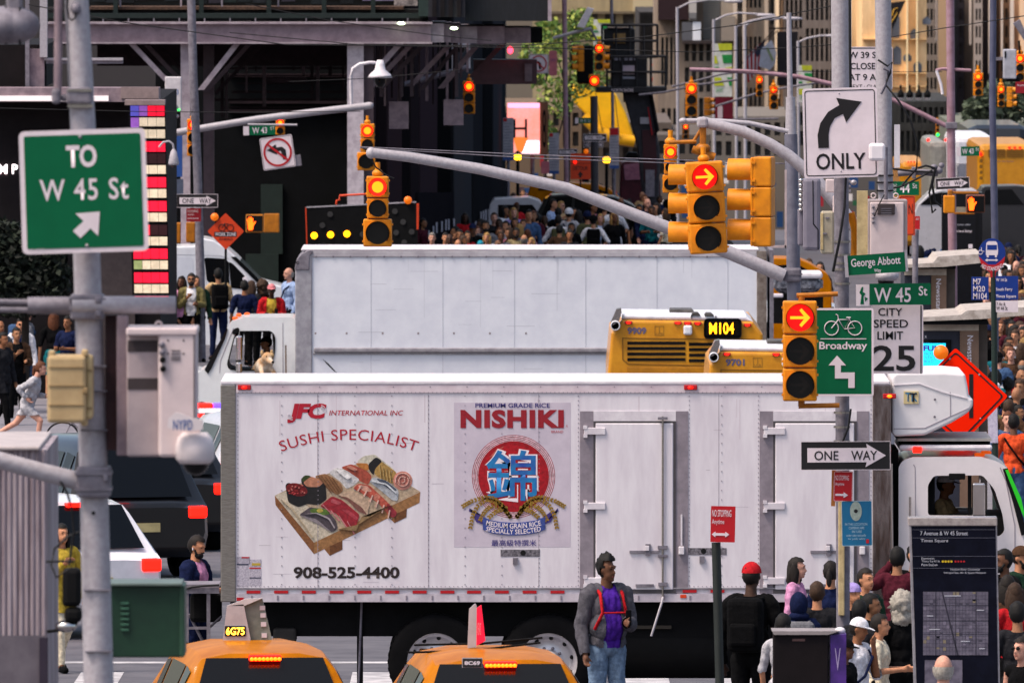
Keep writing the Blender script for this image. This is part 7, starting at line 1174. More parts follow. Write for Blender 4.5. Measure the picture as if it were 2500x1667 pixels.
# overhead wires
for i, (pts, D, r) in enumerate((([(70, 12), (300, 55), (700, 110), (1100, 112), (1300, 110), (1560, 92), (1800, 62), (2030, 15)], 262, 1.3), ([(560, 80), (900, 112), (1340, 118), (1700, 128), (1950, 116), (2050, 108)], 268, 1.1), ([(-20, 264), (350, 273), (600, 275), (880, 272)], 264, 1.), ([(2170, 92), (2300, 70), (2510, 38)], 240, 1.2), ([(600, 10), (800, 50), (1050, 85), (1200, 100)], 280, 1.1), ([(705, 200), (900, 192), (1120, 172)], 300, .9), ([(1690, 173), (1900, 175), (2300, 176)], 300, .8))): w_ = Thing('overhead_wire', 'thin dark overhead wire %s' % ('sagging across the whole top from the lamp head', 'crossing low over the boom lift', 'running level behind the green sign', 'rising to the top right corner', 'dropping from the upper left toward the deck', 'beside the upper left arm', 'running level beside the pinkish arm')[i], 'wire', *pts[0], D); w_.tb('strand', M_cable, pts, r, 5)
# ================= people =================
import numpy as np
def remeshed(prims, voxel=.014, smooth=2):
    b = MB()
    for nm, kind, *a in prims:
        if kind == 'E': b.ell(a[0], a[1], 16, 12)
        else:
            p, r0, q_, r1 = Vector(a[0]), a[1], Vector(a[2]), a[3]; n = max(2, int((q_ - p).length / (min(r0, r1) * .55)) + 1)
            for i in range(n + 1): u = i / n; c = p.lerp(q_, u); rr = r0 + (r1 - r0) * u; b.ell(c, (rr, rr, rr), 12, 8)
    o = b.build('tmp', M_black); m = o.modifiers.new('r', 'REMESH'); m.mode = 'VOXEL'; m.voxel_size = voxel; m.use_smooth_shade = True
    s = o.modifiers.new('s', 'SMOOTH'); s.factor = .5; s.iterations = smooth
    dg = bpy.context.evaluated_depsgraph_get(); dg.update(); me = bpy.data.meshes.new_from_object(o.evaluated_get(dg)); bpy.data.objects.remove(o); me.materials.clear(); return me
def dist(prims, V):
    D = np.zeros((len(prims), len(V)))
    for i, (nm, kind, *a) in enumerate(prims):
        if kind == 'E': c = np.array(a[0]); r = np.array(a[1]); D[i] = (np.linalg.norm((V - c) / r, axis=1) - 1) * r.min()
        else:
            p, q_ = np.array(a[0]), np.array(a[2]); d = q_ - p; u = np.clip(((V - p) @ d) / max(1e-9, d @ d), 0, 1); D[i] = np.linalg.norm(V - (p + u[:, None] * d), axis=1) - (a[1] + (a[3] - a[1]) * u)
    return D
def limb(a, b): return Vector(a) + Vector(b)
PR = {}
def proto(name, arms='down', legs='stand', heavy=0, lean=0, headrot=(0, 0), fem=0, voxel=.014):
    hv = heavy; pr = []; z = lambda v: v
    hipz = .93 if legs != 'run' else .86
    T = Matrix.Translation((0, 0, hipz)) @ Matrix.Rotation(R(lean), 4, 'X') @ Matrix.Translation((0, 0, -.93))
    X = lambda p: tuple(T @ Vector(p))
    pr += [('pelvis', 'E', X((0, .01, .97)), (.155 + hv * .06, .115 + hv * .05, .13)), ('belly', 'E', X((0, -hv * .045, 1.12)), (.135 + hv * .075 - fem * .02, .10 + hv * .085, .15)), ('chest', 'E', X((0, 0, 1.30)), (.16 + hv * .05 - fem * .012, .11 + hv * .04, .16)), ('chest', 'C', X((-.15 - hv * .03, .01, 1.41)), .062 + hv * .02, X((.15 + hv * .03, .01, 1.41)), .062 + hv * .02), ('neck', 'C', X((0, .015, 1.43)), .058 + hv * .015, X((0, 0, 1.56)), .052 + hv * .012)]
    HC = Vector(X((0, -.015, 1.64))); HR = (Matrix.Rotation(R(headrot[1]), 4, 'Z') @ Matrix.Rotation(R(lean * .3 + headrot[0]), 4, 'X')); H = lambda p: tuple(HC + HR @ Vector(p))
    pr += [('head', 'E', H((0, .008, .012)), (.073, .092, .105)), ('head', 'E', H((0, -.03, -.045)), (.06 + hv * .006, .062, .065)), ('head', 'C', H((0, -.088, .0)), .011, H((0, -.105, -.025)), .014), ('head', 'E', H((0, -.06, -.09)), (.03 + hv * .01, .03, .022)), ('head', 'E', H((.074, .012, -.01)), (.012, .02, .03)), ('head', 'E', H((-.074, .012, -.01)), (.012, .02, .03)), ('head', 'C', H((-.03, -.082, .028)), .014, H((.03, -.082, .028)), .014)]
    A = dict(down=((.25, .03, 1.13), (.27, -.06, .88)), phone=((.24, -.02, 1.14), (.10, -.26, 1.16)), chest=((.23, -.06, 1.13), (.06, -.24, 1.30)), up=((.30, -.16, 1.34), (.13, -.26, 1.58)), run1=((.24, .20, 1.18), (.20, .02, 1.08)), run2=((.24, -.05, 1.14), (.12, -.25, 1.20)), hip=((.34, .06, 1.16), (.19, -.05, 1.0)), wheel=((.26, -.12, 1.18), (.2, -.38, 1.14)), face=((.22, -.10, 1.13), (.05, -.17, 1.46)), out=((.32, -.1, 1.2), (.52, -.25, 1.17)))
    al, ar = (arms.split('+') + [arms])[:2]
    for sg, k in ((-1, al), (1, ar)):
        e, w = A[k]; sh = X((sg * (.185 + hv * .035), .01, 1.395)); e = X((sg * (e[0] + hv * .05), e[1], e[2])); w = X((sg * (w[0] + (hv * .05 if w[0] > .15 else 0)), w[1] - hv * .06, w[2])); d = (Vector(w) - Vector(e)).normalized()
        pr += [('uparm', 'C', sh, .057 + hv * .022 - fem * .01, e, .042 + hv * .016 - fem * .006), ('forearm', 'C', e, .041 + hv * .014 - fem * .006, w, .029 + hv * .006)]
        c = Vector(w) + d * .055; s_ = d.cross(Vector((0, 1, .2))).normalized(); nrm = s_.cross(d).normalized()
        pr.append(('hand', 'C', w, .027, tuple(c), .036))
        for i in range(4):
            b0 = c + d * .025 + s_ * (-.027 + i * .018); l_ = (.058, .068, .064, .05)[i]; m = b0 + d * l_ * .6 - nrm * .01; t = m + d * l_ * .45 - nrm * .028; pr += [('hand', 'C', tuple(b0), .011, tuple(m), .0095), ('hand', 'C', tuple(m), .0095, tuple(t), .008)]
        tb_ = c - d * .02 - s_ * sg * .03; pr.append(('hand', 'C', tuple(tb_), .012, tuple(tb_ + d * .045 - s_ * sg * .028 - nrm * .012), .009))
    G = dict(stand=(((.10, 0, .5), (.11, .02, .08)), ((.10, -.01, .5), (.12, .0, .08))), walk=(((.10, -.17, .52), (.10, -.22, .09)), ((.10, .06, .50), (.09, .32, .16))), run=(((.1, -.26, .60), (.1, -.20, .16)), ((.1, .22, .55), (.1, .62, .32))), sit=(((.12, -.42, .90), (.12, -.48, .48)), ((.12, -.42, .90), (.12, -.48, .48))))
    for sg, (k, a) in zip((-1, 1), G[legs]):
        hp = (sg * (.088 + hv * .02), 0.005, hipz - .03); k = (sg * (k[0] + hv * .02), k[1], k[2]); a = (sg * (a[0] + hv * .02), a[1], a[2])
        pr += [('thigh', 'C', hp, .088 + hv * .03, k, .057 + hv * .02), ('shin', 'C', k, .055 + hv * .018, a, .038 + hv * .01), ('foot', 'C', (a[0], a[1] + .02, a[2] - .035), .04, (a[0] * 1.08, a[1] - .15, a[2] - .045 + (0 if a[1] < .2 else -.06)), .034)]
    me = remeshed(pr, voxel); V = np.zeros(len(me.vertices) * 3); me.vertices.foreach_get('co', V); V = V.reshape(-1, 3); N = np.zeros(len(me.vertices) * 3); me.vertices.foreach_get('normal', N); N = N.reshape(-1, 3)
    bone = np.array([p[0] for p in pr])[np.argmin(dist(pr, V), axis=0)]; faces = [tuple(p.vertices) for p in me.polygons]
    # closeness along limbs for hems
    def shell(sel, off, wr=.006):
        k = np.nonzero(sel)[0]; idx = -np.ones(len(V), int); idx[k] = np.arange(len(k)); W_ = [tuple(V[i] + N[i] * (off + wr * mnoise.noise(Vector(V[i] * 13.)) + wr * mnoise.noise(Vector(V[i] * np.array((25., 25., 9.)))))) for i in k]
        fs = [tuple(idx[list(f)]) for f in faces if all(idx[i] >= 0 for i in f)]; m = bpy.data.meshes.new('garment'); m.from_pydata(W_, [], fs); m.polygons.foreach_set('use_smooth', [True] * len(fs)); m.update(); return m
    isin = lambda *n: np.isin(bone, n); zz = V[:, 2]
    tors = isin('chest', 'belly') | (isin('pelvis') & (zz > .93 + (hipz - .93))) | (isin('neck') & (zz < X((0, 0, 1.47))[2]))
    g = dict(long=shell(tors | isin('uparm', 'forearm'), .016 + hv * .004, .013), short=shell(tors | isin('uparm'), .015, .012), tank=shell(tors & ~isin('uparm'), .012), coat=shell(tors | isin('uparm', 'forearm', 'pelvis') | (isin('thigh') & (zz > .70)), .024, .012),
             trousers=shell(isin('pelvis', 'thigh', 'shin'), .013, .008), shorts=shell(isin('pelvis') | (isin('thigh') & (zz > hipz - .34)), .02, .006), mini=shell(isin('pelvis') | (isin('thigh') & (zz > hipz - .17)), .022, .006), shoes=shell(isin('foot'), .008, .001), open=None)
    g['open'] = shell((tors | isin('uparm') | (isin('forearm'))) & ~((np.abs(V[:, 0]) < .085) & (V[:, 1] < -.02)), .026, .01)
    PR[name] = dict(body=me, g=g, HC=HC, HR=HR, hand=[X((sg * A[k][1][0], A[k][1][1] - .06, A[k][1][2])) for sg, k in ((-1, al), (1, ar))], arms=arms, back=X((0, .16 + hv * .05, 1.24)), lean=lean); return PR[name]
proto('stand', 'down'); proto('walk', 'down', 'walk'); proto('phone', 'phone'); proto('chest', 'chest+phone'); proto('shoot', 'up'); proto('hips', 'hip'); proto('run', 'run1+run2', 'run', lean=20); proto('face', 'down+face', headrot=(12, 20)); proto('fem', 'down', fem=1); proto('femphone', 'phone', fem=1); proto('femwalk', 'chest+down', 'walk', fem=1); proto('drive', 'wheel+out', 'sit'); proto('big', 'down+phone', 'stand', heavy=.8, voxel=.01, headrot=(4, 25)); proto('suit', 'phone', 'stand', headrot=(18, 0))
def hairmesh(kind):
    b = MB(); rg = random.Random(len(kind))
    def blob(c, r, n=.01, seg=18, rings=12, keep=None):
        m = MB(); m.ell(c, r, seg, rings); v2 = []
        for v in m.v: w = Vector(v); d = (w - Vector(c)).normalized(); w += d * n * (mnoise.noise(w * 28) + .6 * mnoise.noise(w * 60)); v2.append(w)
        b.add(v2, [f for f in m.f if keep is None or all(keep(Vector(m.v[i])) for i in f)], True)
    face = lambda v: not (v.y < -.045 + max(0, v.z - .03) * .5 and v.z < .062) and v.z > -.085 and not (v.y < .0 and v.z < .0 and abs(v.x) < .2)
    if kind in ('short', 'long', 'pony', 'bun', 'grey'): blob((0, .012, .018), (.084, .104, .114), .010, keep=face)
    if kind == 'fringe': blob((0, .014, .0), (.084, .104, .105), .006, keep=lambda v: face(v) and v.z < .045 and v.y > -.02)
    if kind == 'long': blob((0, .065, -.09), (.10, .055, .17), .02); blob((.078, .015, -.07), (.03, .055, .13), .015); blob((-.078, .015, -.07), (.03, .055, .13), .015)
    if kind == 'pony': blob((0, .125, -.05), (.03, .035, .10), .012)
    if kind == 'bun': blob((0, .07, .12), (.04, .04, .035), .01)
    if kind == 'curly': blob((0, .02, .02), (.13, .13, .15), .05, 22, 16, keep=lambda v: not (v.y < -.05 and v.z < .06 and abs(v.x) < .07)); blob((0, .06, -.1), (.12, .08, .12), .05, 22, 14)
    if kind == 'afro': blob((0, .02, .035), (.094, .108, .118), .03, 24, 16, keep=lambda v: face(v) or v.z > .085)
    if kind == 'bob': blob((0, .012, .018), (.09, .108, .118), .008, keep=face); blob((0, .04, -.05), (.105, .07, .10), .012)
    if kind in ('cap', 'capback'):
        s = -1 if kind == 'cap' else 1
        blob((0, .004, .03), (.088, .106, .10), 0, keep=lambda v: v.z > .028); b.add([(x, s * y, z) for x, y, z in [(-.075, .06, .036), (-.06, .13, .03), (-.03, .17, .022), (0, .18, .02), (.03, .17, .022), (.06, .13, .03), (.075, .06, .036), (0, .07, .05)]], [(0, 1, 7), (1, 2, 7), (2, 3, 7), (3, 4, 7), (4, 5, 7), (5, 6, 7)]); b.add([(x, s * y, z - .008) for x, y, z in [(-.075, .06, .036), (-.06, .13, .03), (0, .18, .02), (.06, .13, .03), (.075, .06, .036)]], [(0, 1, 2, 3, 4)])
    if kind == 'helmet': blob((0, .008, .04), (.105, .13, .115), 0, keep=lambda v: v.z > .01)
    if kind == 'hood': blob((0, .02, .0), (.105, .12, .15), .006, keep=lambda v: not (v.y < -.07)); blob((0, .04, -.13), (.12, .09, .06), .01)
    o = b.build('hair', M_black); me = o.data; bpy.data.objects.remove(o); return me
HM = {}
def eyesmesh():
    b = MB()
    for sx in (-1, 1): b.ell((sx * .031, -.082, .012), (.011, .006, .005), 8, 6); b.tube([(sx * .016, -.094, .031), (sx * .045, -.086, .033)], .0028, 5)
    o = b.build('eyes', M_black); m = o.data; bpy.data.objects.remove(o); b = MB(); b.ell((0, -.088, -.062), (.022, .008, .006), 10, 6); o = b.build('mouth', M_black); m2 = o.data; bpy.data.objects.remove(o); return m, m2
EYE, MOU = eyesmesh()
SK = {k: mat('skin ' + k, c, .6, var=.1, scale=22, bump=.25) for k, c in dict(pale='c9937e', light='b9805f', olive='98694b', tan='8a5a3c', brown='64402c', dark='40281c').items()}
HCOL = {k: mat('hair ' + k, c, .75, var=.2, scale=40) for k, c in dict(black='0a0808', darkbrown='170f0b', brown='3c281a', auburn='5a3018', blond='9c7844', grey='76706a', silver='a39c92').items()}
USED = {}
def inst(me, name, m, parent, mtx=None):
    o = bpy.data.objects.new(name, me); COL.objects.link(o); o.parent = parent
    if not me.materials: me.materials.append(None)
    o.material_slots[0].link = 'OBJECT'; o.material_slots[0].material = m
    if mtx is not None: o.matrix_local = mtx
    return o
ZONE = [('the crowd', 'crowd')]
WEAR = dict(long='pullover', short='t-shirt', tank='vest', coat='long coat', open='open jacket')
def person(px, py, h, pose, yaw, top, bottom='black', hair='short/black', skin='light', acc='', label=None, D=None, seat=None, wide=1.):
    p = PR[pose]; tc, tk = (top.split(':') + ['short'])[:2]; tcs = tc.split('+')
    if D is None: D = Dfor(py, h)
    t = bpy.data.objects.new('person', None); COL.objects.link(t); w = P(px, py, D)
    if seat: t.location = (w.x, D, w.z - 1.755 * seat); sc = seat
    else: g = gz(D); sc = (w.z - g) / 1.755; t.location = (w.x, D, g)
    hx = (Matrix.Rotation(R(yaw), 4, 'Z') @ p['HC']) * sc if p['lean'] or 0 else Vector()
    if p['lean']: t.location.x -= hx.x; sc = sc * 1.755 / (p['HC'].z + .115); t.location.y -= hx.y
    t.scale = (sc * wide, sc * wide, sc); t.rotation_euler = (0, 0, R(yaw)); HMx = Matrix.Translation(p['HC']) @ p['HR']
    inst(p['body'], 'body', SK[skin], t); hk, hc = (hair.split('/') + ['black'])[:2]
    inst(p['g'][tk], {'coat': 'coat', 'open': 'jacket'}.get(tk, 'shirt'), cloth(tcs[0]), t)
    if tk == 'open' or len(tcs) > 1: inst(p['g']['short'], 'undershirt', cloth(tcs[-1]), t)
    bc, bk = (bottom.split(':') + ['trousers'])[:2]; inst(p['g'][bk], bk, cloth(bc), t); inst(p['g']['shoes'], 'shoes', cloth('black' if 'whiteshoe' not in acc else 'white'), t)
    inst(EYE, 'eyes', M_black, t, HMx); inst(MOU, 'mouth', mat('lip', '7a3f38', .6, var=0), t, HMx)
    if hk != 'bald':
        hat = hk in ('cap', 'capback', 'helmet', 'hood'); HM.setdefault(hk, None) 
        if HM[hk] is None: HM[hk] = hairmesh(hk)
        inst(HM[hk], hk if hat and hk != 'capback' else ('cap' if hat else 'hair'), cloth(hc) if hat else HCOL[hc], t, HMx)
        if hk in ('cap', 'capback', 'helmet'):
            if HM.get('short') is None: HM['short'] = hairmesh('short')
            inst(HM['short'], 'hair', HCOL['darkbrown'], t, HMx @ Matrix.Scale(.94, 4))
    def acc_(nm, fn, m): b = MB(); fn(b); return b.build(nm, m, t)
    for a in acc.split():
        k, _, c = a.partition(':')
        if k == 'pack': x, y, z = p['back']; acc_('backpack', lambda b: (b.rbox(x - .16, x + .16, y - .05, y + .14, z - .26, z + .22, .06, 3), b.rbox(x - .12, x + .12, y + .12, y + .18, z - .2, z + .0, .03), [b.tube([(s * .11, y - .02, z + .2), (s * .12, y - .13, z + .21), (s * .12, y - .28, z + .08), (s * .13, y - .2, z - .15)], .022, 6) for s in (-1, 1)]), cloth(c or 'black'))
        if k == 'strap': acc_('strap', lambda b: b.tube([(.16, .02, 1.47), (.07, -.145, 1.34), (-.08, -.15, 1.14), (-.19, -.03, 1.0), (-.1, .14, 1.12), (.05, .145, 1.32), (.16, .03, 1.47)], .016, 6), cloth(c or 'black'))
        if k == 'phone': hx_ = p['hand'][1]; acc_('mobile_phone', lambda b: b.rbox(hx_[0] - .035, hx_[0] + .035, hx_[1] - .03, hx_[1] - .018, hx_[2] - .02, hx_[2] + .12, .006), M_black)
        if k == 'shades': o = acc_('sunglasses', lambda b: [b.ell((s * .033, -.1, .012), (.026, .012, .018), 10, 6) for s in (-1, 1)], M_black); o.matrix_local = HMx
        if k == 'beard': o = acc_('beard', lambda b: (b.ell((0, -.055, -.085), (.058, .05, .045), 12, 8), b.tube([(-.06, -.02, -.03), (-.055, -.05, -.07)], .014, 6), b.tube([(.06, -.02, -.03), (.055, -.05, -.07)], .014, 6), b.tube([(-.03, -.092, -.045), (.03, -.092, -.045)], .007, 6)), HCOL['black']); o.matrix_local = HMx
        if k == 'straps': acc_('shoulder_straps', lambda b: ([b.tube([(s * .12, .1, 1.47 - .1), (s * .135, .04, 1.495), (s * .135, -.12, 1.42), (s * .14, -.2, 1.25), (s * .2, -.12, 1.1)], .019, 8) for s in (-1, 1)], b.tube([(-.14, -.205, 1.25), (.14, -.205, 1.25)], .01, 6)), cloth(c))
        if k == 'earbud': o = acc_('earbud', lambda b: b.tube([(-.085, .0, -.01), (-.085, -.01, -.035)], .007, 6), M_white); o.matrix_local = HMx
        if k == 'suitcase': acc_('carry_case', lambda b: b.rbox(.25, .5, .05, .4, .85, 1.2, .03), M_black)
    hd = dict(short='short %s hair', long='long %s hair', pony='a %s ponytail', bun='%s hair in a bun', curly='big curly %s hair', afro='an afro of %s hair', bob='a %s bob', cap='a %s cap', capback='a backward %s cap', helmet='a %s helmet', hood='a raised %s hood', bald='a bald head', fringe='a bald crown and %s sides')[hk]
    d = label or '%s with %s' % (('%s %s' % (tcs[0], WEAR[tk])), (hd % {'darkbrown': 'dark brown'}.get(hc, hc)) if '%s' in hd else hd)
    z, grp = ZONE[0]; lab = 'person in %s, %s' % (d, z) if not label else label; t['category'] = 'person'; t['group'] = grp; USED.setdefault(lab, []).append((px, t)); return t
def crowd(zone, grp, rows):
    ZONE[0] = (zone, grp)
    for r in rows.strip().split('\n'):
        f = [x.strip() for x in r.split('|')]; px, py, h = (float(x) for x in f[0].split()[:3]); pose, yaw = f[1].split(); person(px, py, h, pose, float(yaw), f[2], f[3] or 'black', f[4] or 'short/black', f[5] or 'light', f[6] if len(f) > 6 else '', f[7] if len(f) > 7 and f[7] else None)
crowd('above white truck roof', 'people crowding beyond the second truck', """
1055 569 1.75|stand 0|cream|tan|short/grey|pale
1087 569 1.68|fem 10|maroon|black|short/darkbrown|light
1097 589 1.5|fem -10|black|black|long/black|pale
1118 585 1.6|stand 5|charcoal|black|bald|light
1122 561 1.7|shoot 0|brown|black|short/black|olive
1141 564 1.68|fem 20|red|black|long/black|olive
1154 546 1.8|stand 0|black|black|cap/navy|brown
1165 553 1.72|fem 10|olive|black|long/auburn|pale
1186 540 1.85|stand 0|grey:long|black|short/black|olive|beard
1189 569 1.65|fem -15|white|tan|long/blond|light
1173 588 1.5|fem 180|turquoise|black|cap/turquoise|light
1220 556 1.68|fem 0|rose|tan|long/auburn|light
1218 535 1.75|stand 0|black|black|short/black|dark
1232 504 1.8|fem 60|white:tank|black|long/black|tan
1254 508 1.82|fem 10|lilac:long|black|long/blond|pale
1257 533 1.72|fem 0|maroon:long|black|long/darkbrown|light
1277 536 1.7|fem -5|dark green:tank|black|short/brown|light
1260 557 1.72|stand 0|khaki|black|short/black|brown|beard
1288 561 1.62|fem 180|pink:long|black|bob/auburn|light
1291 513 1.92|stand 15|denim:long|denim|short/black|light
1349 487 1.85|chest 70|light blue:long|black|short/darkbrown|light
1369 492 1.75|fem 50|tan|black|long/blond|pale|shades
1363 508 1.8|stand 180|black|black|short/black|olive
1389 511 1.8|stand 170|light grey|black|helmet/white|light|strap:navy
1363 526 1.78|hips 180|white|black|short/darkbrown|tan|pack:olive
1412 514 1.7|fem 150|charcoal|black|long/darkbrown|light
1434 518 1.75|stand 190|olive|black|helmet/navy|light
1449 528 1.75|hips 180|white|black|helmet/black|light|pack:black
1447 495 1.8|fem 60|rose:tank|black|short/darkbrown|tan
1476 495 1.85|stand 170|navy|black|short/black|light
1498 496 1.85|hips 20|white|denim|short/brown|light
1499 514 1.72|fem 50|white:long|black|bun/darkbrown|tan|pack:navy
1466 523 1.68|fem 0|light blue|black|long/blond|pale
1580 485 1.9|stand 30|navy:coat|khaki|fringe/grey|pale
1603 497 1.8|fem -40|white|black|long/darkbrown|light
1626 510 1.75|fem -120|cream|black|long/brown|light
1560 500 1.75|stand 20|black|black|short/black|tan
1310 520 1.78|stand 180|black|black|short/darkbrown|light
1330 528 1.7|fem 180|grey|black|pony/brown|light
1395 545 1.6|fem 0|black|black|bob/black|tan
1206 520 1.8|stand 10|charcoal|black|short/brown|pale
1240 545 1.7|stand 0|navy|black|short/brown|light
""")
crowd('by the white van', 'people on the pavement by the white van', """
411 671 1.78|stand 60|light grey:long|denim|cap/blue|light
444 675 1.74|fem -20|pink|black|long/darkbrown|brown
467 668 1.8|chest 0|plaid olive+white:open|black|short/darkbrown|olive|beard shades
480 673 1.75|stand 10|dark green:open|black|short/black|light
533 656 1.86|stand 190|tan|navy|short/black|olive|pack:black
597 685 1.78|stand 180|navy|black|short/black|tan
614 686 1.7|fem 150|charcoal:long|black|long/brown|light
641 688 1.68|fem 190|black|black|curly/brown|tan
663 694 1.75|phone 0|red+mustard:open|black|cap/rose|dark|phone
706 654 1.85|stand -60|light blue:long|black|fringe/silver|pale|strap:navy
350 742 1.6|fem 180|white|denim|bun/brown|tan
386 752 1.6|fem 0|navy:tank|black|short/black|brown
""")
crowd('by dark left tree', 'people on the far left pavement', """
0 783 1.78|stand 30|grey|black|bald|tan
43 751 1.8|face 20|white:long|denim|short/brown|light
63 751 1.84|stand 60|striped grey|denim|cap/blue|pale|pack:denim
50 778 1.75|stand 10|white+navy:open|black|short/darkbrown|light|shades
40 800 1.78|chest 20|brown+black:open|black|short/black|olive
6 812 1.8|walk 50|charcoal:coat|black|short/black|tan
131 763 1.75|fem 180|black|teal:shorts|long/auburn|light
166 772 1.75|phone -30|navy|black|short/black|tan
118 755 1.7|fem 170|red|black|short/black|brown
98 884 1.58|run 80|light grey:long|light grey:mini|pony/auburn|pale||jogging woman in a grey hooded top and pale shorts running to the right
""")
ZONE[0] = ('on the street', 'people on the street')
person(150, 1279, 1.72, 'femwalk', 25, 'mustard:coat', 'cream', 'long/black', 'light', '', 'woman in a yellow coat and cream trousers walking past the white suv')
person(478, 1308, 1.78, 'suit', 60, 'navy+pink:open', 'navy', 'short/darkbrown', 'light', 'earbud suitcase beard', 'bearded man in a navy suit looking at his phone beside the artwork truck')
person(1481, 1358, 1.88, 'big', 25, 'mid grey+purple:open', 'light denim', 'afro/black', 'brown', 'straps:red phone', 'heavy man in a grey jacket and purple shirt with red straps holding a phone', D=157, wide=.84)
person(1834, 1374, 1.82, 'stand', 165, 'black:long', 'black', 'cap/red', 'dark', 'pack:black', 'man in a red cap with a black backpack, seen from behind', D=154)
crowd('at lower right kerb', 'pedestrians at the lower right kerb', """
1943 1362 1.7|fem 75|pink|denim|long/darkbrown|pale
1950 1451 1.6|stand 185|navy:long|black|hood/navy|light|pack:grey
1995 1421 1.72|stand 175|charcoal|black|short/brown|light|strap:black
2028 1371 1.75|fem 170|navy|black|pony/darkbrown|light
2080 1424 1.7|stand 40|black:tank|black|capback/lilac|light|strap:white
2191 1336 1.82|shoot 165|maroon:long|charcoal|short/black|olive
2098 1466 1.65|stand 160|charcoal|black|short/black|pale
2124 1450 1.7|stand 80|black|black|short/black|olive
2094 1508 1.62|face 55|white|khaki|cap/white|tan|strap:navy
2146 1500 1.6|phone 80|cream|black|short/darkbrown|light|phone
2203 1453 1.7|fem 190|black:long|black|curly/silver|light
2062 1560 1.5|stand 60|black|black|cap/black|brown
2112 1388 1.75|phone 40|dark green|black|short/darkbrown|light|phone
2303 1599 1.95|stand 180|light blue:long|black|fringe/silver|pale
2452 1342 1.8|stand -60|black|black|short/black|brown|beard
2490 1334 1.82|stand 60|dark green:coat|black|cap/brown|light|beard
2460 1405 1.68|fem 170|brown|black|long/darkbrown|light
2478 1424 1.7|fem 190|red|black|long/brown|light
2484 1470 1.78|stand 180|charcoal|black|short/black|olive
2496 1556 1.66|fem -40|black:tank|black|bun/darkbrown|pale|shades
2232 1330 1.8|stand 180|black|black|short/black|tan
1912 1500 1.6|fem 150|light grey|denim|bob/black|light
2005 1640 1.3|fem 0|grey|black|short/brown|light
""")
crowd('by the newsstands', 'crowd around the newsstands', """
2345 587 1.78|stand -70|black|black|short/brown|light
2353 602 1.7|stand 180|charcoal|black|short/black|olive
2296 616 1.6|fem 0|black|black|short/auburn|pale
2355 640 1.7|stand 180|navy|black|cap/navy|light
2380 645 1.72|fem 150|tan:long|black|long/blond|light
2396 646 1.78|stand 0|navy:long|black|short/darkbrown|light|shades
2340 700 1.78|stand 40|charcoal:long|black|short/brown|light
2361 682 1.75|stand 160|black|black|short/black|olive
2482 637 1.75|stand -30|white|black|fringe/silver|pale
2498 639 1.75|stand 0|black|black|short/black|brown|shades
2463 660 1.7|stand 20|grey|black|short/brown|light
2487 676 1.7|fem 0|brown|black|long/black|tan|shades
2443 783 1.7|fem 0|black:tank|black|long/auburn|light
2470 784 1.72|fem 10|maroon|black|long/darkbrown|light
2479 806 1.75|stand -20|light grey:long|black|short/brown|light
2497 798 1.75|stand 0|navy|black|short/black|olive
2436 846 1.7|femphone -20|teal|black|bob/auburn|light
2463 822 1.78|stand 30|white:long|khaki|short/darkbrown|tan
2494 838 1.72|fem 170|white|denim|long/brown|light
2432 903 1.62|fem 180|white:long|black|long/black|light
2462 926 1.72|stand 175|cream|black|afro/black|brown|pack:black
2490 925 1.8|stand 170|light blue:long|navy|short/brown|light
2463 978 1.62|stand 180|plaid olive:long|black|short/black|light
2475 1012 1.8|stand 172|orange|denim|short/black|brown|strap:black
2463 484 1.78|stand 0|white|khaki|cap/white|light
2440 487 1.75|stand -30|maroon|black|short/black|tan
2486 502 1.8|stand 180|black|black|short/black|olive
2262 502 1.8|walk 175|black|denim|short/black|light
2416 558 1.7|fem 0|grey|black|short/darkbrown|light
2472 572 1.7|fem 20|red|black|long/black|tan
2285 520 1.75|fem 0|khaki:long|black|long/brown|light
1975 632 1.72|stand 20|charcoal|black|short/brown|olive
2002 640 1.7|fem 0|brown|black|long/darkbrown|light
2262 572 1.7|stand 170|navy|black|short/black|light
2246 600 1.6|fem 180|denim|black|long/black|tan
2330 560 1.7|stand 180|charcoal:long|black|short/black|dark
2222 1075 1.7|stand 0|grey|black|bald|pale
""")
rg = random.Random(21); combos = [(a, b_) for a in ('black', 'charcoal', 'navy', 'grey', 'maroon', 'white', 'denim', 'olive', 'brown', 'teal', 'red', 'tan') for b_ in ('short/black', 'long/darkbrown', 'short/brown', 'pony/black', 'cap/black', 'bald', 'long/blond', 'bun/black', 'bob/brown', 'cap/navy', 'short/darkbrown', 'short/auburn', 'long/brown', 'fringe/grey')]; rg.shuffle(combos)
def fill(zone, grp, n, x0, x1, y0, y1, rows):
    ZONE[0] = (zone, grp)
    for i in range(n):
        a, b_ = combos.pop(); py = y0 + (y1 - y0) * (i + rg.random()) / n; person(rg.uniform(x0, x1), py, rg.uniform(1.58, 1.84), rg.choice(('stand', 'fem', 'phone', 'chest', 'walk', 'hips')), rg.choice((0, 20, -30, 170, 190, 60, -70)), a + rg.choice((':short', ':long')), rg.choice(('black', 'denim', 'navy', 'charcoal', 'khaki')), b_, rg.choice(list(SK)))
fill('far right pavement', 'distant people on the right pavement', 52, 2385, 2505, 470, 800, 0)
fill('between newsstands', 'people between the newsstands', 34, 2312, 2505, 545, 740, 0)
fill('at dark wall', 'people along the dark wall', 18, 1020, 1400, 515, 588, 0)
fill('behind diamond sign', 'people behind the diamond sign', 18, 2395, 2505, 800, 1010, 0)
fill('distant middle street', 'distant people in the middle street', 40, 1245, 1640, 395, 520, 0)
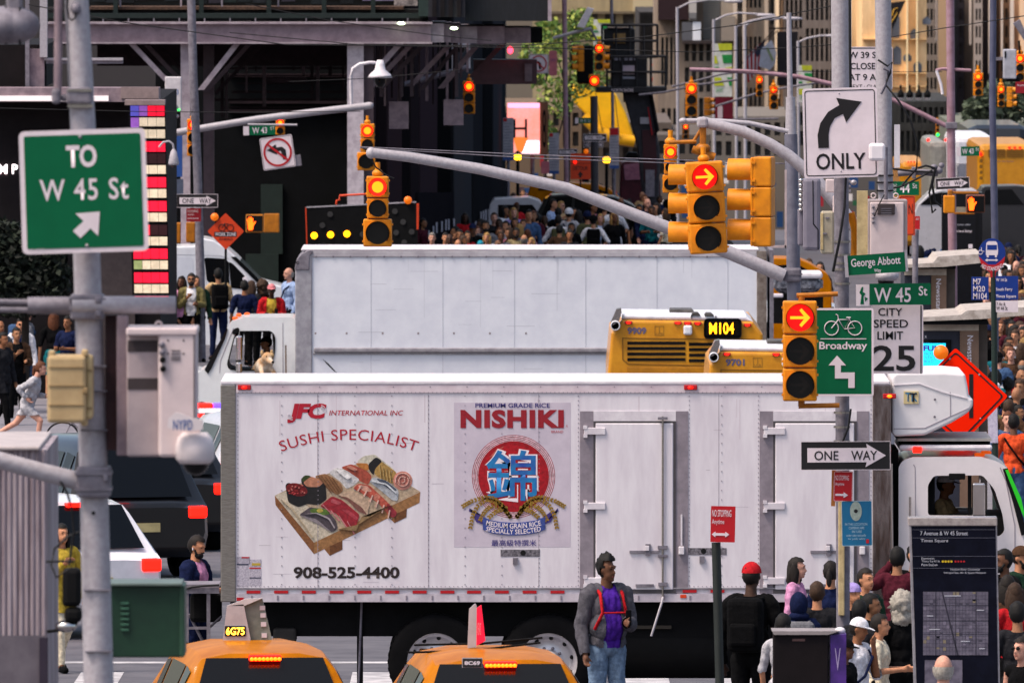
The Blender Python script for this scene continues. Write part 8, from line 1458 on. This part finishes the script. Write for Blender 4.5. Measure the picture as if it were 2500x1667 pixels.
# drivers and the dog
ZONE[0] = ('in a truck', 'drivers'); person(2306, 1158, 1.7, 'drive', 75, 'tan', 'black', 'cap/white', 'tan', '', 'driver in a white cap leaning at the window of the artwork truck', D=168.1, seat=.98); person(652, 822, 1.7, 'drive', -75, 'mid grey', 'black', 'cap/black', 'light', '', 'driver in a black cap at the window of the plain white truck', D=257.1, seat=.95)
dpr = [('b', 'C', (0, .1, 0), .13, (.05, .45, -.12), .14), ('b', 'C', (0, .1, .02), .09, (0, -.02, .1), .085), ('b', 'E', (0, -.05, .12), (.085, .09, .085)), ('b', 'C', (.0, -.1, .09), .05, (.02, -.2, .055), .035), ('b', 'C', (-.08, .0, -.05), .04, (-.1, -.12, -.12), .03), ('b', 'C', (.08, .0, -.05), .04, (.1, -.12, -.12), .03)]
dog = bpy.data.objects.new('dog', None); COL.objects.link(dog); dog.location = P(650, 893, 255.9); dog.rotation_euler = (0, 0, R(20)); dog.scale = (1.15,) * 3; dog['label'] = 'small white and tan dog leaning out of the plain truck window'; dog['category'] = 'dog'
inst(remeshed(dpr, .012), 'body', mat('dog fur', 'cdbfae', .9, col2='a9825c', scale=7), dog)
for nm, fn, m in (('ear', lambda b: b.ell((-.075, -.03, .19), (.025, .02, .05), 8, 6), 'tan'), ('ear', lambda b: b.ell((.075, -.03, .19), (.025, .02, .05), 8, 6), 'tan'), ('nose', lambda b: b.ell((.022, -.235, .065), (.022, .015, .018), 8, 6), 'black'), ('eyes', lambda b: (b.ell((-.035, -.12, .14), (.014, .01, .014), 8, 6), b.ell((.045, -.12, .14), (.014, .01, .014), 8, 6)), 'black'), ('eye_patch', lambda b: b.ell((.05, -.085, .15), (.045, .05, .045), 10, 6), 'tan')): b = MB(); fn(b); b.build(nm, cloth(m), dog)
# bicycle behind the beige box
bc = Thing('bicycle', 'bicycle with a grey wheel standing behind the beige box', 'bicycle', 165, 1112, Dfor(1112, .02) if 0 else 253)
for x in (153, 300): bc.part('wheel', lambda b: b.lathe([(.27, -.02), (.30, 0), (.27, .02)], (bc.L(x, 1072)[0], 0, bc.L(x, 1072)[2]), 'y', 30), M_rubber)
bc.part('frame', lambda b: [b.tb(p, 2.2, 6) for p in ([(153, 1072), (175, 1030), (245, 1028), (225, 1075), (175, 1030)], [(225, 1075), (300, 1072), (245, 1028)], [(175, 1030), (172, 1015)])], M_galvd)
ORD = 'first second third fourth fifth sixth seventh eighth ninth tenth'.split()
for lab, lst in USED.items():
    lst.sort(key=lambda e: e[0])
    for i, (x, t) in enumerate(lst): t['label'] = lab if len(lst) == 1 else lab + ', %s from left' % ORD[i]

ZZ = Thing('steel_trolley', 'grey steel trolley frame between the green cabinet and the artwork truck', 'trolley', 500, py_ground(168.4), 168.4)
ZZ.bx('top_plate', M_galvd, 446, 1424, 536, 1432, -.1, .7); ZZ.bx('side_rail', M_galvd, 446, 1432, 536, 1446, -.12, -.06); ZZ.part('frame', lambda b: (b.bx(452, 1446, 461, 1660, -.1, -.03), b.bx(505, 1446, 514, 1660, -.1, -.03), b.bx(461, 1528, 505, 1534, -.1, -.05), b.tb([(514, 1528, -.07), (540, 1505, .1)], 3, 6), b.tb([(461, 1500, .2), (505, 1590, .3)], 4, 6)), M_galvd); ZZ.bx('dark_load', M_black, 462, 1450, 540, 1520, .15, .6, .05); ZZ.tb('cable', M_cable, [(450, 1436, -.12), (470, 1430, -.14), (500, 1427, -.14), (536, 1425, -.14)], 3, 6)
